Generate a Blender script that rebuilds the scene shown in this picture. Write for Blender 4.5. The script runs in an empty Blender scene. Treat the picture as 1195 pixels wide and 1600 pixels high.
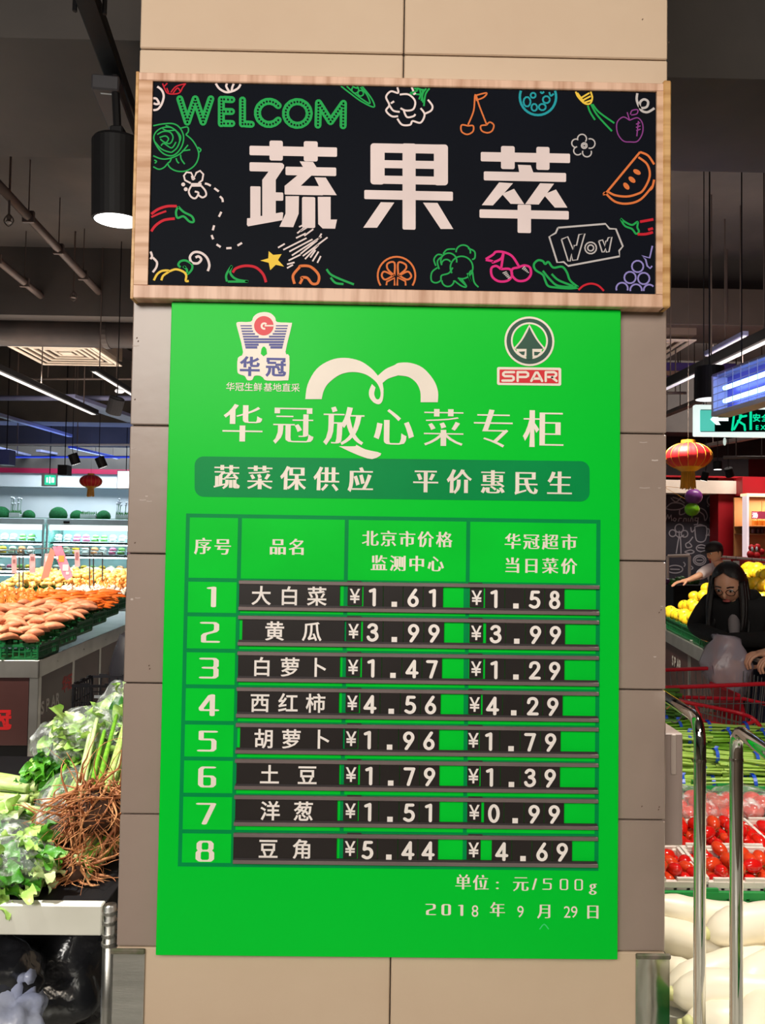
import bpy, math, random
import numpy as np
from mathutils import Vector, Matrix, Euler, noise
C = bpy.context.scene.collection
SC = bpy.context.scene
RND = random.Random(7)
PI = math.pi
# ---------------------------------------------------------------- camera
ZB = 1.402                                   # height of the price board's centre above the floor
CAMP = Vector((-0.0436, -1.7629, 0.1982 + ZB))
YAW, PITCH, ROLL = -0.010197, 0.032905, -0.015149
RM = Matrix.Rotation(YAW, 3, 'Z') @ Matrix.Rotation(PITCH, 3, 'X') @ Matrix.Rotation(ROLL, 3, 'Y')
cd = bpy.data.cameras.new('camera'); cam = bpy.data.objects.new('camera', cd); C.objects.link(cam)
cd.sensor_fit = 'VERTICAL'; cd.sensor_height = 24; cd.lens = 18.0; cd.clip_start = 0.05; cd.clip_end = 100
r, f, u = RM.col[0], RM.col[1], RM.col[2]
cam.matrix_world = Matrix(((r.x, u.x, -f.x, CAMP.x), (r.y, u.y, -f.y, CAMP.y), (r.z, u.z, -f.z, CAMP.z), (0, 0, 0, 1)))
SC.camera = cam
# ---------------------------------------------------------------- exposure, world, lights
SC.view_settings.view_transform = 'Standard'; SC.view_settings.look = 'None'
SC.view_settings.gamma = 1; SC.view_settings.exposure = 0.0; SC.view_settings.use_curve_mapping = False
w = bpy.data.worlds.new('world'); SC.world = w; w.use_nodes = True
w.node_tree.nodes['Background'].inputs[0].default_value = (0.25, 0.27, 0.33, 1)
w.node_tree.nodes['Background'].inputs[1].default_value = 0.3
SC.cycles.use_denoising = True
SC.cycles.max_bounces = 6; SC.cycles.diffuse_bounces = 3; SC.cycles.glossy_bounces = 3
SC.cycles.transmission_bounces = 4; SC.cycles.transparent_max_bounces = 8
SC.cycles.sample_clamp_indirect = 4
def area(name, loc, target, size, power, col=(1, 1, 1), sizey=None, spread=PI):
    l = bpy.data.lights.new(name, 'AREA'); l.size = size; l.energy = power; l.color = col; l.spread = spread
    if sizey: l.shape = 'RECTANGLE'; l.size_y = sizey
    o = bpy.data.objects.new(name, l); C.objects.link(o); o.location = loc
    o.rotation_euler = (Vector(target) - Vector(loc)).to_track_quat('-Z', 'Y').to_euler()
    return o
def spot(name, loc, target, power, col=(1, 1, 1), ang=60, blend=0.6, rad=0.06):
    l = bpy.data.lights.new(name, 'SPOT'); l.energy = power; l.color = col; l.spot_size = math.radians(ang)
    l.spot_blend = blend; l.shadow_soft_size = rad
    o = bpy.data.objects.new(name, l); C.objects.link(o); o.location = loc
    o.rotation_euler = (Vector(target) - Vector(loc)).to_track_quat('-Z', 'Y').to_euler()
    return o
WARM = (1, 0.86, 0.70); NEUT = (1, 0.95, 0.88); COOL = (0.72, 0.88, 1.0)
area('front_light', (-1.6, -4.4, 3.3), (-0.1, 0, 1.0), 2.6, 182, NEUT, 1.2)
area('front_light', (0.8, -3.6, 3.9), (0.2, 0, 2.2), 1.8, 44, WARM, 0.8)
spot('stall_spot', (-1.9, 0.2, 3.5), (-1.15, 0.9, 0.8), 620, (1, .98, .92), 44)
spot('stall_spot', (-3.2, 2.6, 3.5), (-3.1, 5.0, 0.9), 1150, (1, .90, .76), 66)
spot('stall_spot', (-3.9, 6.0, 3.6), (-3.3, 6.9, 1.0), 1200, (1, .88, .72), 66)
spot('stall_spot', (1.38, 0.12, 3.4), (1.1, 0.4, 0.6), 320, (1, .94, .84), 56)
spot('stall_spot', (1.8, 0.9, 3.5), (1.35, 1.35, 0.6), 330, (1, .95, .88), 48)
spot('stall_spot', (2.0, 4.3, 3.5), (2.8, 4.9, 1.0), 780, (1, .92, .74), 62)
area('ceiling_fill', (-3.0, 1.6, 2.3), (-2.4, 1.6, 5), 2.0, 16, (1, .95, .9), 2.0)  # added fill, no fixture: lifts the dark near ceiling on the left
area('aisle_fill', (2.3, 1.2, 4.1), (2.2, 2.6, 0.8), 0.9, 62, NEUT)  # fill added to brighten the fruit stand panels and the shoppers
area('far_light_left', (-6.0, 14.2, 4.3), (-6.6, 15.6, 1.6), 4.0, 250, (.80, .92, 1.0), .8)
area('far_light_right', (5.2, 8.4, 4.35), (5.6, 10.6, 1.4), 2.0, 130, (1, .9, .82), 0.6)
area('ceiling_fill', (-3.2, 6.5, 2.5), (-3.2, 6.8, 5), 3.0, 70, (1, .86, .76), 3.0)  # added fill from below, brightens the ceiling over the left stand
for cx_ in (-5.8, -8.4): area('chiller_light', (cx_, 14.40, 1.665), (cx_, 14.9, .9), 2.4, 22, (.66, .93, 1.0), .06)
area('blue_glow', (-5.0, 12.0, 2.7), (-5.0, 12.6, 5), 3.0, 60, (.25, .38, 1.0), 3.0)
area('blue_glow', (3.2, 5.0, 2.6), (3.2, 5.4, 5), 0.8, 3, (.35, .22, 1.0), 0.8)
area('ceiling_fill', (2.8, 4.2, 2.7), (2.8, 4.6, 5), 2.0, 34, (1, .85, .75), 1.2)  # warm fill added below the right ceiling, not a fixture
# ---------------------------------------------------------------- photograph pixel -> place in the room
def ray(px, py): return RM @ Vector(((px - 597.5) / 1200, 1, -(py - 800) / 1200))
def PY(px, py, Y):
    d = ray(px, py); return CAMP + d * ((Y - CAMP.y) / d.y)
def PD(px, py, d): return PY(px, py, d - 1.7629)
def PZ(px, py, z):
    d = ray(px, py); return CAMP + d * ((z - CAMP.z) / d.z)
# ---------------------------------------------------------------- materials
MATS = {}
def mat(name, col, rough=0.5, metal=0.0, col2=None, scale=5.0, bump=0.0, bscale=60.0, emit=None, estr=1.0,
        stretch=None, spec=0.5, coat=0.0, trans=0.0, sub=0.0, detail=4, lo=.35, hi=.65, alpha=1.0):
    if name in MATS: return MATS[name]
    m = bpy.data.materials.new(name); m.use_nodes = True; nt = m.node_tree; b = nt.nodes['Principled BSDF']
    b.inputs['Base Color'].default_value = (*col, 1); b.inputs['Roughness'].default_value = rough
    b.inputs['Metallic'].default_value = metal; b.inputs['Specular IOR Level'].default_value = spec
    b.inputs['Coat Weight'].default_value = coat; b.inputs['Transmission Weight'].default_value = trans
    b.inputs['Alpha'].default_value = alpha
    if sub: b.inputs['Subsurface Weight'].default_value = sub; b.inputs['Subsurface Scale'].default_value = 0.02
    tc = nt.nodes.new('ShaderNodeTexCoord'); mp = nt.nodes.new('ShaderNodeMapping')
    nt.links.new(tc.outputs['Object'], mp.inputs[0])
    if stretch: mp.inputs['Scale'].default_value = stretch
    if col2 is None: col2 = tuple(c * 0.9 for c in col)
    n = nt.nodes.new('ShaderNodeTexNoise'); n.inputs['Scale'].default_value = scale; n.inputs['Detail'].default_value = detail
    nt.links.new(mp.outputs[0], n.inputs['Vector'])
    rp = nt.nodes.new('ShaderNodeValToRGB'); rp.color_ramp.elements[0].position = lo; rp.color_ramp.elements[1].position = hi
    rp.color_ramp.elements[0].color = (*col, 1); rp.color_ramp.elements[1].color = (*col2, 1)
    nt.links.new(n.outputs['Fac'], rp.inputs[0]); nt.links.new(rp.outputs[0], b.inputs['Base Color'])
    if bump:
        n2 = nt.nodes.new('ShaderNodeTexNoise'); n2.inputs['Scale'].default_value = bscale; n2.inputs['Detail'].default_value = 3
        nt.links.new(mp.outputs[0], n2.inputs['Vector'])
        bp = nt.nodes.new('ShaderNodeBump'); bp.inputs['Strength'].default_value = bump; bp.inputs['Distance'].default_value = 0.01
        nt.links.new(n2.outputs['Fac'], bp.inputs['Height']); nt.links.new(bp.outputs[0], b.inputs['Normal'])
    if emit:
        b.inputs['Emission Color'].default_value = (*emit, 1); b.inputs['Emission Strength'].default_value = estr
    MATS[name] = m
    return m
def srgb(r, g, b):
    def c(v):
        v /= 255; return v / 12.92 if v <= .04045 else ((v + .055) / 1.055) ** 2.4
    return (c(r), c(g), c(b))
def film_mat():
    m = bpy.data.materials.new('clear plastic film'); m.use_nodes = True; nt = m.node_tree; nt.nodes.clear()
    o = nt.nodes.new('ShaderNodeOutputMaterial'); mx = nt.nodes.new('ShaderNodeMixShader')
    t = nt.nodes.new('ShaderNodeBsdfTransparent'); t.inputs[0].default_value = (.95, .97, .95, 1)
    g = nt.nodes.new('ShaderNodeBsdfPrincipled'); g.inputs['Roughness'].default_value = .18
    g.inputs['Base Color'].default_value = (.95, .97, .95, 1); g.inputs['Specular IOR Level'].default_value = 1.0
    tc = nt.nodes.new('ShaderNodeTexCoord'); n = nt.nodes.new('ShaderNodeTexNoise'); n.inputs['Scale'].default_value = 28
    n.inputs['Detail'].default_value = 4; nt.links.new(tc.outputs['Object'], n.inputs['Vector'])
    rp = nt.nodes.new('ShaderNodeValToRGB'); rp.color_ramp.elements[0].position = .52; rp.color_ramp.elements[1].position = .7
    rp.color_ramp.elements[0].color = (.10, .10, .10, 1); rp.color_ramp.elements[1].color = (.58, .58, .58, 1)
    nt.links.new(n.outputs['Fac'], rp.inputs[0]); nt.links.new(rp.outputs[0], mx.inputs[0])
    bp = nt.nodes.new('ShaderNodeBump'); bp.inputs['Strength'].default_value = .9; bp.inputs['Distance'].default_value = .02
    nt.links.new(n.outputs['Fac'], bp.inputs['Height']); nt.links.new(bp.outputs[0], g.inputs['Normal'])
    nt.links.new(t.outputs[0], mx.inputs[1]); nt.links.new(g.outputs[0], mx.inputs[2]); nt.links.new(mx.outputs[0], o.inputs[0])
    return m
# ---------------------------------------------------------------- mesh helper
class MB:
    def __init__(s): s.v = []; s.f = []
    def add(s, vs, fs):
        o = len(s.v); s.v += [tuple(v) for v in vs]; s.f += [tuple(i + o for i in f) for f in fs]; return s
    def box(s, c, d, R=None, bev=0.0):
        x, y, z = d[0] / 2, d[1] / 2, d[2] / 2; c = Vector(c)
        if bev > 0:
            b = min(bev, x * .9, y * .9, z * .9); vs = []
            for sx in (-1, 1):
                for sy in (-1, 1):
                    for sz in (-1, 1):
                        vs += [(sx * (x - b), sy * (y - b), sz * z), (sx * (x - b), sy * y, sz * (z - b)), (sx * x, sy * (y - b), sz * (z - b))]
            def I(sx, sy, sz, k): return ((sx > 0) * 4 + (sy > 0) * 2 + (sz > 0)) * 3 + k
            fs = []
            for sg in (-1, 1):
                q = [(-1, -1), (1, -1), (1, 1), (-1, 1)]
                if sg < 0: q = q[::-1]
                fs.append([I(a, b_, sg, 0) for a, b_ in q])
                q2 = [(-1, -1), (-1, 1), (1, 1), (1, -1)]
                if sg < 0: q2 = q2[::-1]
                fs.append([I(a, sg, b_, 1) for a, b_ in q2])
                fs.append([I(sg, a, b_, 2) for a, b_ in q])
            for a in (-1, 1):
                for b_ in (-1, 1):
                    fs.append([I(-1, a, b_, 0), I(1, a, b_, 0), I(1, a, b_, 1), I(-1, a, b_, 1)][::(1 if a * b_ < 0 else -1)])
                    fs.append([I(a, -1, b_, 0), I(a, 1, b_, 0), I(a, 1, b_, 2), I(a, -1, b_, 2)][::(1 if a * b_ > 0 else -1)])
                    fs.append([I(a, b_, -1, 1), I(a, b_, 1, 1), I(a, b_, 1, 2), I(a, b_, -1, 2)][::(1 if a * b_ < 0 else -1)])
                    for c_ in (-1, 1):
                        fs.append([I(a, b_, c_, 0), I(a, b_, c_, 1), I(a, b_, c_, 2)][::(1 if a * b_ * c_ < 0 else -1)])
        else:
            vs = [(-x, -y, -z), (x, -y, -z), (x, y, -z), (-x, y, -z), (-x, -y, z), (x, -y, z), (x, y, z), (-x, y, z)]
            fs = [(0, 3, 2, 1), (4, 5, 6, 7), (0, 1, 5, 4), (1, 2, 6, 5), (2, 3, 7, 6), (3, 0, 4, 7)]
        vs = [Vector(v) for v in vs]
        if R is not None: vs = [R @ v for v in vs]
        return s.add([v + c for v in vs], fs)
    def bb(s, a, b, bev=0.0):
        a = Vector(a); b = Vector(b); return s.box((a + b) / 2, [abs(b[i] - a[i]) for i in range(3)], None, bev)
    def tube(s, pts, r, n=8, cap=True):
        pts = [Vector(p) for p in pts]; k = len(pts); rs = r if isinstance(r, (list, tuple)) else [r] * k
        vs = []; up = None
        for i, p in enumerate(pts):
            t = (pts[min(i + 1, k - 1)] - pts[max(i - 1, 0)])
            t = t.normalized() if t.length > 1e-9 else Vector((0, 0, 1))
            if up is None: up = Vector((0, 0, 1)) if abs(t.z) < .9 else Vector((1, 0, 0))
            a = t.cross(up)
            if a.length < 1e-5: a = t.cross(Vector((0.3, 1, 0.1)))
            a.normalize(); b = a.cross(t).normalized(); up = b
            for j in range(n):
                q = 2 * PI * j / n; vs.append(p + (a * math.cos(q) + b * math.sin(q)) * rs[i])
        fs = [(i * n + j, i * n + (j + 1) % n, (i + 1) * n + (j + 1) % n, (i + 1) * n + j) for i in range(k - 1) for j in range(n)]
        if cap: fs += [tuple(range(n))[::-1], tuple((k - 1) * n + j for j in range(n))]
        return s.add(vs, fs)
    def lathe(s, prof, n=16, M=None):
        vs = [Vector((r * math.cos(2 * PI * j / n), r * math.sin(2 * PI * j / n), z)) for r, z in prof for j in range(n)]
        k = len(prof)
        fs = [(i * n + j, i * n + (j + 1) % n, (i + 1) * n + (j + 1) % n, (i + 1) * n + j) for i in range(k - 1) for j in range(n)]
        fs += [tuple(range(n))[::-1], tuple((k - 1) * n + j for j in range(n))]
        if M is not None: vs = [M @ v for v in vs]
        return s.add(vs, fs)
    def ell(s, c, rad, n=12, m=8, R=None, fn=None):
        vs = []; c = Vector(c)
        for i in range(m + 1):
            t = PI * i / m
            for j in range(n):
                a = 2 * PI * j / n; d = Vector((math.sin(t) * math.cos(a), math.sin(t) * math.sin(a), math.cos(t)))
                k = fn(d) if fn else 1
                v = Vector((d.x * rad[0] * k, d.y * rad[1] * k, d.z * rad[2] * k))
                if R is not None: v = R @ v
                vs.append(v + c)
        fs = [(i * n + j, (i + 1) * n + j, (i + 1) * n + (j + 1) % n, i * n + (j + 1) % n) for i in range(m) for j in range(n)]
        return s.add(vs, fs)
    def prism(s, poly, fn0, fn1):
        n = len(poly); vs = [fn0(*p) for p in poly] + [fn1(*p) for p in poly]
        fs = [tuple(range(n)), tuple(range(2 * n - 1, n - 1, -1))] + [(i, n + i, n + (i + 1) % n, (i + 1) % n) for i in range(n)]
        return s.add(vs, fs)
    def build(s, name, m, parent=None, smooth=False, loc=None, fix=False):
        me = bpy.data.meshes.new(name)
        org = Vector(loc) if loc is not None else Vector((0, 0, 0))
        me.from_pydata([tuple(Vector(v) - org) for v in s.v], [], s.f)
        if fix or smooth:
            import bmesh
            b = bmesh.new(); b.from_mesh(me); bmesh.ops.remove_doubles(b, verts=b.verts, dist=1e-6)
            bmesh.ops.recalc_face_normals(b, faces=b.faces); b.to_mesh(me); b.free()
        if smooth: me.polygons.foreach_set('use_smooth', [True] * len(me.polygons))
        me.materials.append(m)
        return link(name, me, parent, org)
WORLD_LOC = {}
def link(name, me, parent=None, org=(0, 0, 0)):
    """everything is written down in room coordinates; a child keeps its place under its parent"""
    o = bpy.data.objects.new(name, me); C.objects.link(o); org = Vector(org); o.location = org
    if parent is not None: o.parent = parent; o.location = org - WORLD_LOC.get(parent.name, Vector())
    WORLD_LOC[o.name] = org
    return o
def tag(o, label=None, cat=None, group=None, kind=None):
    if label: o['label'] = label
    if cat: o['category'] = cat
    if group: o['group'] = group
    if kind: o['kind'] = kind
    return o
def thing(name, label, cat, loc=(0, 0, 0), group=None, kind=None):
    """Empty at the thing's base; parts handed in world coordinates with loc=None are shifted to stay put"""
    o = bpy.data.objects.new(name, None); C.objects.link(o); o.location = loc; o.empty_display_size = .05
    WORLD_LOC[o.name] = Vector(loc)
    return tag(o, label, cat, group, kind)
def struct(mb, name, m, **k): return tag(mb.build(name, m, **k), kind='structure')
def copy_tree(o, parent=None):
    c = o.copy(); C.objects.link(c)
    if parent is not None: c.parent = parent
    for ch in o.children: copy_tree(ch, c)
    return c
def smooth_pts(P, k=6, closed=False):
    P = [Vector(p) for p in P]; n = len(P); out = []
    if n < 3: return P
    for i in range(n if closed else n - 1):
        if closed: a, b, c, d = P[(i - 1) % n], P[i], P[(i + 1) % n], P[(i + 2) % n]
        else: a, b, c, d = P[max(i - 1, 0)], P[i], P[i + 1], P[min(i + 2, n - 1)]
        for j in range(k):
            t = j / k
            out.append(.5 * ((2 * b) + (c - a) * t + (2 * a - 5 * b + 4 * c - d) * t * t + (3 * b - a - 3 * c + d) * t ** 3))
    if not closed: out.append(P[-1])
    return out
# ---------------------------------------------------------------- lettering
GL = {}
def glyph_loops(ch):
    if ch in GL: return GL[ch]
    c = bpy.data.curves.new('g', 'FONT'); c.body = ch; c.resolution_u = 3
    o = bpy.data.objects.new('g', c); C.objects.link(o)
    bpy.context.view_layer.update(); dg = bpy.context.evaluated_depsgraph_get()
    cu = o.to_curve(dg); loops = []
    for s in cu.splines:
        pts = []
        if s.type == 'BEZIER':
            B = s.bezier_points; n = len(B)
            for i in range(n):
                a, b = B[i], B[(i + 1) % n]
                p0, p1, p2, p3 = a.co, a.handle_right, b.handle_left, b.co
                straight = abs((p1 - p0).cross(p3 - p0).length) < 1e-5 and abs((p2 - p0).cross(p3 - p0).length) < 1e-5
                for t in ((0,) if straight else (0, .33, .67)):
                    q = (1 - t) ** 3 * p0 + 3 * (1 - t) ** 2 * t * p1 + 3 * (1 - t) * t * t * p2 + t ** 3 * p3
                    pts.append((q.x, q.y))
        else: pts = [(p.co[0], p.co[1]) for p in s.points]
        cl = []
        for p in pts:
            if not cl or math.dist(p, cl[-1]) > 1e-4: cl.append(p)
        if len(cl) > 1 and math.dist(cl[0], cl[-1]) < 1e-4: cl.pop()
        if len(cl) > 2: loops.append(cl)
    xs = [p[0] for l in loops for p in l] or [0, .5]
    o.to_curve_clear(); bpy.data.objects.remove(o); bpy.data.curves.remove(c)
    GL[ch] = (loops, min(xs), max(xs)); return GL[ch]
def sarea(l): return sum(l[i][0] * l[(i + 1) % len(l)][1] - l[(i + 1) % len(l)][0] * l[i][1] for i in range(len(l))) / 2
def fat(loops, hx, hy):
    if not loops or (hx == 0 and hy == 0): return loops
    sg = 1 if max((sarea(l) for l in loops), key=abs) > 0 else -1; out = []
    for l in loops:
        n = len(l); q = []
        for i in range(n):
            a, b, c = l[i - 1], l[i], l[(i + 1) % n]
            e1 = Vector((b[0] - a[0], b[1] - a[1])).normalized(); e2 = Vector((c[0] - b[0], c[1] - b[1])).normalized()
            n1 = Vector((e1.y, -e1.x)) * sg; n2 = Vector((e2.y, -e2.x)) * sg
            h1 = hx * n1.x ** 2 + hy * n1.y ** 2; h2 = hx * n2.x ** 2 + hy * n2.y ** 2
            det = n1.x * n2.y - n1.y * n2.x
            if abs(det) > .3: d = Vector(((h1 * n2.y - h2 * n1.y) / det, (n1.x * h2 - n2.x * h1) / det))
            else:
                m = (n1 + n2); m = m.normalized() if m.length > 1e-6 else n1; d = m * (h1 + h2) / 2
            mx = 1.7 * max(abs(hx), abs(hy))
            if d.length > mx: d *= mx / d.length
            q.append((b[0] + d.x, b[1] + d.y))
        out.append(q)
    return out
def loops_mesh(loops):
    """fills outlines by winding number, so overlapping strokes of a character stay filled"""
    from mathutils.geometry import delaunay_2d_cdt
    co = []; ed = []
    for l in loops:
        m = [p for i, p in enumerate(l) if math.dist(p, l[i - 1]) > 1e-6]; o = len(co); n = len(m)
        co += [Vector(p) for p in m]; ed += [(o + i, o + (i + 1) % n) for i in range(n)]
    vs, _, fs, *_ = delaunay_2d_cdt(co, ed, [], 0, 1e-7)
    A = [np.array(l) for l in loops]; out = []
    T = np.array([[sum(vs[i][0] for i in f) / 3, sum(vs[i][1] for i in f) / 3] for f in fs]); W = np.zeros(len(fs))
    for l in A:
        x0, y0 = l[:, 0][None], l[:, 1][None]; m = np.roll(l, -1, 0); x1, y1 = m[:, 0][None], m[:, 1][None]
        px, py = T[:, 0:1], T[:, 1:2]; c = (x1 - x0) * (py - y0) - (px - x0) * (y1 - y0)
        W += ((y0 <= py) & (y1 > py) & (c > 0)).sum(1) - ((y0 > py) & (y1 <= py) & (c < 0)).sum(1)
    return [(v.x, v.y) for v in vs], [tuple(f) for f, k in zip(fs, W) if abs(k) > .5]
def lettering(chars, m, parent, Y, name='lettering', hx=.02, hy=.02, S=.001467, sx=1.0, shear=0.0, pixfn=None):
    """chars: (char, px, py, em height in px): each printed on the vertical plane at depth Y, facing the aisle"""
    for ch, px, py, em in chars:
        lo, x0, x1 = glyph_loops(ch); lo = fat(lo, hx, hy); p = (pixfn or PY)(px, py, Y)
        cjk = ord(ch) > 0x2e00; cy = .38 if cjk else .36; cx = .5 if cjk else (x0 + x1) / 2
        L = [[(p.x + ((a - cx) * sx + shear * (b - cy)) * em * S, p.z + (b - cy) * em * S) for a, b in l] for l in lo]
        vs, fs = loops_mesh(L); mb = MB(); mb.add([(x, Y, z) for x, z in vs], fs)
        o = mb.build(name, m, parent)
    return o
def arc_(cx, cy, rx, ry, a0=0, a1=360, n=18): return [(cx + rx * math.cos(math.radians(a0 + (a1 - a0) * i / n)), cy + ry * math.sin(math.radians(a0 + (a1 - a0) * i / n))) for i in range(n + 1)]
DG = {'0': [(arc_(.3, .5, .235, .44), 0)], '1': [([(.14, .84), (.36, .93), (.36, .06)], 0)],
      '2': [([(.07, .70), (.12, .87), (.29, .94), (.46, .88), (.52, .70), (.43, .5), (.08, .075)], 1), ([(.07, .07), (.55, .07)], 0)],
      '3': [([(.08, .80), (.18, .91), (.33, .93), (.47, .84), (.46, .64), (.26, .55)], 1), ([(.26, .53), (.46, .46), (.53, .28), (.44, .12), (.26, .06), (.1, .13), (.05, .24)], 1)],
      '4': [([(.43, .04), (.43, .93)], 0), ([(.43, .92), (.04, .29)], 0), ([(.03, .27), (.58, .27)], 0)],
      '5': [([(.5, .92), (.17, .92)], 0), ([(.17, .92), (.12, .56)], 0), ([(.12, .53), (.3, .58), (.47, .5), (.53, .31), (.44, .12), (.25, .06), (.06, .15)], 1)],
      '6': [(arc_(.3, .30, .225, .245), 0), ([(.43, .94), (.22, .62), (.10, .42)], 1)], '7': [([(.05, .92), (.53, .92)], 0), ([(.52, .92), (.24, .04)], 0)],
      '8': [(arc_(.3, .73, .175, .20), 0), (arc_(.3, .28, .225, .235), 0)], '9': [(arc_(.3, .68, .225, .245), 0), ([(.50, .56), (.38, .36), (.17, .04)], 1)]}
DW = {'1': [(.2, .9), (.38, .93), (.38, .03)], '2': [(0, .95), (.48, .95), (.57, .88), (.57, .62), (.5, .54), (.13, .42), (.06, .34), (.06, .05), (.62, .05)],
      '3': [(0, .95), (.5, .95), (.58, .87), (.58, .6), (.5, .52), (.1, .52), (.5, .51), (.58, .44), (.58, .13), (.5, .05), (0, .05)],
      '4': [(.48, .0), (.48, .95), (.40, .92), (.04, .34), (.06, .24), (.66, .24)], '5': [(.62, .95), (.06, .95), (.06, .58), (.5, .58), (.57, .5), (.57, .13), (.49, .05), (0, .05)],
      '6': [(.57, .95), (.16, .95), (.07, .86), (.07, .14), (.15, .05), (.5, .05), (.58, .14), (.58, .44), (.5, .53), (.1, .53)], '7': [(0, .95), (.6, .95), (.52, .74), (.24, .02)],
      '8': [(.14, .52), (.08, .62), (.08, .86), (.16, .95), (.47, .95), (.55, .86), (.55, .62), (.48, .53), (.12, .52), (.05, .43), (.05, .14), (.14, .05), (.5, .05), (.58, .14), (.58, .43), (.5, .52)],
      '0': [(.14, .95), (.48, .95), (.56, .86), (.56, .14), (.48, .05), (.14, .05), (.06, .14), (.06, .86), (.14, .95)]}
def pen(mb, P, wx, wz, fx, sm=0, Q=None):
    """a broad-nib pen stroke: nib wx wide, wz high; all its pieces are collected in Q and filled together by pen_fill"""
    if sm: P = [(v.x, v.y) for v in smooth_pts([Vector((x, y, 0)) for x, y in P], 5)]
    for i in range(len(P)):
        Q.append([(P[i][0] + wx / 2 * math.cos(2 * PI * j / 10), P[i][1] + wz / 2 * math.sin(2 * PI * j / 10)) for j in range(10)])
        if i < len(P) - 1:
            a, b = P[i], P[i + 1]; t = Vector((b[0] - a[0], b[1] - a[1]))
            if t.length < 1e-6: continue
            t.normalize(); n = Vector((-t.y, t.x)); e = Vector((n.x * wx, n.y * wz)); e.normalize(); o = Vector((e.x * wx / 2, e.y * wz / 2))
            q = [(a[0] + o.x, a[1] + o.y), (a[0] - o.x, a[1] - o.y), (b[0] - o.x, b[1] - o.y), (b[0] + o.x, b[1] + o.y)]
            Q.append(q if sarea(q) > 0 else q[::-1])
def pen_fill(Q, fx, mb):
    vs, fs = loops_mesh(Q); mb.add([fx(*v) for v in vs], fs); return mb
def poly_print(polys, m, parent, Y, name, holes=()):
    """polys: pixel outlines printed flat on plane Y"""
    L = []
    for P in polys:
        l = [PY(x, y, Y) for x, y in P]; L.append([(p.x, p.z) for p in l])
    vs, fs = loops_mesh(L); mb = MB(); mb.add([(x, Y, z) for x, z in vs], fs); return mb.build(name, m, parent)
def ribbon(mb, pts, wd, Y, closed=False, sm=5):
    P = [PY(x, y, Y) for x, y in pts]; P = [Vector((p.x, p.z)) for p in P]
    if sm and len(P) > 2: P = [v.xy for v in smooth_pts([v.to_3d() for v in P], sm, closed)]
    n = len(P); vs = []
    for i in range(n):
        a = P[(i - 1) % n] if (closed or i) else P[0]; b = P[(i + 1) % n] if (closed or i < n - 1) else P[-1]
        t = b - a; t = t.normalized() if t.length > 1e-9 else Vector((1, 0)); q = Vector((-t.y, t.x)) * wd / 2
        vs += [(P[i].x + q.x, Y, P[i].y + q.y), (P[i].x - q.x, Y, P[i].y - q.y)]
    fs = [(2 * i, 2 * i + 1, 2 * ((i + 1) % n) + 1, 2 * ((i + 1) % n)) for i in range(n if closed else n - 1)]
    mb.add(vs, fs); return mb
# ================================================================ THE ROOM
M_dark = mat('dark ceiling paint', srgb(78, 72, 68), .8, col2=srgb(64, 60, 58), scale=1.5, bump=.2, bscale=8)
M_black = mat('black paint', srgb(30, 29, 29), .6, col2=srgb(22, 21, 21), scale=3)
M_duct = mat('dark sheet metal', srgb(46, 41, 38), .6, 0, col2=srgb(36, 32, 30), scale=2)
M_whitewall = mat('white wall paint', srgb(214, 220, 222), .7, col2=srgb(202, 210, 214), scale=.8)
M_cream = mat('cream glazed tile', srgb(212, 188, 162), .35, col2=srgb(206, 180, 154), scale=2.5, bump=.04, bscale=30)
M_grey = mat('taupe glazed tile', srgb(160, 141, 130), .32, col2=srgb(151, 133, 122), scale=3, bump=.05, bscale=20, detail=8)
M_grout = mat('dark grout', srgb(92, 78, 66), .9)
M_tile = mat('pale floor tile', srgb(200, 198, 190), .25, col2=srgb(186, 184, 176), scale=2)
M_steel = mat('brushed stainless steel', srgb(190, 188, 182), .32, 1.0, col2=srgb(168, 166, 160), scale=3, stretch=(1, 1, 12), bump=.05, bscale=40)
M_mirror = mat('polished stainless steel', srgb(205, 205, 200), .10, 1.0, bump=.25, bscale=5)
M_chrome = mat('chrome', srgb(225, 222, 215), .06, 1.0)
M_redpaint = mat('red paint', srgb(178, 16, 30), .5, col2=srgb(165, 12, 26), scale=2)
XL, XR, YF, YB, ZC = -14.0, 8.6, -6.0, 15.9, 4.5
struct(MB().bb((XL, YF, -.12), (XR, YB, -.012)), 'floor', M_grout)
floor = bpy.data.objects['floor']
tm = MB().box((0, 0, 0), (.596, .596, .012), None, .002).build('tile', M_tile, floor)
base = tm.data; first = True
for i in range(-5, 6):                     # floor tiles near enough to tell apart
    for j in range(-3, 22):
        if abs(i * .6 - .0) > 3.2: continue
        o = tm if first else tm.copy()
        if not first: C.objects.link(o)
        o.location = (i * .6 + .01 - 1.2, j * .6 + .3, -.006); first = False
struct(MB().bb((XL, YF, ZC), (XR, YB, ZC + .15)), 'ceiling', M_dark)
struct(MB().bb((XL - .15, YF, 0), (XL, YB, ZC)), 'wall_left', M_whitewall)
struct(MB().bb((XR, YF, 0), (XR + .15, YB, ZC)), 'wall_right', M_redpaint)
struct(MB().bb((XL, YF - .15, 0), (XR, YF, ZC)), 'wall_front', M_whitewall)
struct(MB().bb((XL, YB, 0), (XR, YB + .15, ZC)), 'wall_back', M_whitewall)
# red band along the top of the back wall and the dark zone above it
struct(MB().bb((XL, YB - .30, 2.93), (2.2, YB - .004, 3.04)), 'trim_red_band', mat('crimson band', srgb(150, 14, 60), .5))
struct(MB().bb((XL, YB - .30, 3.04), (2.2, YB - .004, ZC)), 'trim_dark_upstand', M_dark)
struct(MB().bb((XL, YB - .24, 2.62), (2.2, YB - .004, 2.93)), 'trim_white_soffit', M_whitewall)
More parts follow.
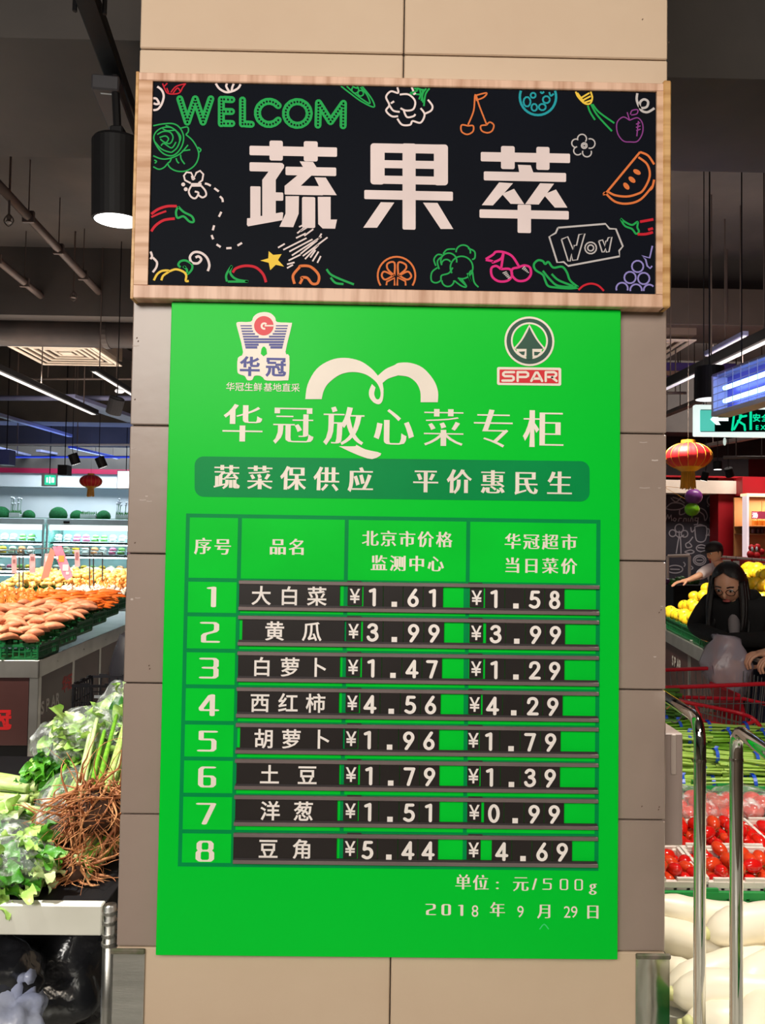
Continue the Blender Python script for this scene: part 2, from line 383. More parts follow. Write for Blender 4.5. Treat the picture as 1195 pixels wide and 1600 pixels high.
# downstand beams across the room
def zat(py, d, px=597): return PD(px, py, d).z
zb = zat(245, 4.05, 60)
struct(MB().bb((XL, 1.3, zb), (-.75, 2.29, ZC)), 'beam', M_dark)
struct(MB().bb((XL, 6.0, 3.80), (XR, 6.6, ZC)), 'beam', M_dark)
struct(MB().bb((XL, 10.4, 3.35), (XR, 10.9, ZC)), 'beam', M_dark)
struct(MB().bb((XL, 13.2, 3.30), (XR, 13.5, ZC)), 'beam', M_dark)
# ================================================================ THE PILLAR
pil = struct(MB().bb((-.604, .012, 0), (.624, 1.23, ZC)), 'pillar', M_grout)
G = .003; H = .2944; z0 = ZB - .7305
tiles = {}
def tile(c, d, m, key):
    k = (m.name, tuple(round(x, 4) for x in d))
    if k not in tiles:
        o = MB().box((0, 0, 0), d, None, .0025).build('tile', m, pil); tiles[k] = o.data; o.location = c
    else:
        o = bpy.data.objects.new('tile', tiles[k]); C.objects.link(o); o.parent = pil; o.location = c
for i in range(-3, 14):
    za, zb_ = z0 + i * H, z0 + (i + 1) * H
    if i == -3: za = 0.0
    if za > ZC: break
    zb_ = min(zb_, ZC); m = M_grey if 0 <= i <= 4 else M_cream
    for xa, xb in ((-.610, .008), (.008, .630)):
        tile(((xa + xb) / 2, .006, (za + zb_) / 2), (xb - xa - G, .012, zb_ - za - G), m, 0)
        tile(((xa + xb) / 2, 1.236, (za + zb_) / 2), (xb - xa - G, .012, zb_ - za - G), m, 0)
    for ya, yb in ((.012, .62), (.62, 1.23)):
        for xx in (-.607, .627):
            tile((xx, (ya + yb) / 2, (za + zb_) / 2), (.006, yb - ya - G, zb_ - za - G), m, 0)
# little chips in the tile glaze (wear with its own shape)
M_chip = mat('bare tile chip', srgb(205, 190, 182), .8)
mb = MB()
for px, py, w_, h_ in ((223, 781, 5, 1.2), (233, 783, 4, 1), (212, 540, 5, 1), (208, 700, 3, 1), (229, 775, 2, 2), (1023, 719, 5, 2), (1007, 762, 8, 1), (1030, 762, 2, 1), (1005, 691, 6, 1), (1023, 1026, 2, 1.5), (1034, 947, 2, 1), (215, 934, 4, 1), (206, 936, 2, 3)):
    ribbon(mb, [(px - w_, py), (px, py + .6), (px + w_, py)], h_ * .0015, -.0006, sm=0)
mb.build('glaze_chip', M_chip, pil)
M_stain = mat('dark scuff', srgb(96, 72, 58), .8); mb = MB()
for px, py in ((214, 528), (216, 533), (211, 624), (233, 1040), (234, 1045), (1004, 30), (1045, 66), (1029, 1265), (1030, 1261), (1003, 1260), (211, 848), (1030, 957), (1033, 953)):
    ribbon(mb, [(px - 1, py + 1), (px + .5, py - 1)], .002, -.0008, sm=0)
mb.build('scuff', M_stain, pil)
# steel corner guards below the taupe tiles
def guard(xo, xi, yb, m, lab):
    s = 1 if xi > xo else -1
    mb = MB(); zt = z0 - .012
    mb.bb((xo, -.006, .0), (xi, -.001, zt)); mb.bb((xo, -.006, 0), (xo + s * .004, yb, zt))
    g = struct(mb, 'trim_corner_guard', m); g['label'] = lab
    MB().bb((xo - s * .002, -.010, zt), (xi, -.001, zt + .011), .002).build('top_edge', mat('putty edge', srgb(120, 108, 98), .9, col2=srgb(80, 90, 60), scale=30), g)
    return g
guard(-.617, PY(226, 1540, 0).x, .9, M_steel, 'dull steel corner guard at the left foot of the pillar')
guard(.637, PY(992, 1540, 0).x, .9, M_mirror, 'mirror-like corner guard with green reflections at the right foot of the pillar')
# shallow beige box on the pillar's right side
bx = thing('cover_box', 'beige metal cover plate box on the right side of the pillar', 'cover box', (.66, .05, 1.0))
a = PD(1046, 1143, 1.84); b = PD(1062, 1317, 1.84)
MB().bb((.6302, .06, b.z), (b.x, .17, a.z), .003).build('box', mat('beige box metal', srgb(158, 140, 132), .45), bx)
MB().bb((.6302, .045, b.z + .1), (PD(1040, 1200, 1.8).x + .003, .06, a.z + .03), .002).build('back_plate', MATS['beige box metal'], bx)
MB().bb((PD(1048, 1200, 1.82).x, .054, PD(1048, 1210, 1.82).z), (PD(1056, 1200, 1.82).x, .060, PD(1056, 1147, 1.82).z), .002).build('slot_cover', mat('beige slot', srgb(176, 160, 150), .4), bx)
wr = MB().tube(smooth_pts([PD(1041, 1108, 1.86), PD(1046, 1104, 1.86), PD(1050, 1097, 1.86)], 5), .0012, 6).build('wire', mat('copper wire', srgb(150, 90, 50), .5), bx)
MB().tube(smooth_pts([PD(1048, 1127, 1.86), PD(1055, 1129, 1.86), PD(1063, 1122, 1.86), PD(1066, 1112, 1.86)], 5), .0012, 6).build('wire', mat('dark wire', srgb(60, 50, 60), .5), bx)
# ================================================================ THE CHALKBOARD SIGN
YS = -.040
M_wood = mat('pale wood grain', srgb(226, 186, 160), .45, col2=srgb(186, 138, 108), scale=2.2, stretch=(18, 1, 1.4), detail=7, lo=.42, hi=.68)
M_woodv = mat('pale wood grain crosswise', srgb(224, 182, 150), .45, col2=srgb(184, 134, 92), scale=2.2, stretch=(1.4, 1, 18), detail=7, lo=.42, hi=.68)
M_woodg = mat('golden wood edge', srgb(214, 170, 112), .45, col2=srgb(176, 126, 66), scale=2.0, stretch=(1, 1, 22), detail=7, lo=.4, hi=.66)
M_slate = mat('black printed panel', srgb(10, 14, 22), .5, col2=srgb(13, 17, 28), scale=1.2, spec=.04)
sg = thing('welcome_sign', 'black chalk-style sign with three large white characters in a pale wooden frame', 'sign', (0.01, -.02, 2.41))
A, Bq, Cq, Dq = PY(213, 112, YS), PY(1041, 130, YS), PY(1041, 481, YS), PY(207, 465, YS)
x0, x1 = (A.x + Dq.x) / 2, (Bq.x + Cq.x) / 2; zt, zbm = (A.z + Bq.z) / 2, (Cq.z + Dq.z) / 2
a, b, c, d = PY(238, 125, YS), PY(1027, 143, YS), PY(1024, 461, YS), PY(231, 443, YS)
xi0, xi1 = (a.x + d.x) / 2, (b.x + c.x) / 2; zi1, zi0 = (a.z + b.z) / 2, (c.z + d.z) / 2
MB().bb((x0, YS, zi1), (x1, -.001, zt), .002).build('frame_board', M_wood, sg)
MB().bb((x0, YS, zbm), (x1, -.001, zi0), .002).build('frame_board', M_wood, sg)
MB().bb((x0, YS, zi0), (xi0, -.001, zi1)).build('frame_board', M_woodv, sg)
MB().bb((xi1, YS, zi0), (x1, -.001, zi1)).build('frame_board', M_woodv, sg)
MB().bb((x1 - .008, YS - .003, zbm), (x1 + .010, -.001, zt + .006), .003).build('edge_strip', M_woodg, sg)
MB().bb((x0 - .003, YS - .001, zbm - .002), (x0 + .004, -.001, zt + .001), .001).build('edge_strip', M_woodg, sg)
YP = YS + .006
MB().bb((xi0 - .003, YP, zi0 - .003), (xi1 + .003, -.004, zi1 + .003)).build('panel', M_slate, sg)
YP -= .0008
def P1(x, y): return (200 + x / 4.268, 100 + y / 4.268)
def P2(x, y): return (200 + x / 4.268, 290 + y / 4.268)
def P3(x, y): return (470 + x / 3.983, 100 + y / 3.983)
def P4(x, y): return (470 + x / 3.983, 290 + y / 3.983)
def P5(x, y): return (760 + x / 3.983, 100 + y / 3.983)
def P6(x, y): return (760 + x / 3.983, 290 + y / 3.983)
M_chalkw = mat('printed white', srgb(236, 218, 216), .6, spec=.2)
M_cg = mat('printed green', srgb(20, 168, 78), .6, spec=.2); M_cr = mat('printed red', srgb(205, 22, 44), .6, spec=.2)
M_co = mat('printed orange', srgb(226, 120, 60), .6, spec=.2); M_ct = mat('printed teal', srgb(20, 160, 172), .6, spec=.2)
M_cy = mat('printed yellow', srgb(244, 204, 70), .6, spec=.2); M_cp = mat('printed pink', srgb(226, 36, 130), .6, spec=.2)
M_cv = mat('printed lilac', srgb(150, 140, 210), .6, spec=.2); M_cm = mat('printed purple', srgb(140, 60, 140), .6, spec=.2)
M_cgr = mat('printed grey', srgb(196, 190, 190), .6, spec=.2)
def rect(x0, y0, x1, y1, s=0.02): # pixel box skewed along the sign's slope
    return [(x0, y0), (x1, y0 + (x1 - x0) * s), (x1, y1 + (x1 - x0) * s), (x0, y1)]
def rrect(x0, y0, x1, y1, r, s=.02, n=4):
    P = []
    for cx_, cy_, a0 in ((x1 - r, y0 + r, -90), (x1 - r, y1 - r, 0), (x0 + r, y1 - r, 90), (x0 + r, y0 + r, 180)):
        for i in range(n + 1):
            t = math.radians(a0 + 90 * i / n); x = cx_ + r * math.cos(t); P.append((x, cy_ + r * math.sin(t) + (x - x0) * s))
    return P
def strokes_print(name, polys, m, holes=None):
    mb = MB(); k = 0
    for P in polys:
        n = len(P); yy = YP - .00004 * k; k += 1
        vs = [PY(x, y, yy) for x, y in P]
        from mathutils.geometry import tessellate_polygon
        mb.add(vs, [tuple(t) for t in tessellate_polygon([[Vector((v.x, v.z, 0)) for v in vs]])])
    return mb.build(name, m, sg)
shu = [rrect(389.8, 227.7, 526.5, 242.4, 2), rrect(421, 219.5, 441.8, 250.7, 3), rrect(474.5, 220.5, 496.3, 252, 3),
       rrect(389.8, 253.5, 440, 267.5, 2), [(430, 254.5), (441, 254.8), (443.8, 258), (443.5, 262), (430.8, 281), (430.8, 338), (409.7, 338), (409.7, 281), (421, 266)],
       rrect(391, 291, 407, 345, 1.5), rrect(425, 300.5, 442.5, 313.4, 2), [(386, 341), (388.5, 341), (440, 331.6), (442.5, 332.5), (441.3, 344), (387.4, 353.7), (385.6, 351)],
       rrect(446, 260.3, 525.2, 273.6, 2), [(468, 252), (489, 253), (495, 262), (474, 262)], [(467, 272), (489, 272), (466, 294), (444.6, 294), (444.6, 290.5)],
       rrect(444.6, 289.8, 505, 304, 1.5), [(491.3, 277), (508.9, 277.5), (526, 305), (505, 304.6)],
       [(446, 306.5), (467, 306.5), (466.5, 334), (458, 355), (436.5, 354.3), (446, 334)], rrect(471.8, 307.6, 492.4, 356, 2.5),
       [(496.4, 307.6), (516.5, 307.6), (516.5, 343), (526.5, 343), (523.5, 357.3), (504, 357), (497, 350)]]
strokes_print('large_character', shu, M_chalkw)
guo = [rrect(578.7, 223.8, 600.8, 288, 5), rrect(677.8, 225.8, 699.7, 289.6, 5, .0), rrect(582, 223.8, 696, 238.2, 3), rrect(582, 249.9, 696, 262.3, 1, .018),
       rrect(582, 274.0, 696, 286.8, 3), rrect(628.8, 224, 649.2, 358.6, 2.5, .02), rrect(569, 296.8, 707.5, 311, 2),
       [(594.8, 315.9), (616, 316.4), (589, 355.8), (567.4, 355.8)], [(660.8, 316.6), (683.4, 317), (708, 357.8), (688.4, 357.8)]]
strokes_print('large_character', guo, M_chalkw)
cui = [rrect(751, 237.4, 890.5, 252, 2), rrect(782.6, 228, 804, 264, 3), rrect(837.8, 229.3, 858.4, 265.3, 3), rrect(755.7, 267.8, 884.3, 281.8, 2),
       [(809, 257.4), (829, 258.2), (834, 272), (811.5, 272)], [(779.6, 285), (801.4, 286.3), (770, 321), (752.5, 320.6)], [(784, 303), (803, 295), (819, 319), (797.7, 318.5)],
       [(843.6, 286.3), (865.5, 287), (841.6, 319.6), (820.3, 319)], [(849, 304), (868.5, 296), (886.3, 324.4), (866.7, 324.4)],
       rrect(749, 327, 888.5, 340.3, 2), rrect(808.5, 319.6, 829.5, 363.8, 2)]
strokes_print('large_character', cui, M_chalkw)
# WELCOM marquee lettering with bulb dots
def wel(letter, paths):
    Q = []; dts = MB(); k0 = YP - .0002
    for P in paths:
        R_ = [P1(*p) for p in P]; pen(None, R_, 11.0, 11.0, None, 0, Q)
        V = [Vector(q) for q in R_]; L = sum((V[i + 1] - V[i]).length for i in range(len(V) - 1)); n = max(1, round(L / 4.9)); full = math.dist(P[0], P[-1]) < 1
        for j in range(n + (0 if full else 1)):
            t = L * j / n; i = 0
            while i < len(V) - 2 and t > (V[i + 1] - V[i]).length: t -= (V[i + 1] - V[i]).length; i += 1
            dts.add(*disc(tuple(V[i] + (V[i + 1] - V[i]).normalized() * t), 0.0024, YP - .0009, 8))
    o = pen_fill(Q, lambda x, y: tuple(PY(x, y, k0)), MB()).build('marquee_letter', M_cg, sg); dts.build('bulb_dot', M_slate, o)['kind'] = 'stuff'
def disc(q, r_, y, n=14, rz=None):
    c_ = PY(q[0], q[1], y) if not isinstance(q, Vector) or len(q) == 2 else q
    return [(c_.x + r_ * math.cos(2 * PI * i / n), y, c_.z + (rz or r_) * math.sin(2 * PI * i / n)) for i in range(n)], [tuple(range(n))]
wel('W', [[(345, 232), (395, 388)], [(395, 388), (448, 232)], [(448, 232), (500, 388)], [(500, 388), (552, 232)]])
wel('E', [[(622, 235), (622, 398)], [(640, 235), (692, 238)], [(640, 316), (690, 317)], [(640, 396), (692, 397)]])
wel('L', [[(763, 240), (763, 400)], [(782, 400), (822, 402)]])
def arc(cx_, cy_, r_, a0, a1, n=14, ry=None): return [(cx_ + r_ * math.cos(math.radians(a0 + (a1 - a0) * i / n)), cy_ + (ry or r_) * math.sin(math.radians(a0 + (a1 - a0) * i / n))) for i in range(n + 1)]
wel('C', [arc(940, 326, 78, -38, -322, 13)])
wel('O', [arc(1129, 330, 80, 0, 360, 15)])
wel('M', [[(1270, 258), (1266, 408)], [(1270, 258), (1350, 385)], [(1350, 385), (1436, 262)], [(1436, 262), (1434, 412)]])
def doodle(name, m, lines, wd=.0045, f=None):
    """lines: (point list, closed, smoothing) in the crop frame f"""
    mb = MB(); k = 0
    for L in lines:
        pts, cl, sm = (L + (False, 5))[:3] if isinstance(L, tuple) else (L, False, 5)
        wdt = L[3] if isinstance(L, tuple) and len(L) > 3 else wd
        ribbon(mb, [f(*p) for p in pts], wdt, YP - .0001 - .00002 * k, cl, sm); k += 1
    return mb.build(name, m, sg)
doodle('printed_squiggle', M_chalkw, [[(195, 150), (225, 175), (238, 215), (225, 265), (200, 300), (168, 308)], [(168, 228), (190, 232), (208, 262)], [(170, 262), (190, 268), (212, 262)]], .005, P1)
doodle('printed_squiggle', M_chalkw, [[(585, 130), (610, 165), (655, 188), (700, 180), (735, 160), (750, 135)], [(660, 130), (655, 150), (675, 185)], [(705, 132), (695, 155), (690, 185)]], .005, P1)
doodle('printed_flower', M_cr, [[(230, 130), (245, 165), (265, 195), (310, 200), (345, 190), (365, 155), (385, 130)], [(240, 150), (262, 128)], [(285, 190), (320, 150), (380, 132)], [(300, 195), (330, 160), (350, 185)], [(258, 160), (270, 190)]], .003, P1)
doodle('printed_cabbage', M_cg, [[(168, 412), (230, 400), (300, 398), (345, 425), (370, 480), (362, 540), (330, 590), (290, 612), (240, 600), (200, 560), (172, 500), (185, 455), (230, 425), (290, 425), (330, 460), (345, 510), (325, 560), (290, 590)],
    [(345, 430), (395, 420), (402, 450), (385, 470)], [(385, 470), (430, 510), (465, 570), (470, 620), (445, 675), (390, 712), (330, 715), (285, 695), (265, 665), (280, 650), (290, 625)],
    [(168, 612), (220, 632), (275, 630), (345, 600), (400, 540)], [(168, 685), (205, 702), (240, 690), (262, 665)], [(465, 555), (485, 570), (478, 585), (466, 585)],
    [(195, 470), (235, 450), (280, 455), (300, 490), (280, 530), (240, 520), (215, 500)], [(210, 490), (250, 480), (270, 500), (255, 525)], [(180, 520), (215, 560), (250, 580), (290, 590)], [(220, 545), (240, 530), (290, 560), (320, 520)],
    [(350, 605), (355, 635), (378, 668)], [(320, 628), (328, 650), (340, 662)], [(360, 580), (415, 572)], [(175, 640), (190, 650), (178, 662)], [(230, 430), (260, 445), (320, 440)], [(250, 410), (300, 430), (350, 480), (340, 530)]], .0032, P1)
doodle('printed_butterfly', M_chalkw, [([(418, 795), (380, 775), (372, 745), (390, 722), (420, 725), (440, 760), (455, 725), (480, 712), (502, 735), (495, 775), (470, 795)], False), [(420, 800), (490, 800)], [(418, 812), (490, 812)],
    [(420, 815), (405, 850), (420, 885), (450, 895), (470, 860), (445, 850)], [(488, 812), (515, 845), (520, 875), (495, 890), (465, 870)], ([(425, 745), (432, 770), (445, 760)],)], .0042, P1)
mb = MB()
for p in (P1(368, 803), P1(385, 835)): mb.add(*disc(p, .0045, YP - .0003))
mb.build('printed_dot', M_chalkw, sg)
for D_ in [[P1(512, 797), P1(530, 801), P1(552, 812)], [P1(575, 828), P1(605, 850)], [P2(612, 72), P2(628, 88), P2(632, 110)], [P2(622, 175), P2(606, 208)], [P2(574, 265), P2(565, 298)], [P2(557, 330), P2(568, 358)], [P2(590, 392), P2(618, 410)], [P2(655, 418), P2(690, 416)], [P2(730, 400), P2(760, 382)]]: doodle('printed_dash', M_chalkw, [D_], .0048, lambda x, y: (x, y))
doodle('printed_chilli', M_cr, [([(155, 190), (200, 158), (260, 138), (325, 137)], False, 5, .006), ([(155, 210), (205, 188), (255, 170)], False, 5, .0045), ([(155, 305), (185, 265), (240, 230), (312, 220)], False, 5, .006)], .006, P2)
doodle('printed_chilli_stem', M_cg, [[(335, 140), (320, 175), (330, 215), (370, 205), (410, 240), (438, 240), (425, 205), (370, 175), (335, 140)]], .005, P2)
doodle('printed_squiggle', M_chalkw, [[(150, 440), (160, 470), (150, 490)], [(165, 480), (192, 510), (188, 545), (165, 578)]], .005, P2)
doodle('printed_curl', M_chalkw, [[(532, 570), (542, 530), (525, 480), (485, 448), (440, 445), (413, 475), (425, 512), (465, 518), (488, 492), (470, 472), (450, 480)]], .0055, P2)
doodle('printed_curl', M_cg, [[(350, 545), (335, 528), (350, 505), (385, 500), (425, 525), (425, 560), (395, 590), (392, 560), (370, 540), (385, 545)]], .005, P2)
doodle('printed_fruit', M_cy, [[(172, 632), (195, 590), (230, 568), (275, 570), (235, 600), (222, 632)], [(275, 572), (320, 558), (370, 575), (388, 600), (385, 635), (405, 636)]], .005, P2)
doodle('printed_pepper', M_cr, [[(698, 580), (720, 552), (780, 535), (850, 545), (900, 590), (920, 645)]], .006, P2)
doodle('printed_pepper_stem', M_cg, [[(660, 640), (655, 595), (692, 535), (680, 575), (700, 610), (740, 630), (800, 640), (665, 640)], [(720, 630), (780, 638)]], .005, P2)
s5 = [(938, 437), (968, 462), (1024, 457), (1000, 496), (1040, 540), (985, 528), (948, 564), (938, 515), (882, 500), (935, 485)]
strokes_print('printed_star', [[P2(*p) for p in s5]], M_cy)
mb = MB()
for a, b in (((1000, 414), (1045, 388)), ((1035, 428), (1190, 350)), ((1075, 440), (1230, 358)), ((1092, 466), (1290, 340)), ((1070, 500), (1150, 460)), ((1060, 525), (1110, 512)), ((1060, 550), (1100, 528)), ((1120, 350), (1185, 318)), ((1128, 318), (1170, 283)), ((1140, 276), (1215, 240)), ((1150, 455), (1262, 365)), ((1165, 470), (1330, 345)), ((1180, 490), (1270, 395)), ((1215, 480), (1250, 430)), ((1230, 505), (1270, 440)), ((1262, 515), (1285, 470)), ((1150, 305), (1200, 275)), ((1175, 335), (1235, 290)), ((1270, 355), (1290, 320))):
    ribbon(mb, [P2(*a), P2(*b)], .0036, YP - .0001, sm=0)
mb.build('printed_hatched_star', M_chalkw, sg)
doodle('printed_nut', M_co, [[P2(1110, 655), P2(1100, 600), P2(1140, 548), P4(0, 500), P4(60, 505), P4(110, 555), P4(105, 605), P4(70, 610), P4(40, 575), P4(5, 572), P2(1160, 625), P2(1145, 655)]], .006, lambda x, y: (x, y))
doodle('printed_chilli', M_cg, [[(160, 520), (185, 552), (240, 580), (330, 615)], [(185, 572), (215, 605), (265, 613)]], .005, P4)
def ring(name, m, f, cx_, cy_, r_, wd, a0=0, a1=360): return doodle(name, m, [(arc(cx_, cy_, r_, a0, a1, 24), False, 1, wd)], wd, f)
doodle('printed_citrus', M_co, [(arc(595, 560, 117, -212, 32, 24), False, 1), ([(582, 560), (540, 520), (540, 485), (582, 480), (582, 560)],), ([(606, 560), (606, 480), (650, 490), (652, 520), (606, 560)],), ([(575, 560), (520, 535), (503, 560), (525, 585), (575, 560)],), ([(612, 560), (665, 535), (687, 565), (660, 585), (612, 560)],), ([(532, 620), (535, 598), (582, 575), (583, 622)], False, 0), ([(600, 622), (602, 572), (650, 595), (652, 622)], False, 0)], .0042, P4)
doodle('printed_broccoli', M_cg, [(arc(1000, 510, 70, 150, 470, 16), False, 3), (arc(920, 470, 50, 150, 370, 10), False, 3), (arc(1010, 415, 45, 180, 370, 10), False, 3), [(1040, 390), (1080, 410), (1082, 450), (1065, 460)], (arc(905, 490, 30, 180, 330, 8), False, 3),
    [(850, 510), (815, 540), (812, 590), (840, 605), (870, 590), (875, 560), (920, 545), (945, 510)], (arc(915, 590, 38, 0, 180, 8), False, 3), [(885, 425), (910, 398), (960, 395)], [(840, 500), (828, 460), (850, 430), (880, 432)], [(955, 592), (1000, 625), (1030, 628), (1000, 580)], [(985, 582), (1030, 625)], [(1035, 545), (1060, 600), (1045, 555), (1065, 530), (1078, 600), (1105, 632)], [(860, 520), (850, 470), (880, 440)]], .0036, P4)
doodle('printed_cherries', M_cp, [[(P4(1150, 458)), P4(1195, 430), P6(60, 412), P6(110, 415), P6(160, 440), P6(200, 500)], [P4(1150, 462), P4(1190, 470), P6(40, 478), P6(90, 455), P6(105, 418)], [P6(105, 425), P6(90, 520)], [P6(90, 520), P6(60, 500), P6(30, 515), P6(35, 565), P6(75, 595), P6(130, 592), P6(158, 560), P6(145, 520), P6(90, 520)], [P6(195, 510), P6(160, 520), P6(160, 560), P6(195, 592), P6(245, 588), P6(275, 555), P6(270, 510), P6(235, 497), P6(195, 510)]], .0055, lambda x, y: (x, y))
for i in range(5):
    for Q_ in ([P6(100 + i * 8, 545 + i * 8), P6(125 + i * 6, 535 + i * 9)], [P6(222 + i * 9, 520 + i * 6), P6(238 + i * 6, 502 + i * 9)]):
        mb = MB(); ribbon(mb, Q_, .0024, YP - .0004, sm=0); mb.build('printed_highlight', M_cgr, sg)
doodle('printed_lettuce_leaf', M_cg, [[(570, 635), (520, 640), (440, 635), (385, 625), (365, 590), (350, 555), (305, 525), (295, 490), (320, 465), (350, 470), (365, 488), (385, 475), (415, 510), (470, 505), (500, 540), (520, 590), (570, 632)], [(350, 530), (400, 590), (450, 625), (560, 632)], [(405, 550), (450, 590), (540, 625)]], .005, P6)
doodle('printed_arc', M_cr, [[(572, 650), (605, 622), (650, 610), (695, 622), (730, 655)]], .0045, P6)
doodle('printed_wow_plate', M_cgr, [([(445, 262), (740, 238), (765, 268), (805, 270), (848, 378), (825, 405), (828, 440), (508, 500), (480, 475), (440, 478), (390, 318), (430, 295), (445, 262)], False, 0)], .0042, P6)
doodle('printed_wow_letters', M_cgr, [([(466, 335), (505, 318), (540, 400), (545, 372), (560, 372), (575, 305), (612, 298), (565, 462), (535, 465), (530, 425), (520, 470), (508, 470), (466, 335)], False, 0), (arc(648, 388, 36, 0, 360, 14), False, 1), (arc(648, 388, 19, 0, 360, 10), False, 1), ([(698, 345), (722, 338), (738, 378), (742, 345), (750, 345), (757, 325), (780, 318), (762, 412), (745, 414), (740, 392), (732, 412), (720, 414), (698, 345)], False, 0)], .0032, P6)
doodle('printed_grapes', M_cv, [(arc(940, 503, 36, 0, 360, 14), False, 1), (arc(893, 572, 36, 0, 360, 14), False, 1), (arc(978, 578, 36, 0, 360, 14), False, 1), (arc(843, 640, 36, -200, 20, 12), False, 1), (arc(930, 650, 36, -190, 10, 12), False, 1), (arc(1012, 650, 34, -190, -40, 8), False, 1), ([(1032, 375), (1015, 450), (965, 437), (990, 460), (1000, 500), (1018, 515), (1030, 500)], False, 0)], .0038, P6)
doodle('printed_chilli', M_cg, [[(835, 205), (860, 225), (905, 245), (940, 225), (938, 260), (948, 285), (930, 300), (905, 270), (860, 250), (835, 208)]], .0045, P6)
doodle('printed_chilli', M_cr, [([(955, 225), (1038, 210)], False, 0, .006), ([(940, 303), (990, 302), (1035, 290)], False, 4, .006), ([(1005, 275), (1036, 266)], False, 0, .006)], .005, P6)
doodle('printed_melon_slice', M_co, [[P5(955, 548), P5(750, 795), P6(740, 45), P6(800, 100), P6(880, 112), P6(960, 85), P6(1035, 0)], [P5(955, 548), P5(1005, 570), P5(1043, 625)], [P5(945, 580), P5(1000, 625), P5(1015, 700), P5(975, 785), P6(930, 55), P6(870, 68), P6(800, 60), P6(755, 38)], [P5(1043, 720), P5(1030, 770), P6(1010, 30)]], .005, lambda x, y: (x, y))
mb = MB()
for cx_, cy_, R_ in ((936, 672, .5), (905, 720, .7), (870, 760, .9)):
    q = P5(cx_, cy_); c0 = PY(q[0], q[1], YP - .0003)
    mb.add([(c0.x + .0095 * math.cos(t) * math.cos(R_) - .0055 * math.sin(t) * math.sin(R_), YP - .0003, c0.z - .0095 * math.cos(t) * math.sin(R_) - .0055 * math.sin(t) * math.cos(R_)) for t in [2 * PI * i / 14 for i in range(14)]], [tuple(range(14))])
mb.build('printed_seed', M_co, sg)
doodle('printed_pea_pod', M_cg, [[(250, 138), (310, 185), (380, 235), (455, 268), (440, 215), (380, 138)], [(285, 138), (330, 180), (390, 225), (430, 245), (410, 190), (370, 145)], (arc(372, 182, 18, 0, 360, 10), False, 1), (arc(338, 160, 22, -60, 220, 8), False, 1), [(320, 138), (345, 150), (360, 145)]], .0034, P3)
doodle('printed_cauliflower', M_chalkw, [[(600, 145), (605, 180), (560, 170), (530, 205), (550, 255), (530, 290), (565, 325), (605, 325)], [(600, 340), (630, 378), (680, 378), (695, 355), (745, 365), (770, 315), (745, 275)], [(615, 190), (670, 190), (710, 230), (700, 280), (655, 290), (620, 275)], [(640, 290), (660, 330), (700, 325), (712, 312)], [(690, 145), (700, 170)], [(550, 255), (575, 290), (615, 298)], [(770, 310), (810, 290), (818, 260), (790, 222)], [(580, 232), (560, 245)], [(715, 180), (700, 190)]], .0044, P3)
doodle('printed_cauliflower_leaf', M_cg, [[(705, 150), (725, 165), (680, 182), (740, 190)], [(740, 155), (745, 190), (735, 220)], [(800, 152), (775, 190), (765, 262)], [(760, 155), (755, 200), (760, 240)], [(780, 152), (760, 180), (750, 230)], [(720, 150), (765, 165)]], .004, P3)
doodle('printed_cherries', M_co, [[(1040, 378), (1075, 290), (1085, 190), (1110, 260), (1155, 375)], [(1040, 385), (1000, 380), (1000, 420), (1035, 438), (1070, 420), (1072, 385), (1040, 385)], [(1155, 380), (1120, 385), (1125, 415), (1160, 428), P5(35, 415), P5(45, 380), P5(20, 362), (1155, 380)], [(1090, 195), (1155, 180), (1140, 205), (1105, 220), (1090, 210)], [(1085, 190), (1095, 230)]], .0036, lambda x, y: P3(x, y) if x > 900 else (x, y))
doodle('printed_watermelon', M_ct, [(arc(320, 205, 113, -20, 200, 20), False, 1, .0055), (arc(252, 235, 22, 0, 360, 10, 30), False, 1), (arc(290, 195, 16, 0, 360, 10), False, 1), (arc(372, 222, 22, 0, 360, 10), False, 1), (arc(297, 270, 18, 0, 360, 10, 22), False, 1), (arc(347, 268, 22, 0, 360, 10, 20), False, 1), [(335, 172), (345, 182), (358, 172)], [(390, 175), (400, 198), (418, 185)]], .0042, P5)
doodle('printed_carrot', M_cy, [[(555, 172), (570, 205), (610, 245), (645, 245), (658, 210), (648, 172)], [(565, 180), (605, 235)], [(590, 210), (640, 180)], [(600, 225), (648, 200)], [(610, 240), (652, 225)]], .004, P5)
doodle('printed_carrot_leaf', M_cg, [[(630, 258), (645, 300), (675, 348)], [(650, 250), (690, 320), (780, 418)], [(660, 250), (700, 300), (795, 368)]], .0042, P5)
doodle('printed_apple', M_cm, [[(890, 350), (850, 330), (812, 365), (815, 430), (850, 478), (895, 485), (940, 480), (970, 430), (970, 370), (940, 335), (890, 350)], [(890, 350), (875, 300)], [(895, 315), (905, 290), (940, 285), (935, 310), (900, 318)], [(945, 355), (935, 450)], [(955, 365), (930, 375)], [(958, 385), (930, 395)], [(958, 405), (932, 415)]], .0028, P5)
doodle('printed_curl', M_cgr, [[(938, 182), (935, 225), (955, 270), (995, 268), (1005, 235), (980, 220), (955, 240), (960, 285), (1000, 300), (1045, 275)]], .0055, P5)
doodle('printed_flower', M_cgr, [(arc(594, 465, 28, -200, 40, 10), False, 1), (arc(645, 495, 30, -110, 110, 10), False, 1), (arc(625, 550, 28, -20, 200, 10), False, 1), (arc(568, 540, 26, 40, 260, 10), False, 1), (arc(556, 493, 26, 100, 300, 10), False, 1), (arc(608, 508, 18, 0, 360, 10), False, 1), (arc(608, 508, 9, 0, 360, 8), False, 1)], .003, P5)
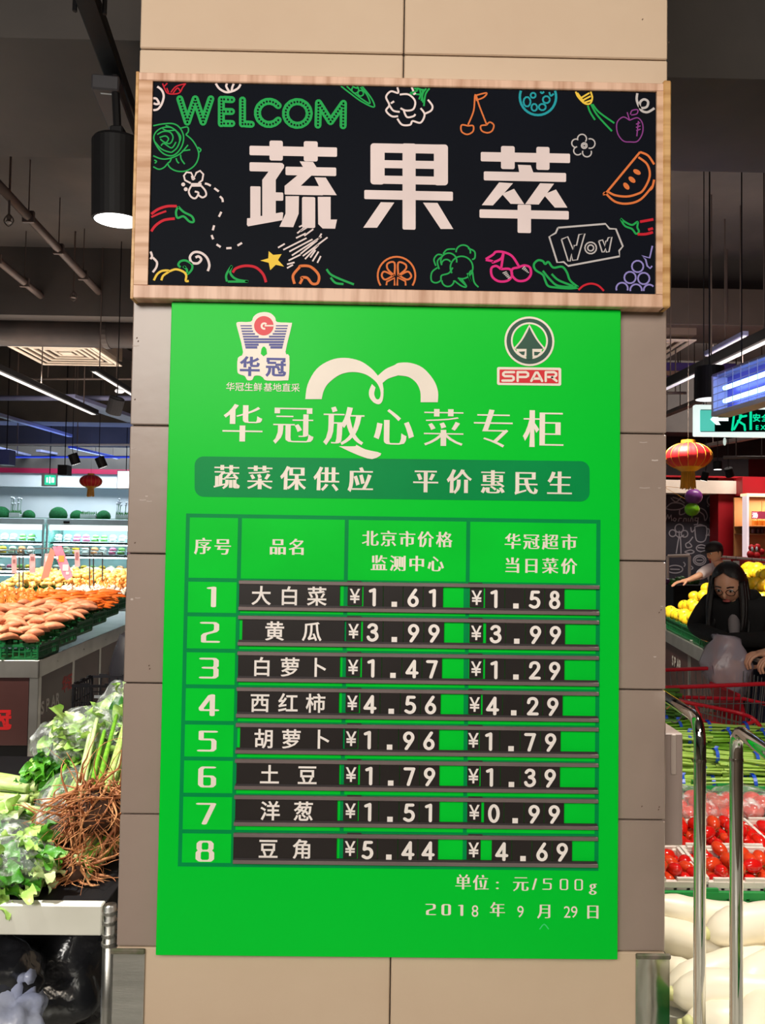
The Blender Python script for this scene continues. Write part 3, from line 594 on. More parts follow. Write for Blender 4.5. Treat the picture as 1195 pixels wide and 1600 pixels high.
# ================================================================ THE GREEN PRICE BOARD
YG = -.020
M_green = mat('bright green board', srgb(0, 210, 52), .36, col2=srgb(0, 206, 50), scale=1, spec=.12)
M_dgreen = mat('deep green print', srgb(0, 150, 76), .4, spec=.12); M_white = mat('printed cream white', srgb(252, 240, 226), .45, spec=.3)
M_inner = mat('green print', srgb(0, 214, 52), .4, spec=.12)
bd = thing('price_board', 'tall bright green vegetable price board hanging on the pillar', 'price board', (0, -.01, ZB - .74))
MB().bb((-.515, YG, ZB - .738), (.515, -.0006, min(ZB + .738, zbm - .001)), .0015).build('panel', M_green, bd)
E = .0006
def brect(name, x0_, y0_, x1_, y1_, m, y, r_=0):
    mb = MB()
    if r_:
        P = rrect(x0_, y0_, x1_, y1_, r_, .0125, 6); vs = [PY(a, b, y) for a, b in P]; mb.add(vs, [tuple(range(len(vs)))])
    else:
        a, b = PY(x0_, y0_, y), PY(x1_, y1_, y); mb.add([(a.x, y, a.z), (b.x, y, a.z), (b.x, y, b.z), (a.x, y, b.z)], [(0, 1, 2, 3)])
    return mb.build(name, m, bd)
brect('banner', 304, 713, 921, 776, M_dgreen, YG - E, 14)
def line(s, em, m=M_white, name='lettering', y=YG - 2 * E, **k): return lettering([(c, x, y_, em) for c, x, y_ in s], m, bd, y, name, **k)
line([('华', 379, 661), ('冠', 458, 663), ('放', 537, 665), ('心', 615, 667), ('菜', 693, 668), ('专', 771, 669), ('柜', 849, 670)], 65, hx=.028, hy=-.018)
line([('蔬', 354, 745), ('菜', 406, 746), ('保', 458, 747), ('供', 510, 748), ('应', 563, 749), ('平', 665, 751), ('价', 717.5, 752), ('惠', 770, 753), ('民', 822, 754), ('生', 874, 755)], 40, hx=.036, hy=-.006)
line([('序', 317, 853), ('号', 348, 854), ('品', 434, 854), ('名', 464, 854.5)], 27, hx=.035, hy=-.004)
line([('北', 578.5, 841), ('京', 607, 841.5), ('市', 636, 842), ('价', 665, 842.5), ('格', 694, 843), ('监', 592, 879.5), ('测', 621.5, 880), ('中', 651, 880.5), ('心', 680.5, 881), ('华', 801, 845.5), ('冠', 830, 846), ('超', 859.5, 846.5), ('市', 889, 847), ('当', 800.5, 883), ('日', 830, 883.5), ('菜', 859.5, 884), ('价', 889, 884.5)], 26, hx=.032, hy=-.006)
line([('单', 723.5, 1378), ('位', 751, 1379), (':', 777, 1380), ('元', 813.5, 1380.5), ('/', 835, 1381), ('g', 926, 1383)], 25, hx=.03, hy=-.012)
line([('8', 742, 1423), ('9', 813, 1424), ('2', 886, 1424.5), ('9', 897, 1424.5)], 25, hx=0, hy=0, sx=.92)
line([('年', 777, 1421), ('月', 851, 1423.5), ('日', 926, 1424.5)], 24, hx=.03, hy=-.012)
# white double-arch swoosh
def B1(x, y): return (330 + x / 3.983, 470 + y / 3.983)
def B2(x, y): return (620 + x / 3.319, 470 + y / 3.319)
def smp(P, k=4): return [(v.x, v.y) for v in smooth_pts([Vector((x, y, 0)) for x, y in P], k)]
sw = smp([B1(585, 612), B1(600, 520), B1(655, 425), B1(740, 370), B1(830, 355), B1(925, 374), B1(995, 420), B1(1037, 466)])
sw += smp([B1(1037, 466), B1(1085, 425), B1(1140, 400), B2(10, 322), B2(70, 322), B2(135, 348), B2(190, 410), B2(213, 470), B2(212, 526)])
sw += smp([B2(123, 526), B2(121, 470), B2(100, 425), B2(60, 395), B2(10, 387), B1(1160, 465), B1(1100, 485), B1(1066, 512)])
sw += smp([B1(1072, 550), B1(1070, 600), B1(1060, 632), B1(1040, 644), B1(1010, 632), B1(985, 600), B1(982, 560), B1(1000, 518)])
sw += smp([B1(1022, 540), B1(1014, 580), B1(1026, 610), B1(1045, 610), B1(1054, 580), B1(1046, 540), B1(1020, 500), B1(960, 458), B1(880, 443), B1(800, 460), B1(730, 512), B1(700, 560), B1(687, 612)])
poly_print([sw], M_white, bd, YG - 2.2 * E, 'swoosh')
poly_print([smp([B1(795, 905), B1(895, 905), B1(902, 896), B1(960, 925), B1(1058, 950), B1(1000, 985), B1(900, 955), B1(795, 906)], 3)], M_white, bd, YG - 2.2 * E, 'swoosh_tail')
# store emblem: striped W with a red disc
M_lblue = mat('printed blue', srgb(34, 40, 140), .45); M_lred = mat('printed emblem red', srgb(226, 10, 36), .45); M_lgreen = mat('printed fir green', srgb(0, 78, 58), .45)
bk = poly_print([smp([B1(157, 150), B1(165, 132), B1(245, 130), B1(262, 100), B1(290, 78), B1(330, 70), B1(370, 78), B1(398, 105), B1(410, 132), B1(490, 137), B1(500, 155), B1(462, 318), B1(486, 345), B1(482, 480), B1(460, 495), B1(345, 496), B1(322, 478), B1(300, 466), B1(268, 468), B1(255, 492), B1(225, 494), B1(208, 468), B1(172, 455), B1(162, 430), B1(166, 355), B1(198, 320), B1(157, 152)], 3)], M_white, bd, YG - 2 * E, 'emblem_backing')
mb = MB()
n_ = 9
for i in range(n_):
    y = 152 + i * 16.3; h = 7 + i * 1.0
    for side in (0, 1):
        t = (y - 150) / 150
        xl, xr = (180 + 35 * t, 478 - 38 * t)
        rr = 75 ** 2 - (y + h / 2 - 155) ** 2; cut = math.sqrt(rr) if rr > 0 else 0
        ra = 42 ** 2 - (y + h / 2 - 300) ** 2
        if y > 255: cut = max(cut, math.sqrt(ra) if ra > 0 else 0)
        P = [(xl, y), (327 - cut, y), (327 - cut, y + h), (xl + h * .23, y + h)] if side == 0 else [(327 + cut, y), (xr, y), (xr - h * .23, y + h), (327 + cut, y + h)]
        vs = [PY(*B1(*p), YG - 2.6 * E) for p in P]; mb.add(vs, [(0, 1, 2, 3)])
mb.build('emblem_stripes', M_lblue, bd)
mb = MB(); mb.add(*disc(B1(327, 155), .0222, YG - 2.8 * E, 28)); mb.build('emblem_disc', M_lred, bd)
mb = MB(); ribbon(mb, [B1(*p) for p in arc(330, 157, 17, -40, -290, 10)], .0045, YG - 3.2 * E, sm=1); ribbon(mb, [B1(332, 155), B1(388, 155)], .0035, YG - 3.3 * E, sm=0); mb.build('emblem_letter', M_white, bd)
poly_print([[B1(308, 330), B1(312, 300), B1(322, 285), B1(333, 286), B1(343, 300), B1(347, 330), B1(325, 345)]], M_green, bd, YG - 3 * E, 'emblem_arch')
lettering([('华', *B1(240, 407), 32), ('冠', *B1(402, 410), 32)], M_lblue, bd, YG - 2.8 * E, 'emblem_characters', .035, .02)
lettering([(c, 360 + 14.3 * i + (1.5 if i > 3 else 0), 604 + .25 * i, 14.2) for i, c in enumerate('华冠生鲜基地直采')], M_white, bd, YG - 2 * E, 'lettering', .006, .006)
# fir tree emblem and red name plate
mb = MB(); mb.add(*disc(B2(687, 210), .0573, YG - 2 * E, 40)); mb.build('emblem_backing', M_white, bd)
mb = MB(); mb.add(*disc(B2(687, 210), .0525, YG - 2.4 * E, 40)); mb.build('emblem_ring', M_lgreen, bd)
mb = MB(); mb.add(*disc(B2(687, 207), .0425, YG - 2.8 * E, 40)); mb.build('emblem_ring_edge', M_white, bd)
mb = MB(); mb.add(*disc(B2(687, 207), .0385, YG - 3.2 * E, 40)); mb.build('emblem_field', M_green, bd)
poly_print([smp([B2(687, 122), B2(702, 148), B2(735, 205), B2(772, 250)], 4) + smp([B2(772, 250), B2(752, 252), B2(748, 280), B2(715, 292), B2(700, 285), B2(698, 252)], 2) + [B2(676, 252)] + smp([B2(674, 285), B2(660, 292), B2(625, 280), B2(620, 252), B2(603, 248)], 2) + smp([B2(603, 248), B2(640, 205), B2(672, 148), B2(687, 122)], 4)], M_white, bd, YG - 3.6 * E, 'emblem_tree_edge')
poly_print([smp([B2(687, 133), B2(698, 160), B2(725, 205), B2(757, 245)], 4) + [B2(757, 249), B2(617, 249), B2(617, 245)] + smp([B2(617, 245), B2(650, 205), B2(676, 160), B2(687, 133)], 4)], M_lgreen, bd, YG - 4 * E, 'emblem_tree')
poly_print([[B2(672, 245), B2(702, 245), B2(703, 305), B2(671, 305)], [B2(630, 264), B2(664, 262), B2(660, 282), B2(648, 280)], [B2(711, 264), B2(745, 266), B2(728, 282), B2(712, 284)]], M_lgreen, bd, YG - 4.2 * E, 'emblem_trunk')
x_, y_ = B2(519, 343); x2, y2 = B2(852, 440)
brect('name_plate_edge', x_, y_, x2, y2 - 1, M_white, YG - 2 * E, 3); x_, y_ = B2(532, 356); x2, y2 = B2(838, 428)
brect('name_plate', x_, y_, x2, y2 - 1, M_lred, YG - 2.6 * E, 1)
mb = MB()
def spar(mb, fx, wd, y, hz=1.0, paths=None):
    for P in (([(58, 4), (12, 4), (4, 10), (4, 18), (12, 24), (48, 24), (56, 30), (56, 40), (48, 46), (0, 46)],), ([(76, 48), (76, 4), (118, 4), (128, 10), (128, 22), (118, 28), (86, 28)],), ([(144, 48), (166, 6), (176, 6), (198, 48)],), ([(156, 36), (186, 36)],), ([(216, 48), (216, 4), (258, 4), (268, 10), (268, 20), (258, 28), (228, 28)],), ([(248, 30), (270, 48)],)):
        Q = []; pen(None, [fx(*p) for p in P[0]], wd / .0014, wd / .0014, None, 0, Q); pen_fill(Q, lambda a, b: tuple(PY(a, b, y)), mb)
spar(mb, lambda a, b: B2(547 + a * 1.04, 366 + b * 1.04), .0052, YG - 3.2 * E); mb.build('lettering', M_white, bd)
# table: deep green field with lighter cells on it
rows_t = [803, 903, 957, 1013, 1069, 1125.5, 1181.5, 1238, 1295, 1351]
a = PY(288, 803, YG); Xc = [PY(285, 1050, YG).x, PY(371, 860, YG).x, PY(538, 860, YG).x, PY(728, 860, YG).x, PY(930, 1050, YG).x, PY(936.5, 1050, YG).x]
Zr = [PY(600, y + (600 - 288) * .013, YG).z for y in rows_t]
zend = PY(600, 1357, YG).z
mb = MB(); mb.add([(Xc[0], YG - E, Zr[0]), (Xc[5], YG - E, Zr[0]), (Xc[5], YG - E, zend), (Xc[0], YG - E, zend)], [(0, 1, 2, 3)]); mb.build('table_grid', M_dgreen, bd)
t = .0088
xs = [Xc[0], Xc[1], Xc[2], Xc[3], Xc[4]]
def cell(i, j):
    za, zb2 = Zr[i] - t, (Zr[i + 1] if i < 8 else zend + t)
    mb = MB(); y = YG - 1.7 * E; mb.add([(xs[j] + t, y, za), (xs[j + 1], y, za), (xs[j + 1], y, zb2), (xs[j] + t, y, zb2)], [(0, 1, 2, 3)]); mb.build('table_cell', M_inner, bd)
for i in range(9):
    for j in range(4): cell(i, j)
S_ = .001467
num_xy = [(331, 932), (328, 988), (327, 1044), (325, 1101), (324, 1158), (323, 1214), (322, 1271), (320, 1330)]
for i, (x, y) in enumerate(num_xy):
    mb = MB(); q = PY(x, y, YG - 2.6 * E); hh = 32 * S_
    Q = []; pen(mb, DW[str(i + 1)], .205, .085, None, 0, Q); pen_fill(Q, lambda a, b: (q.x + (a - .31) * hh * 1.2, YG - 2.6 * E, q.z + (b - .5) * hh), mb).build('row_number', M_white, bd)
for ch, x, y in (('2', 673, 1421), ('0', 697, 1421.5), ('1', 720, 1422), ('5', 855, 1381.5), ('0', 881, 1382), ('0', 904, 1382.5)):
    mb = MB(); q = PY(x, y, YG - 2.6 * E); hh = 17 * S_; k = y > 1400
    Q = []; pen(mb, DW[ch], .21 if k else .13, .08, None, 0, Q); pen_fill(Q, lambda a, b: (q.x + (a - .31) * hh * 1.2, YG - 2.6 * E, q.z + (b - .5) * hh), mb).build('lettering', M_white, bd)
# rails and loose cards
M_rail = mat('grey aluminium rail', srgb(138, 124, 122), .42, .35, col2=srgb(126, 112, 110), scale=4)
M_raild = mat('dark rail lip', srgb(64, 58, 60), .5, .3)
rc = [933.5, 988.5, 1044.5, 1100.5, 1156.5, 1212.5, 1269, 1328]          # row centre height at x = 620
x_l, x_r = PY(369, 1130, YG).x, PY(934, 1130, YG).x; S = .001467; CH = .0545
card_m = mat('black plastic card', srgb(36, 31, 30), .38, col2=srgb(40, 35, 34), scale=6, spec=.45)
card_w = mat('white card print', srgb(255, 246, 240), .5)
rowz = []
for i, yc in enumerate(rc):
    z = PY(620, yc, YG - .004).z; rowz.append(z)
    for s in (1, -1):
        zc = z + s * (CH / 2 + .0022)
        ra = MB().bb((x_l, YG - .0078, zc - .0042), (x_r, YG - .0006, zc + .0042), .001).build('card_rail', M_rail, bd)
        if s < 0: MB().bb((x_l + .002, YG - .0062, zc + .0043), (x_r - .002, YG - .0012, zc + .0085)).build('rail_lip', M_raild, ra)
    for px in (553, 742): MB().bb((PY(px - 11, yc, YG).x, YG - .0035, z + CH / 2 + .0066), (PY(px + 11, yc, YG).x, YG - .0012, z + CH / 2 + .0085)).build('rail_clip', M_raild, bd)
    for px in (720,): # darker column line seen between the card rails
        MB().bb((PY(px + 4, yc, YG).x, YG - .0013, z - CH / 2 + .002), (PY(px + 10, yc, YG).x, YG - .00115, z + CH / 2 - .001)).build('column_line', M_dgreen, bd)
ordn = ['first', 'second', 'third', 'fourth', 'fifth', 'sixth', 'seventh', 'last']
names = ['大白菜', '黄瓜', '白萝卜', '西红柿', '胡萝卜', '土豆', '洋葱', '豆角']
eng = ['Chinese cabbage', 'cucumber', 'white radish', 'tomato', 'carrot', 'potato', 'onion', 'green bean']
nc = [(373, 531), (378, 538), (371.4, 531), (370, 529.5), (374.5, 535.7), (368.8, 530), (367, 527), (364, 526)]
ncx = [[408, 452, 495], [429, 487], [409, 453, 496], [406, 450, 493], [412, 455, 501], [421, 480], [422, 474], [419, 472]]
y1_ = [(542.6, 565.8), (540.4, 564), (540, 563), (539.5, 561), (538, 559), (537, 559.5), (535.7, 559), (535.7, 558)]
p1 = [(567.3, 692.2), (566.4, 693.8), (565, 690.6), (562, 688.4), (559.3, 685.9), (561.8, 686.5), (560, 686.5), (558.4, 684.3)]
y2_ = [(733.5, 755.8), (733, 755), (732.6, 755), (731.3, 751.5), (730.4, 748.5), (729.7, 749.2), (729.7, 752), (728.8, 751)]
p2 = [(757.4, 882), (759, 883), (757.4, 882), (753.6, 879.2), (748.8, 876), (750.4, 875), (755.8, 881.4), (767.9, 894)]
pr1 = ['1.61', '3.99', '1.47', '4.56', '1.96', '1.79', '1.51', '5.44']; pr2 = ['1.58', '3.99', '1.29', '4.29', '1.79', '1.39', '0.99', '4.69']
def card(name, lab, cat, grp, i, xa, xb, chars, h, dz=0, y=YG - .0048, hx=.04, hy=.035, sx=1.0, th=.0016):
    ax, bx_ = PY(xa, rc[i], y).x, PY(xb, rc[i], y).x; z = rowz[i] + dz
    o = thing(name, lab, cat, ((ax + bx_) / 2, y, z - h / 2), grp)
    MB().bb((ax + .0004, y, z - h / 2), (bx_ - .0004, y + th, z + h / 2), .0004).build('card', card_m, o)
    if chars:
        yt = y - .0003
        P_ = lambda px, py, Y: Vector((PY(px, rc[i], Y).x, Y, z + py))
        for c, px, em in chars:
            q = P_(px, 0, yt); hh = 27 * .001467; mb = MB()
            if c == '▪': mb.add([(q.x - .0062, yt, z - .0095), (q.x + .0062, yt, z - .0095), (q.x + .0062, yt, z - .0217), (q.x - .0062, yt, z - .0217)], [(0, 1, 2, 3)]); mb.build('print', card_w, o)
            elif c in DG:
                Q = []
                for P, sm in DG[c]: pen(mb, P, .185, .17, None, sm, Q)
                pen_fill(Q, lambda a, b: (q.x + (a - .3) * hh * 1.02, yt, q.z + (b - .5) * hh), mb).build('print', card_w, o)
            else: lettering([(c, px, 0, em)], card_w, o, yt, 'print', hx, hy, sx=sx, pixfn=P_)
    return o
for i in range(8):
    card('name_card', f'long black card printed {names[i]} in the {ordn[i]} row of the price board', 'name card', 'name cards on the price board', i, nc[i][0], nc[i][1], [(c, ncx[i][k] , 31) for k, c in enumerate(names[i])], CH, hx=.018, hy=.014)
    for which, yy, pp, pr in (('left', y1_, p1, pr1), ('right', y2_, p2, pr2)):
        col = 'middle column price' if which == 'left' else 'last column price'
        card('currency_card', f'small black yen sign card before the {col} {pr[i]} in the {ordn[i]} row', 'currency card', 'yen sign cards on the price board', i, yy[i][0], yy[i][1], [('¥', (yy[i][0] + yy[i][1]) / 2, 30)], CH - .011, .002, YG - .0036, .012, .012, .92, .0014)
        w4 = (pp[i][1] - pp[i][0]) / 4
        for k, c in enumerate(pr[i]):
            xa = pp[i][0] + k * w4
            nm = 'point_card' if c == '.' else 'digit_card'
            what = 'decimal point' if c == '.' else 'white digit ' + c
            pos = ['before the point', '', 'just after the point', 'at the end'][k]
            card(nm, f'{what} card {pos + " " if pos else ""}of {col} {pr[i]}, {ordn[i]} row', 'digit card', 'digit cards on the price board', i, xa, xa + w4, [('▪' if c == '.' else c, xa + w4 * (.56 if c == '.' else .5), 38)], CH + .001, 0, YG - .0056, .045, .028, .95)
# little peeled mark under the date
mb = MB(); ribbon(mb, [(843, 1452), (850, 1444), (857, 1452)], .0025, YG - E, sm=3); mb.build('peeled_mark', mat('pale green scuff', srgb(60, 225, 130), .5), bd)
# ================================================================ CEILING GEAR, LEFT
def lens_mat(name, col, st): return mat(name, (.9, .9, .9), .4, emit=col, estr=st)
L_warm = lens_mat('lit lamp lens', (1, .97, .92), 7); L_cool = lens_mat('lit cool tube', (.75, .9, 1), 5)
M_gear = mat('black lamp housing', srgb(19, 18, 20), .6, col2=srgb(14, 13, 15), scale=6, spec=.25)
def strut(name, label, cat, a, b, r, m, group=None, n=10):
    a, b = Vector(a), Vector(b); t = thing(name, label, cat, (a + b) / 2, group); MB().tube([a, b], r, n).build('pipe', m, t, smooth=True); return t
# near ceiling track with its driver box and large cylinder lamp
A, B_ = PZ(118, -40, 3.42), PZ(207, 205, 3.42)
tr = thing('lighting_track', 'black ceiling track box with the large cylinder lamp below', 'lighting track', (A + B_) / 2)
dr = (B_ - A).normalized(); sd = Vector((dr.y, -dr.x, 0)).normalized()
Rz = Matrix((sd, dr, Vector((0, 0, 1)))).transposed()
MB().box((A + B_) / 2 + Vector((0, 0, .03)), (.075, (B_ - A).length * 1.4, .05), Rz, .006).build('rail', M_gear, tr)
q = PZ(165, 130, 3.36)
MB().box(q + dr * .16, (.105, .34, .06), Rz, .006).build('driver_box', mat('dark grey plastic', srgb(56, 54, 58), .5), tr)
MB().box(q + dr * .02 + Vector((-.0, -.0, -.031)), (.045, .008, .001), Rz).build('sticker', M_whitewall, tr)
for s_ in (-1, 1): MB().tube([PZ(140, 20, 3.42) + sd * .05 * s_, PZ(140, 20, 3.42) + sd * .05 * s_ + Vector((0, 0, 1.1))], .008, 6).build('hanger', M_gear, tr)
c0 = PD(184, 345, 3.0)
pl = thing('cylinder_lamp', 'large black cylinder ceiling lamp glowing white underneath beside the sign', 'lamp', c0)
tl = Matrix.Translation(c0) @ Matrix.Rotation(math.radians(4), 4, 'X')
MB().lathe([(.088, 0), (.098, .002), (.098, .30), (.09, .312), (.0, .312)], 32, tl).build('housing', M_gear, pl, smooth=False)
MB().lathe([(.0, -.001), (.088, -.001), (.088, .004), (0, .004)], 32, tl).build('lens', lens_mat('bright lamp lens', (1, 1, .98), 5), pl)
MB().tube([tl @ Vector((0, 0, .31)), Vector((c0.x - .02, c0.y - .02, 3.4))], .016, 8).build('stem', M_gear, pl)
MB().box(tl @ Vector((0, 0, .335)), (.05, .05, .05), None, .005).build('joint', M_gear, pl)
# conduits running away from us, with clamps
M_cond = mat('grey conduit', srgb(96, 82, 76), .55, .2, col2=srgb(80, 70, 66), scale=4)
def conduit(p0, p1, z, r, lab):
    a, b = PZ(*p0, z), PZ(*p1, z); t = thing('conduit', lab, 'conduit', (a + b) / 2); MB().tube([a, b], r, 8).build('pipe', M_cond, t, smooth=True)
    n = int((b - a).length / .6)
    for k in range(1, n): q = a.lerp(b, k / n); MB().box(q, (r * 2.6, .03, r * 2.6), None, .004).build('clamp', M_cond, t); MB().tube([q, q + Vector((0, 0, ZC - z))], .005, 5).build('rod', M_cond, t)
    return t
conduit((-90, 195), (212, 518), 4.05, .035, 'grey ceiling conduit running back beside the cylinder lamp')
conduit((-60, 360), (136, 522), 4.0, .035, 'grey ceiling conduit left of the other, ending at the duct')
mb = MB()
for (px, py) in ((14, 338), (115, 458)):
    q = PZ(px, py, 3.9); t = thing('sprinkler', 'small sprinkler head under the ' + ('conduit at the photo edge' if px < 50 else 'dark ceiling before the duct'), 'sprinkler', q)
    MB().tube([q, Vector((q.x, q.y, ZC))], .008, 6).build('stem', M_cond, t); MB().lathe([(0, -.05), (.03, -.045), (.012, -.03), (.02, 0), (0, 0)], 8, Matrix.Translation(q)).build('head', M_cond, t)
    MB().tube(smooth_pts([q + Vector((.0, 0, .02)), q + Vector((.035, 0, -.03)), q + Vector((0, 0, -.075)), q + Vector((-.035, 0, -.03)), q + Vector((0, 0, .02))], 4), .005, 5).build('guard', M_cond, t)
# round air duct across
M_duct2 = mat('dark round duct', srgb(66, 56, 52), .5, .2, col2=srgb(50, 44, 42), scale=3)
dz = PD(100, 523, 8.1)
t = thing('air_duct', 'dark round air duct hung across the ceiling on the left', 'duct', dz)
MB().tube([(-9, dz.y, dz.z + .02), (-1.4, dz.y, dz.z + .02)], .15, 20).build('duct', M_duct2, t, smooth=True)
for x in (-7, -5.6, -4.2, -2.9, -1.8): MB().tube([(x - .03, dz.y, dz.z + .02), (x + .03, dz.y, dz.z + .02)], .16, 20).build('collar', M_duct2, t)
for x in (-6, -4.9, -3.35, -2.3): MB().tube([(x, dz.y - .01, dz.z), (x - .1, dz.y - .17, ZC)], .012, 5).build('strap', M_gear, t)
t = thing('branch_duct', 'dark square duct branch running back from the round duct', 'duct', (-3.05, 8, 3.7))
a, b = PZ(120, 500, 4.15), PZ(205, 556, 4.15)
MB().tube([a, b], .09, 4).build('duct', M_duct2, t)
# ceiling cassette grille
M_ac = mat('cream air grille', srgb(240, 226, 206), .5, col2=srgb(228, 212, 192), scale=3); M_acd = mat('dark grille slot', srgb(70, 60, 52), .7)
def cassette(cx_, cy_, z, w_, label, m=M_ac, dark=True):
    t = thing('ceiling_grille', label, 'air grille', (cx_, cy_, z))
    def fr(a0, a1, zz, name, mm):
        for s_ in (-1, 1):
            MB().bb((cx_ - a0, cy_ + s_ * a0, zz), (cx_ + a0, cy_ + s_ * a1, zz + .012)).build(name, mm, t); MB().bb((cx_ + s_ * a0, cy_ - a1, zz), (cx_ + s_ * a1, cy_ + a1, zz + .012)).build(name, mm, t)
    h = w_ / 2; fr(h, h - .05, z, 'frame', m)
    for k in range(4):
        a0 = h - .08 - k * .085; fr(a0, a0 - .035, z + .012 + .008 * k, 'louvre', m)
    MB().bb((cx_ - .07, cy_ - .07, z + .03), (cx_ + .07, cy_ + .07, z + .04)).build('centre_plate', m, t)
    MB().bb((cx_ - h, cy_ - h, z + .06), (cx_ + h, cy_ + h, z + .32)).build('box', mat('grille housing', srgb(120, 104, 90), .7) , t)
    return t
ga, gb = PZ(10, 541, 3.62), PZ(190, 573, 3.62); gc = PZ(148, 543, 3.62); gd = PZ(66, 569, 3.62)
gx = (ga.x + gc.x + gb.x + gd.x) / 4; gy = (ga.y + gb.y + gc.y + gd.y) / 4
cassette(gx, gy, 3.62, ((gc.x - ga.x) + (gb.x - gd.x)) / 2, 'square cream ceiling air grille left of the pillar')
# slim linear lamps and tracks, blue ambient light put into the far ones' colour
M_bluebar = mat('grey bar with blue light in it', srgb(128, 132, 168), .5, .1, col2=srgb(110, 114, 150), scale=3)
def bar(name, lab, cat, p0, p1, z, w_, h_, m, lens=None, z1=None):
    a, b = PZ(*p0, z), PZ(*p1, z1 or z); t = thing(name, lab, cat, (a + b) / 2); dr = (b - a).normalized()
    sd = Vector((dr.y, -dr.x, 0)).normalized(); up = sd.cross(dr); R_ = Matrix((sd, dr, up)).transposed()
    MB().box((a + b) / 2 + up * h_ / 2, (w_, (b - a).length, h_), R_, .003).build('body', m, t)
    if lens: MB().box((a + b) / 2 - up * .004, (w_ * .5, (b - a).length * .98, .006), R_).build('diffuser', lens, t)
    for k in (.12, .5, .88): q = a.lerp(b, k); MB().tube([q + Vector((0, 0, h_)), Vector((q.x, q.y, ZC))], .006, 5).build('wire', M_cond, t)
    return t
L_dim = lens_mat('dim strip lens', (.95, .97, 1), .35); L_blue = lens_mat('blue strip lens', (.35, .5, 1), .9)
bar('linear_lamp', 'long black linear lamp with pale strip below the cream grille', 'lamp', (-60, 555), (148, 648), 3.1, .10, .06, M_gear, L_dim)
bar('linear_lamp', 'short black linear lamp beside the tilted spotlight, left of the pillar', 'lamp', (146, 580), (212, 620), 3.2, .07, .05, M_gear, L_dim)
bar('linear_lamp', 'wide bluish lamp bar behind the tilted spotlight', 'lamp', (100, 622), (214, 660), 3.3, .30, .05, M_bluebar)
bar('linear_lamp', 'thin grey lamp bar running back left of the far white wall', 'lamp', (-40, 640), (110, 683), 3.3, .09, .05, M_bluebar, None)
bar('linear_lamp', 'blue tinted lamp bar under the far ceiling near the track heads', 'lamp', (110, 700), (184, 717), 3.2, .10, .04, mat('bar with deep blue light in it', srgb(48, 70, 170), .5), L_blue)  # deep blue here is ambient light put into the bar colour
bar('linear_lamp', 'pale blue lamp bar above the red band at the photo edge', 'lamp', (-30, 696), (105, 728), 3.3, .16, .05, M_bluebar, None)
bar('linear_lamp', 'middle blue grey lamp bar above the hanging lantern', 'lamp', (60, 706), (150, 722), 3.35, .12, .05, M_bluebar, None)
def cross(name, lab, cat, px0, px1, py, d, r, m): 
    a, b = PD(px0, py, d), PD(px1, py, d); t = thing(name, lab, cat, (a + b) / 2); MB().tube([a, b], r, 8).build('pipe', m, t, smooth=True)
    for k in (.2, .6): q = a.lerp(b, k); MB().tube([q, Vector((q.x, q.y, ZC))], .008, 5).build('rod', M_cond, t)
cross('ceiling_pipe', 'thin pale pipe across the ceiling behind the cream grille', 'pipe', 40, 214, 592, 9.6, .015, M_cond)
cross('ceiling_pipe', 'thick blue grey pipe across the ceiling below the linear lamp', 'pipe', -20, 214, 622, 10.4, .035, M_bluebar)
cross('ceiling_pipe', 'bright thin pipe across the ceiling above the track heads', 'pipe', -20, 214, 695, 12.2, .018, mat('pale pipe', srgb(196, 200, 216), .4))
cross('ceiling_pipe', 'dark blue pipe across the far ceiling just above the red band', 'pipe', -20, 214, 714, 13.4, .02, mat('bar with deep blue light in it', srgb(48, 70, 170), .5))
def head(px, py, d, R_, L_, tilt, lab, lens=L_warm, side=0.0, lens_r=.85, upto=None):
    q = PD(px, py, d); t = thing('spotlight', lab, 'spotlight', q)
    M_ = Matrix.Translation(q) @ Matrix.Rotation(side, 4, 'Y') @ Matrix.Rotation(tilt, 4, 'X')
    MB().lathe([(R_ * .9, -L_ / 2), (R_, -L_ / 2 + .005), (R_, L_ / 2 - .01), (R_ * .9, L_ / 2), (0, L_ / 2)], 16, M_).build('housing', M_gear, t)
    MB().lathe([(0, -L_ / 2 - .001), (R_ * lens_r, -L_ / 2 - .001), (R_ * lens_r, -L_ / 2 + .004), (0, -L_ / 2 + .004)], 16, M_).build('lens', lens, t)
    top = M_ @ Vector((0, 0, L_ / 2)); MB().tube([M_ @ Vector((0, 0, 0)), top + Vector((0, 0, .06)), Vector((top.x, top.y, ZC))], .005, 6).build('bracket', M_gear, t)
    return t
head(180, 634, 7.6, .075, .17, .3, 'black tilted track spotlight close left of the pillar', L_dim, .35, upto=3.25)
MB().ell(PD(187, 611, 7.6), (.05, .03, .025), 10, 6).build('knob', L_dim, bpy.data.objects['spotlight'])
head(116, 717, 11.5, .07, .16, .25, 'small lit spotlight above the left lantern', L_warm, -.3, upto=3.3)
head(158, 722, 11.5, .07, .16, .25, 'small lit spotlight right above the left lantern', L_warm, -.35, upto=3.3)
def hbox(px0, py0, px1, py1, d, dep, name, lab, cat, m):
    a, b = PD(px0, py0, d), PD(px1, py1, d); t = thing(name, lab, cat, (a + b) / 2); MB().bb((a.x, a.y, a.z), (b.x, a.y + dep, b.z), .004).build('body', m, t)
    q = ((a.x + b.x) / 2, a.y + dep / 2, a.z); MB().tube([q, (q[0], q[1], ZC)], .008, 5).build('hanger', M_gear, t); return t, a, b
hbox(90, 726, 104, 742, 12, .2, 'ceiling_speaker', 'small dark box hanging above the green exit sign', 'speaker', M_gear)
t, a, b = hbox(-4, 702, 14, 726, 11, .2, 'ceiling_speaker', 'blue tinted box hanging at the upper left of the white wall', 'speaker', mat('dusky blue box', srgb(52, 62, 120), .5))
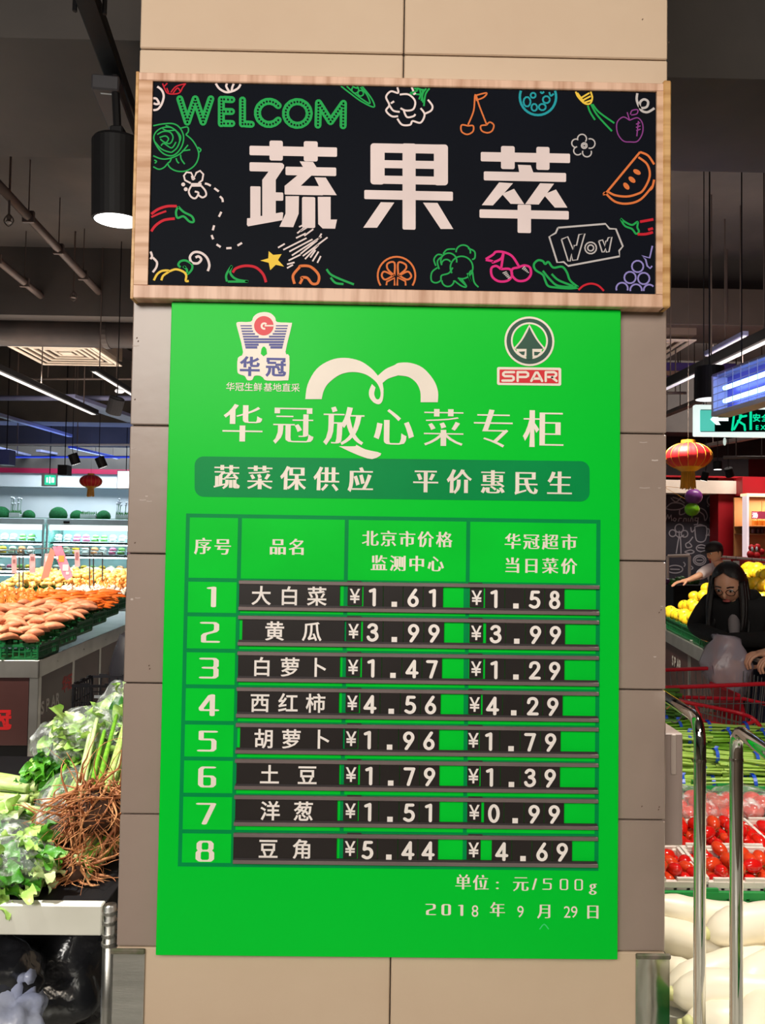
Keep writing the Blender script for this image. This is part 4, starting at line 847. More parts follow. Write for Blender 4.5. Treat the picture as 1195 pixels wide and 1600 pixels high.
t, a, b = hbox(183, 735, 207, 764, 13, .12, 'light_box', 'bright white glowing light box against the pillar edge', 'light box', mat('white metal', srgb(230, 232, 238), .4))
MB().bb((a.x + .015, a.y - .004, b.z + .015), (b.x - .015, a.y + .002, a.z - .015)).build('glowing_face', lens_mat('glowing white face', (.86, .93, 1), 2.6), t)
# small green exit sign
M_exitg = mat('lit exit green', (.02, .5, .3), .4, emit=(.03, .75, .42), estr=.9); M_exitw = lens_mat('lit exit white', (.75, 1, .93), 1.6)
t, a, b = hbox(65, 740, 88, 760, 13, .05, 'exit_sign', 'small green exit sign hanging in front of the white wall', 'exit sign', mat('white metal', srgb(230, 232, 238), .4))
fx = lambda u, v: (a.x + (b.x - a.x) * u, a.y - .006, a.z + (b.z - a.z) * v)
def fq(mb, u0, v0, u1, v1, f=None, y=0): 
    f = f or fx; p = [Vector(f(*q)) for q in ((u0, v0), (u1, v0), (u1, v1), (u0, v1))]
    for k in p: k.y -= y
    mb.add(p, [(0, 1, 2, 3)]); return mb
fq(MB(), .22, .12, .95, .88).build('green_face', M_exitg, t); fq(fq(fq(MB(), .34, .3, .44, .7, y=.002), .52, .25, .62, .75, y=.002), .68, .3, .86, .7, y=.002).build('white_figure', M_exitw, t)
# ---------------------------------------------------------------- lanterns
M_lr = mat('red silk', srgb(206, 20, 30), .55, col2=srgb(186, 12, 22), scale=3); M_gold = mat('gold ribbon', srgb(232, 172, 60), .4, .2, col2=srgb(206, 140, 36), scale=8)
def lantern(px, py, d, R_, lab, H=.36):
    q = PD(px, py, d); t = thing('paper_lantern', lab, 'lantern', q)
    def fn(dv): a = math.atan2(dv.y, dv.x); return 1 - .035 * abs(math.sin(a * 8)) ** .5 * 0 + .02 * math.cos(a * 16)
    MB().ell(q, (R_, R_, R_ * .62), 48, 12, fn=fn).build('silk_body', M_lr, t, smooth=True)
    for k in range(16):
        a = 2 * PI * k / 16
        MB().tube([q + Vector((math.cos(a) * R_ * 1.025 * math.sin(s), math.sin(a) * R_ * 1.025 * math.sin(s), R_ * .635 * math.cos(s))) for s in [PI * (.14 + .72 * i / 10) for i in range(11)]], R_ * .012, 4).build('gold_rib', M_gold, t)
    MB().lathe([(R_ * .30, R_ * .56), (R_ * .32, R_ * .6), (R_ * .30, R_ * .74), (0, R_ * .74)], 20, Matrix.Translation(q)).build('gold_cap', M_gold, t)
    MB().lathe([(0, -R_ * .7), (R_ * .30, -R_ * .7), (R_ * .62, -R_ * .50), (R_ * .58, -R_ * .46), (0, -R_ * .5)], 20, Matrix.Translation(q)).build('gold_base', M_gold, t)
    fr = MB()
    for k in range(40):
        a = 2 * PI * k / 40; r0 = R_ * (.27 if k % 2 else .2); p0 = q + Vector((math.cos(a) * r0, math.sin(a) * r0, -R_ * .68)); fr.tube([p0, p0 + Vector((math.cos(a) * .01, math.sin(a) * .01, -R_ * (.72 + RND.random() * .12)))], R_ * .022, 4)
    fr.build('fringe', M_gold, t)['kind'] = 'stuff'
    MB().tube([q + Vector((0, 0, R_ * .7)), Vector((q.x, q.y, ZC))], .0015, 4).build('cord', M_cond, t)
lantern(142, 752, 13, .178, 'small red lantern with gold tassel before the white wall')
lantern(1075, 713, 6.3, .182, 'large red lantern with gold fringe hanging right of the pillar')
# ================================================================ CEILING GEAR, RIGHT
zr = PD(1120, 268, 4.1).z
struct(MB().bb((.9, 1.5, zr), (2.45, 2.34, ZC)), 'beam', M_dark)
t = thing('air_duct', 'large black boxed duct at the upper right corner', 'duct', (2.2, 0, 3))
a = PD(1172, 150, 4.6)
MB().bb((PD(1178, 150, 3.4).x, -.4, PD(1185, 290, 3.4).z), (2.7, 1.47, ZC - .02), .004).build('duct', M_duct, t); MB().bb((PD(1178, 150, 3.4).x - .015, .55, PD(1185, 290, 3.4).z - .01), (2.7, .60, ZC - .02)).build('flange', M_duct, t)
MB().bb((1.0, 1.2, zr + .1), (1.06, 1.47, ZC - .02)).build('bracket', M_duct, t)
t = thing('air_duct', 'wide grey duct running across above the right lantern', 'duct', (3, 5.8, 3.9)); q = PD(1120, 505, 7.5)
MB().bb((1.5, q.y, q.z - .02), (6.5, q.y + .7, q.z + .35), .006).build('duct', mat('dusty brown duct', srgb(84, 74, 66), .6), t)
for x in (2.2, 3.4, 4.6): MB().tube([(x, q.y - .02, ZC), (x, q.y - .02, q.z)], .01, 5).build('rod', M_cond, t)
pa, pb = PZ(1040, 525, 3.62), PZ(1090, 531, 3.62)
cassette(pb.x - .42, pb.y + .45, 3.62, .84, 'square cream ceiling air grille right of the pillar')
bar('linear_lamp', 'long dark linear lamp sloping towards the upper right', 'lamp', (1030, 612), (1225, 520), 3.05, .09, .08, M_gear, L_dim)
bar('linear_lamp', 'thin purple tinted lamp bar above the blue insect trap', 'lamp', (1103, 556), (1165, 524), 3.35, .05, .04, M_bluebar, L_dim)
t = thing('ceiling_panel', 'dark panel with violet light in its colour behind the large cylinder lamp on the right', 'ceiling panel', (2.8, 5, 3.5))
a, b = PD(1040, 566, 8.6), PD(1150, 582, 8.6); MB().bb(a, (b.x, a.y + .3, b.z), .004).build('panel', mat('paint with violet light in it', srgb(74, 56, 130), .6), t)  # violet light of this zone is put into the panel colour
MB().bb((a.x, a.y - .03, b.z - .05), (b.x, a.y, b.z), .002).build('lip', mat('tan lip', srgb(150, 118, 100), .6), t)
MB().tube([(a.x + .2, a.y + .15, a.z), (a.x + .2, a.y + .15, ZC)], .01, 5).build('rod', M_cond, t)
# large cylinder downlight
c0 = PD(1108, 624, 5.2); t = thing('cylinder_lamp', 'dark blue-lit cylinder lamp above the white exit sign', 'lamp', c0)
MB().lathe([(.088, 0), (.095, .002), (.095, .22), (.0, .22)], 28, Matrix.Translation(c0)).build('housing', M_gear, t)
MB().lathe([(.0, -.001), (.088, -.001), (.088, .003), (0, .003)], 28, Matrix.Translation(c0)).build('lens', lens_mat('soft lamp lens', (.95, .95, 1), 1.0), t)
MB().tube([c0 + Vector((0, 0, .22)), Vector((c0.x, c0.y, ZC))], .005, 6).build('stem', M_gear, t)
# insect trap with two blue tubes
P0, P1_ = PD(1137, 618, 4.7), PD(1262, 590, 3.95)
dr = (P1_ - P0); Ld = dr.length; dr.z = 0; dr.normalize(); nrm = Vector((dr.y, -dr.x, 0)); R_ = Matrix((dr, -nrm, Vector((0, 0, 1)))).transposed()
t = thing('insect_trap', 'bluish white insect trap with two glowing blue tubes', 'insect trap', P0)
cz = P0.z; mid = P0 + dr * Ld / 2; hgt = .24
def at(u, n_, v): return P0 + dr * u - nrm * (-n_) * 1 + Vector((0, 0, v))
M_trap = mat('white trap casing', srgb(196, 198, 225), .35); L_uv = lens_mat('glowing blue tube', (.30, .55, 1.0), 5)
side = 1 if (at(0, .1, 0) - CAMP).length < (P0 - CAMP).length else -1
MB().box(mid + Vector((0, 0, 0)), (Ld, .012, hgt), R_).build('back_plate', mat('violet steel', srgb(120, 110, 200), .3, .4), t)
MB().box(mid + Vector((0, 0, hgt / 2)) + nrm * .045 * side, (Ld + .02, .11, .018), R_, .004).build('top_cover', mat('grey trap cover', srgb(120, 116, 140), .4), t)
MB().box(mid - Vector((0, 0, hgt / 2)) + nrm * .045 * side, (Ld + .02, .12, .03), R_, .004).build('tray', M_trap, t)
for u in (-.005, Ld + .005): MB().box(P0 + dr * u + nrm * .045 * side, (.022, .11, hgt), R_, .003).build('end_plate', M_trap, t)
for v in (.035, -.045): MB().tube([P0 + dr * .05 + nrm * .05 * side + Vector((0, 0, v)), P0 + dr * (Ld - .03) + nrm * .05 * side + Vector((0, 0, v))], .014, 10).build('glowing_tube', L_uv, t, smooth=True)
for k in range(5): v = -.09 + k * .045; MB().tube([P0 + nrm * .098 * side + Vector((0, 0, v)), P0 + dr * Ld + nrm * .098 * side + Vector((0, 0, v))], .0022, 5).build('guard_wire', M_trap, t)
for k in range(9): u = .06 + k * (Ld - .1) / 8; MB().tube([P0 + dr * u + nrm * .1 * side + Vector((0, 0, -hgt / 2)), P0 + dr * u + nrm * .1 * side + Vector((0, 0, hgt / 2))], .002, 5).build('guard_wire', M_trap, t)
for u in (.15, Ld - .15): MB().tube([P0 + dr * u + Vector((0, 0, hgt / 2)), P0 + dr * u + Vector((0, 0, ZC - P0.z))], .004, 5).build('chain', M_gear, t)
spot('trap_glow', tuple(mid + nrm * .35 * side + Vector((0, 0, .05))), tuple(mid + Vector((-.5, .6, 1.0))), 7, (.30, .22, 1), 150, 1)
# large exit sign
d = 5.6; a, b = PD(1086, 632, d), PD(1262, 684, d); t = thing('exit_sign', 'large white-framed exit sign with arrow behind the insect trap', 'exit sign', (a + b) / 2)
MB().bb(a, (b.x, a.y + .05, b.z), .006).build('frame', mat('white lit frame', (.85, .9, .88), .4, emit=(.85, 1, .96), estr=.9), t)
X0 = a.x; fx = lambda px, py: tuple(PD(px, py, d) + Vector((0, -.004, 0)))
def pxq(mb, x0_, y0_, x1_, y1_, k=0): return mb.add([tuple(Vector(fx(*q)) - Vector((0, .001 * k, 0))) for q in ((x0_, y0_), (x1_, y0_), (x1_, y1_), (x0_, y1_))], [(0, 1, 2, 3)])
pxq(MB(), 1094, 640, 1200, 675).build('dark_face', mat('exit panel dark green', (.002, .02, .018), .9, spec=0), t)
pxq(MB(), 1093, 641, 1116, 674, 1).build('green_face', mat('exit panel teal', (.05, .45, .36), .4, emit=(.12, .75, .6), estr=.7), t)
ar = [(1109, 655.5), (1118, 646), (1125, 646), (1121, 653), (1137, 653), (1137, 658), (1121, 658), (1125, 664), (1118, 664)]
from mathutils.geometry import tessellate_polygon
def pfill(P, m, name, k): 
    vs = [Vector(fx(*p)) - Vector((0, .001 * k, 0)) for p in P]; return MB().add(vs, [tuple(q) for q in tessellate_polygon([[Vector((v.x, v.z, 0)) for v in vs]])]).build(name, m, t)
pfill(ar, M_exitw, 'arrow', 3)
L_gr = mat('lit green glyph', (0, .3, .15), .5, emit=(.0, .75, .36), estr=1.0)
mbg = MB(); Q = []
for P in ([(1146, 648), (1143, 672)], [(1150, 645), (1158, 650), (1152, 660), (1146, 671)], [(1152, 658), (1162, 664), (1163, 672)], [(1155, 652), (1165, 650)]): pen(None, P, 3.4, 3.4, None, 0, Q)
pen_fill(Q, lambda x, y: tuple(Vector(fx(x, y)) - Vector((0, .003, 0))), MB()).build('running_figure', L_gr, t)
pxq(MB(), 1170, 643, 1174, 672, 3).build('doorway', L_gr, t)
for k, c in enumerate('安全出口'): lettering([(c, 0, 0, 13)], L_gr, t, a.y - .008, 'lettering', .03, .03, S=d / 1200, pixfn=lambda px, py, Y, k=k: PD(1181 + 14 * k, 653, d))
for k, c in enumerate('EXIT'): lettering([(c, 0, 0, 10)], L_gr, t, a.y - .008, 'lettering', .03, .03, S=d / 1200, pixfn=lambda px, py, Y, k=k: PD(1182 + 9 * k, 668, d))
for px in (1101, 1240): q = PD(px, 632, d); MB().tube([q + Vector((0, .02, 0)), (q.x, q.y + .02, ZC)], .004, 5).build('chain', M_gear, t)
MB().ell(PD(1132, 690, d), (.012, .012, .03), 8, 6).build('pull_tab', lens_mat('pull tab', (.8, 1, .9), .6), t)
bar('linear_lamp', 'brown grey bar crossing behind the right lantern', 'lamp', (1100, 700), (1230, 676), 3.0, .10, .05, M_cond)
bar('linear_lamp', 'dusty bar below the purple panel near the pillar', 'lamp', (1036, 652), (1092, 630), 3.3, .10, .05, M_cond)
t = cross('ceiling_pipe', 'thin brown pipe across above the white soffit on the right', 'pipe', 1130, 1230, 715, 9, .02, M_cond)
cross('ceiling_pipe', 'thin dark pipe beside the pillar above the right lantern', 'pipe', 1030, 1072, 614, 8, .015, M_cond)
head(1101, 744, 10, .045, .12, .2, 'small lit spotlight above the chalkboard wall', L_warm, .2)
head(1139, 738, 10, .055, .12, .3, 'small lit spotlight above the red wall', L_warm, -.4)
head(1121, 727, 9, .05, .10, 0, 'round lit downlight beside the lantern fringe', L_warm)
# ================================================================ FAR RIGHT WALL AND STALL
D = 12.0
def wallpx(name, px0, py0, px1, py1, d, dep, m, zb=None, **k):
    a, b = PD(px0, py0, d), PD(px1, py1, d); return struct(MB().bb((a.x, a.y, a.z), (b.x, a.y + dep, b.z if zb is None else zb)), name, m)
M_soffit = mat('cream soffit', srgb(240, 224, 206), .6); M_chalk = mat('chalkboard wall', srgb(44, 42, 52), .7, col2=srgb(38, 36, 46), scale=2)
wallpx('trim_soffit', 1000, 749, 1168, 772, 11.6, .5, M_soffit)
wallpx('trim_red_fascia', 1000, 742, 1290, 749, 11.6, .5, M_redpaint)
cb = wallpx('wall_chalkboard', 1000, 770, 1122, 900, D, .12, M_chalk, 0)
wallpx('wall_red', 1122, 745, 1146, 900, 11.7, .5, mat('deep red paint', srgb(160, 8, 22), .5), 0)
wallpx('wall_red', 1146, 760, 1164, 900, 11.9, .5, M_redpaint, 0)
wallpx('trim_red_fascia', 1160, 745, 1290, 776, 11.4, .5, M_redpaint)
# chalk drawings on that wall
yc = cb.data.vertices[0].co.y - .006
def CK(x, y): return (1000 + x / 5.333, 760 + y / 5.333)
M_ck = mat('chalk line', srgb(150, 144, 150), .9)
def ckd(name, lines, wd=.018):
    mb = MB()
    for k, L in enumerate(lines): ribbon(mb, [CK(*p) for p in L], wd, yc - .0004 * k, sm=4)
    o = mb.build(name, M_ck, cb); return o
ckd('chalk_vegetable', [[(215, 180), (260, 140), (330, 140), (370, 165), (330, 190), (260, 195), (215, 185)], [(255, 95), (300, 130), (350, 80)], [(270, 90), (330, 110), (370, 140)]])
ckd('chalk_wreath', [arc(600, 120, 42, 0, 360, 12), [(560, 160), (570, 170)], [(640, 80), (630, 95)]]); ckd('chalk_melon', [[(330, 195), (330, 235), (370, 225), (375, 200)], [(500, 180), (540, 200), (560, 250), (540, 285), (530, 240), (500, 215), (480, 200), (500, 180)]])
ckd('chalk_bottle', [[(600, 205), (605, 230), (580, 260), (590, 310), (640, 315)], [(585, 200), (640, 195)]]); ckd('chalk_tree', [[(300, 560), (320, 440), (335, 430), (340, 560)], arc(325, 350, 35, 90, 450, 8), arc(270, 390, 28, 0, 360, 8), arc(370, 395, 28, 0, 360, 8), [(325, 430), (290, 400)], [(325, 430), (365, 405)], [(325, 430), (325, 370)]])
ckd('chalk_teapot', [[(455, 335), (470, 450), (540, 450), (550, 335), (455, 335)], [(455, 360), (430, 380), (422, 340)], [(552, 350), (575, 360), (570, 400), (545, 410)], [(470, 330), (500, 318), (535, 330)]]); ckd('chalk_lettuce', [[(440, 420), (410, 460), (380, 480), (390, 510), (430, 500), (410, 470)], [(370, 545), (420, 530), (450, 545), (420, 560), (370, 548)]])
ckd('chalk_plate', [arc(510, 515, 42, 0, 360, 12, 28), [(480, 510), (540, 515)]]); ckd('chalk_label', [arc(495, 615, 52, 0, 360, 14, 42), arc(495, 615, 38, 0, 360, 14, 28), [(470, 615), (520, 615)]]); ckd('chalk_loaf', [arc(290, 690, 65, 0, 360, 14, 32), [(250, 690), (330, 692)]]); ckd('chalk_curl', [[(360, 630), (375, 650), (365, 670)], [(420, 660), (440, 680), (420, 695)], [(570, 410), (600, 400), (610, 430), (635, 390), (640, 440), (600, 470)]])
Q = []
for P in ([(210, 290), (230, 235), (240, 270), (258, 238), (262, 285)], [(285, 262), (272, 280), (290, 290), (302, 272), (285, 262)], [(318, 290), (325, 265), (345, 265)], [(360, 290), (366, 265), (384, 268), (384, 288)], [(402, 266), (402, 290)], [(418, 290), (424, 265), (440, 270), (440, 290)], [(482, 265), (460, 262), (456, 285), (478, 288), (485, 262), (478, 315), (450, 320)]):
    pen(None, P, 8, 8, None, 0, Q)
pen_fill(Q, lambda x, y: tuple(PY(*CK(x, y), yc - .008)), MB()).build('chalk_lettering', M_ck, cb)
# red shop window on the far right with goods inside
t = thing('display_cabinet', 'red display cabinet with brightly lit shelves at the right edge', 'display cabinet', PD(1190, 930, 11))
a, b = PD(1170, 775, 11), PD(1275, 872, 11)
MB().bb((a.x - .06, a.y, b.z - .9), (b.x, a.y + .2, b.z)).build('base', M_redpaint, t); MB().bb((a.x - .03, a.y, b.z), (a.x, a.y + .14, a.z), 0).build('side_panel', lens_mat('pink edge glow', (1, .75, .8), .6), t)  # side panel is no lamp: its glow stands in for light on the edge
MB().bb((a.x, a.y + .45, b.z), (b.x, a.y + .48, a.z)).build('back_panel', mat('warm cabinet back', srgb(214, 150, 90), .6), t); MB().bb((a.x - .03, a.y, a.z), (b.x, a.y + .2, a.z + .04)).build('lit_header', lens_mat('warm header light', (1, .6, .3), 1.2), t)
MB().bb((a.x, a.y + .02, PD(1180, 822, 11).z - .012), (b.x, a.y + .45, PD(1180, 822, 11).z)).build('shelf', mat('wood shelf', srgb(150, 100, 60), .5), t)
MB().bb((a.x, a.y + .02, PD(1180, 834, 11).z - .012), (b.x, a.y + .45, PD(1180, 834, 11).z)).build('shelf', MATS['wood shelf'], t)
area('cabinet_light', (a.x + .4, a.y + .2, a.z - .03), (a.x + .4, a.y + .2, 0), .5, 5, (1, .85, .7), .2)
for i, px in enumerate((1178, 1186, 1194)):
    q = PD(px, 821, 11.1); o = MB().lathe([(0, 0), (.035, 0), (.035, .07), (.02, .09), (0, .09)], 10, Matrix.Translation(q)).build('jar', mat('orange jar', srgb(240, 150, 40), .4), None); tag(o, 'orange jar on the upper shelf of the red display cabinet', 'jar', 'jars in the red display cabinet')
for i, px in enumerate((1177, 1184, 1191)):
    q = PD(px, 833, 11.1); o = MB().lathe([(0, 0), (.03, 0), (.03, .06), (.02, .07), (0, .07)], 10, Matrix.Translation(q)).build('jar', mat('dark jar', srgb(90, 40, 40), .4), None); tag(o, 'dark jar on the lower shelf of the red display cabinet', 'jar', 'dark jars in the red display cabinet')
q = PD(1184, 805, 10.95)
Q = []
t2 = thing('hanging_sign', 'white glowing letters sign over the lit cabinet shelves', 'sign', q)
MB().bb(PD(1174, 799, 10.95), PD(1210, 811, 10.93)).build('plate', mat('pink plate', srgb(250, 90, 130), .5), t2); lettering([('汤', *((0, 0)), 9), ], lens_mat('white glow', (1, 1, 1), 1.5), t2, q.y - .04, 'lettering', .03, .03, S=10.9 / 1200, pixfn=lambda x, y, Y: PD(1180, 805, 10.9)); MB().tube([PD(1190, 799, 10.95), PD(1190, 780, 10.95)], .004, 4).build('string', M_gold, t2)
# red bunting figures in front of the cabinet
t = thing('red_decoration', 'cluster of red festival figures before the display cabinet', 'decoration', PD(1180, 870, 10.6))
for px, py, r in ((1174, 856, .045), (1183, 855, .045), (1190, 862, .04), (1172, 866, .05), (1182, 868, .05)): MB().ell(PD(px, py, 10.6), (r, r * .7, r * 1.1), 10, 8).build('figure', M_lr, t, smooth=True)
for px, py in ((1175, 858), (1182, 858)): MB().ell(PD(px, py, 10.52), (.018, .01, .035), 8, 6).build('face', M_whitewall, t, smooth=True)
MB().tube([PD(1180, 870, 10.6), PD(1180, 905, 10.6)], .02, 6).build('stand', M_lr, t)
# balloons
for px, py, r, m, lab in ((1083.5, 776, 13.3, mat('purple balloon rubber', srgb(130, 62, 140), .35, sub=.1), 'purple balloon hanging under the soffit, above the green one'), (1081, 796, 11.3, mat('lime balloon rubber', srgb(140, 220, 30), .35, sub=.1), 'lime green balloon below the purple one')):
    q = PD(px, py, 10.6); R1 = r * 10.6 / 1200; t = thing('balloon', lab, 'balloon', q); MB().ell(q, (R1, R1, R1 * .92), 20, 14).build('skin', m, t, smooth=True)
    MB().lathe([(0, -.02), (.012, -.02), (.004, 0), (0, 0)], 8, Matrix.Translation(q - Vector((0, 0, R1 * .93)))).build('knot', m, t)
    MB().tube([q + Vector((0, 0, R1 * .9)), Vector((q.x, 11.6 - 1.7 + .02, PD(1083, 760, 11.6).z))], .003, 4).build('string', M_gold, t)
# ================================================================ LEFT: CHILLERS AGAINST THE BACK WALL
M_case = mat('white chiller shell', srgb(214, 232, 232), .35); M_casein = mat('chiller interior', srgb(190, 236, 238), .4)
L_case = lens_mat('chiller tube', (.74, .96, 1.0), 26); M_shelf = mat('black shelf edge', srgb(40, 52, 52), .5)
D = 16.0; ztop = PD(140, 811, D).z
pack_cols = [mat('wrapped white produce', srgb(225, 235, 225), .35), mat('wrapped pink produce', srgb(226, 120, 160), .35), mat('wrapped green produce', srgb(110, 180, 90), .35), mat('wrapped yellow produce', srgb(240, 210, 60), .35), mat('wrapped pale cabbage', srgb(190, 215, 180), .35), mat('wrapped orange produce', srgb(240, 170, 110), .35)]
def pack_proto(m):
    t = thing('produce_pack', 'x', 'produce pack'); MB().bb((-.085, -.06, 0), (.085, .06, .02), .008).build('tray', M_whitewall, t); MB().ell((0, 0, .05), (.085, .06, .05), 10, 6, fn=lambda d: 1 + .12 * noise.noise(d * 3)).build('produce', m, t, smooth=True); return t
protos = [pack_proto(m) for m in pack_cols]; pused = [0] * 6
pnames = ['white', 'pink', 'green', 'yellow', 'pale green', 'orange']
def put(proto, used, loc, rot=(0, 0, 0), sc=1.0, label=None, group=None):
    """the first placing moves the model itself, later ones copy the thing and its parts"""
    o = proto if not used[0] else copy_tree(proto); used[0] = 1
    o.location = loc; o.rotation_euler = rot; o.scale = (sc,) * 3 if not isinstance(sc, (tuple, list)) else sc
    if label: o['label'] = label
    if group: o['group'] = group
    return o
def chiller(px0, px1, label, which):
    x0, x1 = PD(px0, 836, D).x, PD(px1, 836, D).x; y = PD(140, 836, D).y
    t = thing('chiller_cabinet', label, 'chiller', ((x0 + x1) / 2, y, 0))
    MB().bb((x0, y, 0), (x1, y + .9, .35), .01).build('base', M_case, t); MB().bb((x0, y + .8, .35), (x1, y + .86, ztop)).build('back_panel', M_casein, t)
    MB().bb((x0, y + .02, ztop - .13), (x1, y + .86, ztop), .01).build('canopy', M_case, t); MB().bb((x0 + .05, y + .02, ztop - .24), (x1 - .05, y + .12, ztop - .13), .01).build('lit_valance', lens_mat('lit valance', (.85, 1, 1), 1.5), t)
    gm = mat('chiller side glass', srgb(150, 220, 205), .1, alpha=.35)
    for x in (x0, x1 - .03): MB().bb((x, y + .02, .35), (x + .03, y + .8, ztop - .13)).build('side_glass', gm, t); MB().bb((x - .004, y, .35), (x + .034, y + .03, ztop - .13)).build('side_frame', M_case, t)
    MB().bb((x0 + .35, y - .001, ztop - .09), (x0 + .47, y + .03, ztop - .05)).build('badge', M_gear, t)
    zs = [PD(140, 848, D).z, PD(140, 868, D).z, PD(140, 891, D).z, .75]
    for k, z in enumerate(zs):
        MB().bb((x0 + .04, y + .12 - .04 * k, z - .03), (x1 - .04, y + .8, z)).build('shelf', M_shelf, t)
        MB().tube([(x0 + .1, y + .16 - .04 * k, z - .05), (x1 - .1, y + .16 - .04 * k, z - .05)], .013, 6).build('light_tube', L_case, t)
        n = int((x1 - x0 - .2) / .19)
        for i in range(n):
            px_ = x0 + .16 + i * .19
            for row in range(2 if k < 2 else 1):
                ci = (int((i + which * 2) / 3) * 2 + k * 3 + (i % 2)) % 6
                if k == 0: ci = [0, 1, 2, 0, 5, 0, 2, 3, 3, 1][(i // 2 + which) % 10]
                put(protos[ci], USED[ci], (px_ + RND.uniform(-.01, .01), y + .26 - .04 * k + row * .02, z + .001 + row * .075), (0, 0, RND.uniform(-.2, .2)), .95, f'wrapped {pnames[ci]} produce tray on the lit far chiller shelves', f'{pnames[ci]} produce trays in the chillers')
USED = [[0] for _ in range(6)]
chiller(72, 250, 'lit white wall chiller with flowers on top, beside the pillar', 0)
chiller(-130, 68, 'lit white wall chiller at the left edge of the photo', 1)
M_top = mat('clipped green moss', srgb(8, 108, 56), .9, col2=srgb(5, 80, 38), scale=40, bump=.8, bscale=90)
yt_ = PD(140, 836, D).y + .3
for px, r, lab in ((91, 13.5, 'largest clipped green moss ball, on the chiller beside the pillar'), (114, 10.5, 'green moss ball touching the largest one, on the chiller'), (162, 10.5, 'green moss ball between the two planters on the chiller'), (2, 13, 'green moss ball at the left edge on the chiller'), (35, 8, 'smaller green moss ball beside the flower planter, left chiller'), (45, 9.5, 'green moss ball at the end of the left chiller')):
    R1 = r * 16.3 / 1200; x = PD(px, 806, 16.3).x
    mbx = MB().ell((x, yt_ + (.22 if px in (114, 35) else 0), ztop + R1 * .42), (R1, R1, R1 * .95), 24, 16, fn=lambda d: 1 + .04 * noise.noise(d * 14)); mbx.v = [(v[0], v[1], max(v[2], ztop + .016)) for v in mbx.v]
    o = mbx.build('moss_ball', M_top, None, smooth=True, loc=(x, yt_, ztop)); tag(o, lab, 'moss ball')
for x0p, x1p in ((72, 207), (-40, 68)): MB().bb((PD(x0p, 806, 16).x, yt_ - .2, ztop), (PD(x1p, 806, 16).x, yt_ + .3, ztop + .015)).build('moss_mat', M_top, bpy.data.objects['chiller_cabinet' if x0p > 0 else 'chiller_cabinet.001'])
for px0, px1, fl, lab in ((125, 149, 0, 'white picket planter of short grass on the chiller'), (180, 203, 1, 'white picket planter with white flowers, against the pillar edge'), (14, 31, 1, 'white picket planter with white flowers on the left chiller')):
    a = PD(px0, 806, 16.2); b = PD(px1, 806, 16.2); t = thing('planter', lab, 'planter', ((a.x + b.x) / 2, yt_, ztop)); y = yt_ - .1
    MB().bb((a.x, y, ztop + .015), (b.x, y + .14, ztop + .09), .004).build('box', M_whitewall, t)
    for k in range(8): x = a.x + (b.x - a.x) * (k + .5) / 8; MB().bb((x - .012, y - .01, ztop + .015), (x + .012, y, ztop + .115)).build('picket', M_whitewall, t)
    g = MB()
    for k in range(90): x = RND.uniform(a.x, b.x); yy = RND.uniform(y + .02, y + .12); g.tube([(x, yy, ztop + .08), (x + RND.uniform(-.02, .02), yy, ztop + .15 + RND.random() * .03)], [.006, .001], 4)
    g.build('grass', mat('short green grass', srgb(50, 140, 60), .7), t)['kind'] = 'stuff'
    if fl:
        for k in range(9):
            x = RND.uniform(a.x, b.x); z = ztop + .28 + RND.random() * .16; MB().tube([(x, y + .06, ztop + .1), (x + .02, y + .05, z)], .004, 4).build('stem', MATS['short green grass'], t); MB().ell((x + .02, y + .05, z), (.03, .03, .022), 8, 5).build('flower', M_whitewall, t, smooth=True)
# ================================================================ PRODUCE MODELS (each a thing; copies share meshes)
def rot(a, b, c): return (a, b, c)
def bent(L, prof, bend=0.0, n=9, m=10, wob=.06, seed=0):
    """a root or fruit lying along X: prof(t)->radius"""
    mb = MB(); vs = []; r = random.Random(seed); o = Vector((r.random() * 9, r.random() * 9, r.random() * 9))
    for i in range(m + 1):
        t = i / m; x = (t - .5) * L; z = -bend * 4 * (t - .5) ** 2 + bend; R1 = prof(t)
        for j in range(n):
            a = 2 * PI * j / n; k = 1 + wob * noise.noise(Vector((x * 30, math.cos(a) * 1.5, math.sin(a) * 1.5)) + o); vs.append((x, math.cos(a) * R1 * k, z + math.sin(a) * R1 * k))
    fs = [(i * n + j, (i + 1) * n + j, (i + 1) * n + (j + 1) % n, i * n + (j + 1) % n) for i in range(m) for j in range(n)] + [tuple(range(n)), tuple((m * n + j) for j in range(n))[::-1]]
    return mb.add(vs, fs)
def single(name, mb, m, label, cat, group): o = mb.build(name, m, None, smooth=True); return tag(o, label, cat, group)
M_sweet = mat('sweet potato skin', srgb(214, 146, 108), .55, col2=srgb(184, 108, 76), scale=14, bump=.3, bscale=50)
M_carrot = mat('carrot skin', srgb(236, 120, 40), .45, col2=srgb(214, 96, 28), scale=20, bump=.2)
M_onion = mat('yellow onion skin', srgb(222, 140, 64), .4, col2=srgb(196, 108, 40), scale=8)
M_potato = mat('pale potato skin', srgb(226, 186, 110), .5, col2=srgb(204, 158, 84), scale=14, bump=.15)
M_garlic = mat('garlic skin', srgb(240, 224, 200), .45, col2=srgb(226, 190, 180), scale=12)
M_leaf = mat('fresh green leaf', srgb(92, 162, 40), .45, col2=srgb(52, 124, 24), scale=12, bump=.3, sub=.05); M_leafp = mat('pale leaf', srgb(186, 214, 120), .45, col2=srgb(140, 186, 78), scale=14, bump=.4, bscale=40, sub=.05)
M_leafw = mat('whitish leaf', srgb(220, 232, 176), .45, col2=srgb(178, 208, 120), scale=16, bump=.4, bscale=40, sub=.05); M_leafd = mat('dark green leaf', srgb(48, 112, 34), .5, col2=srgb(30, 84, 22), scale=12, bump=.3)
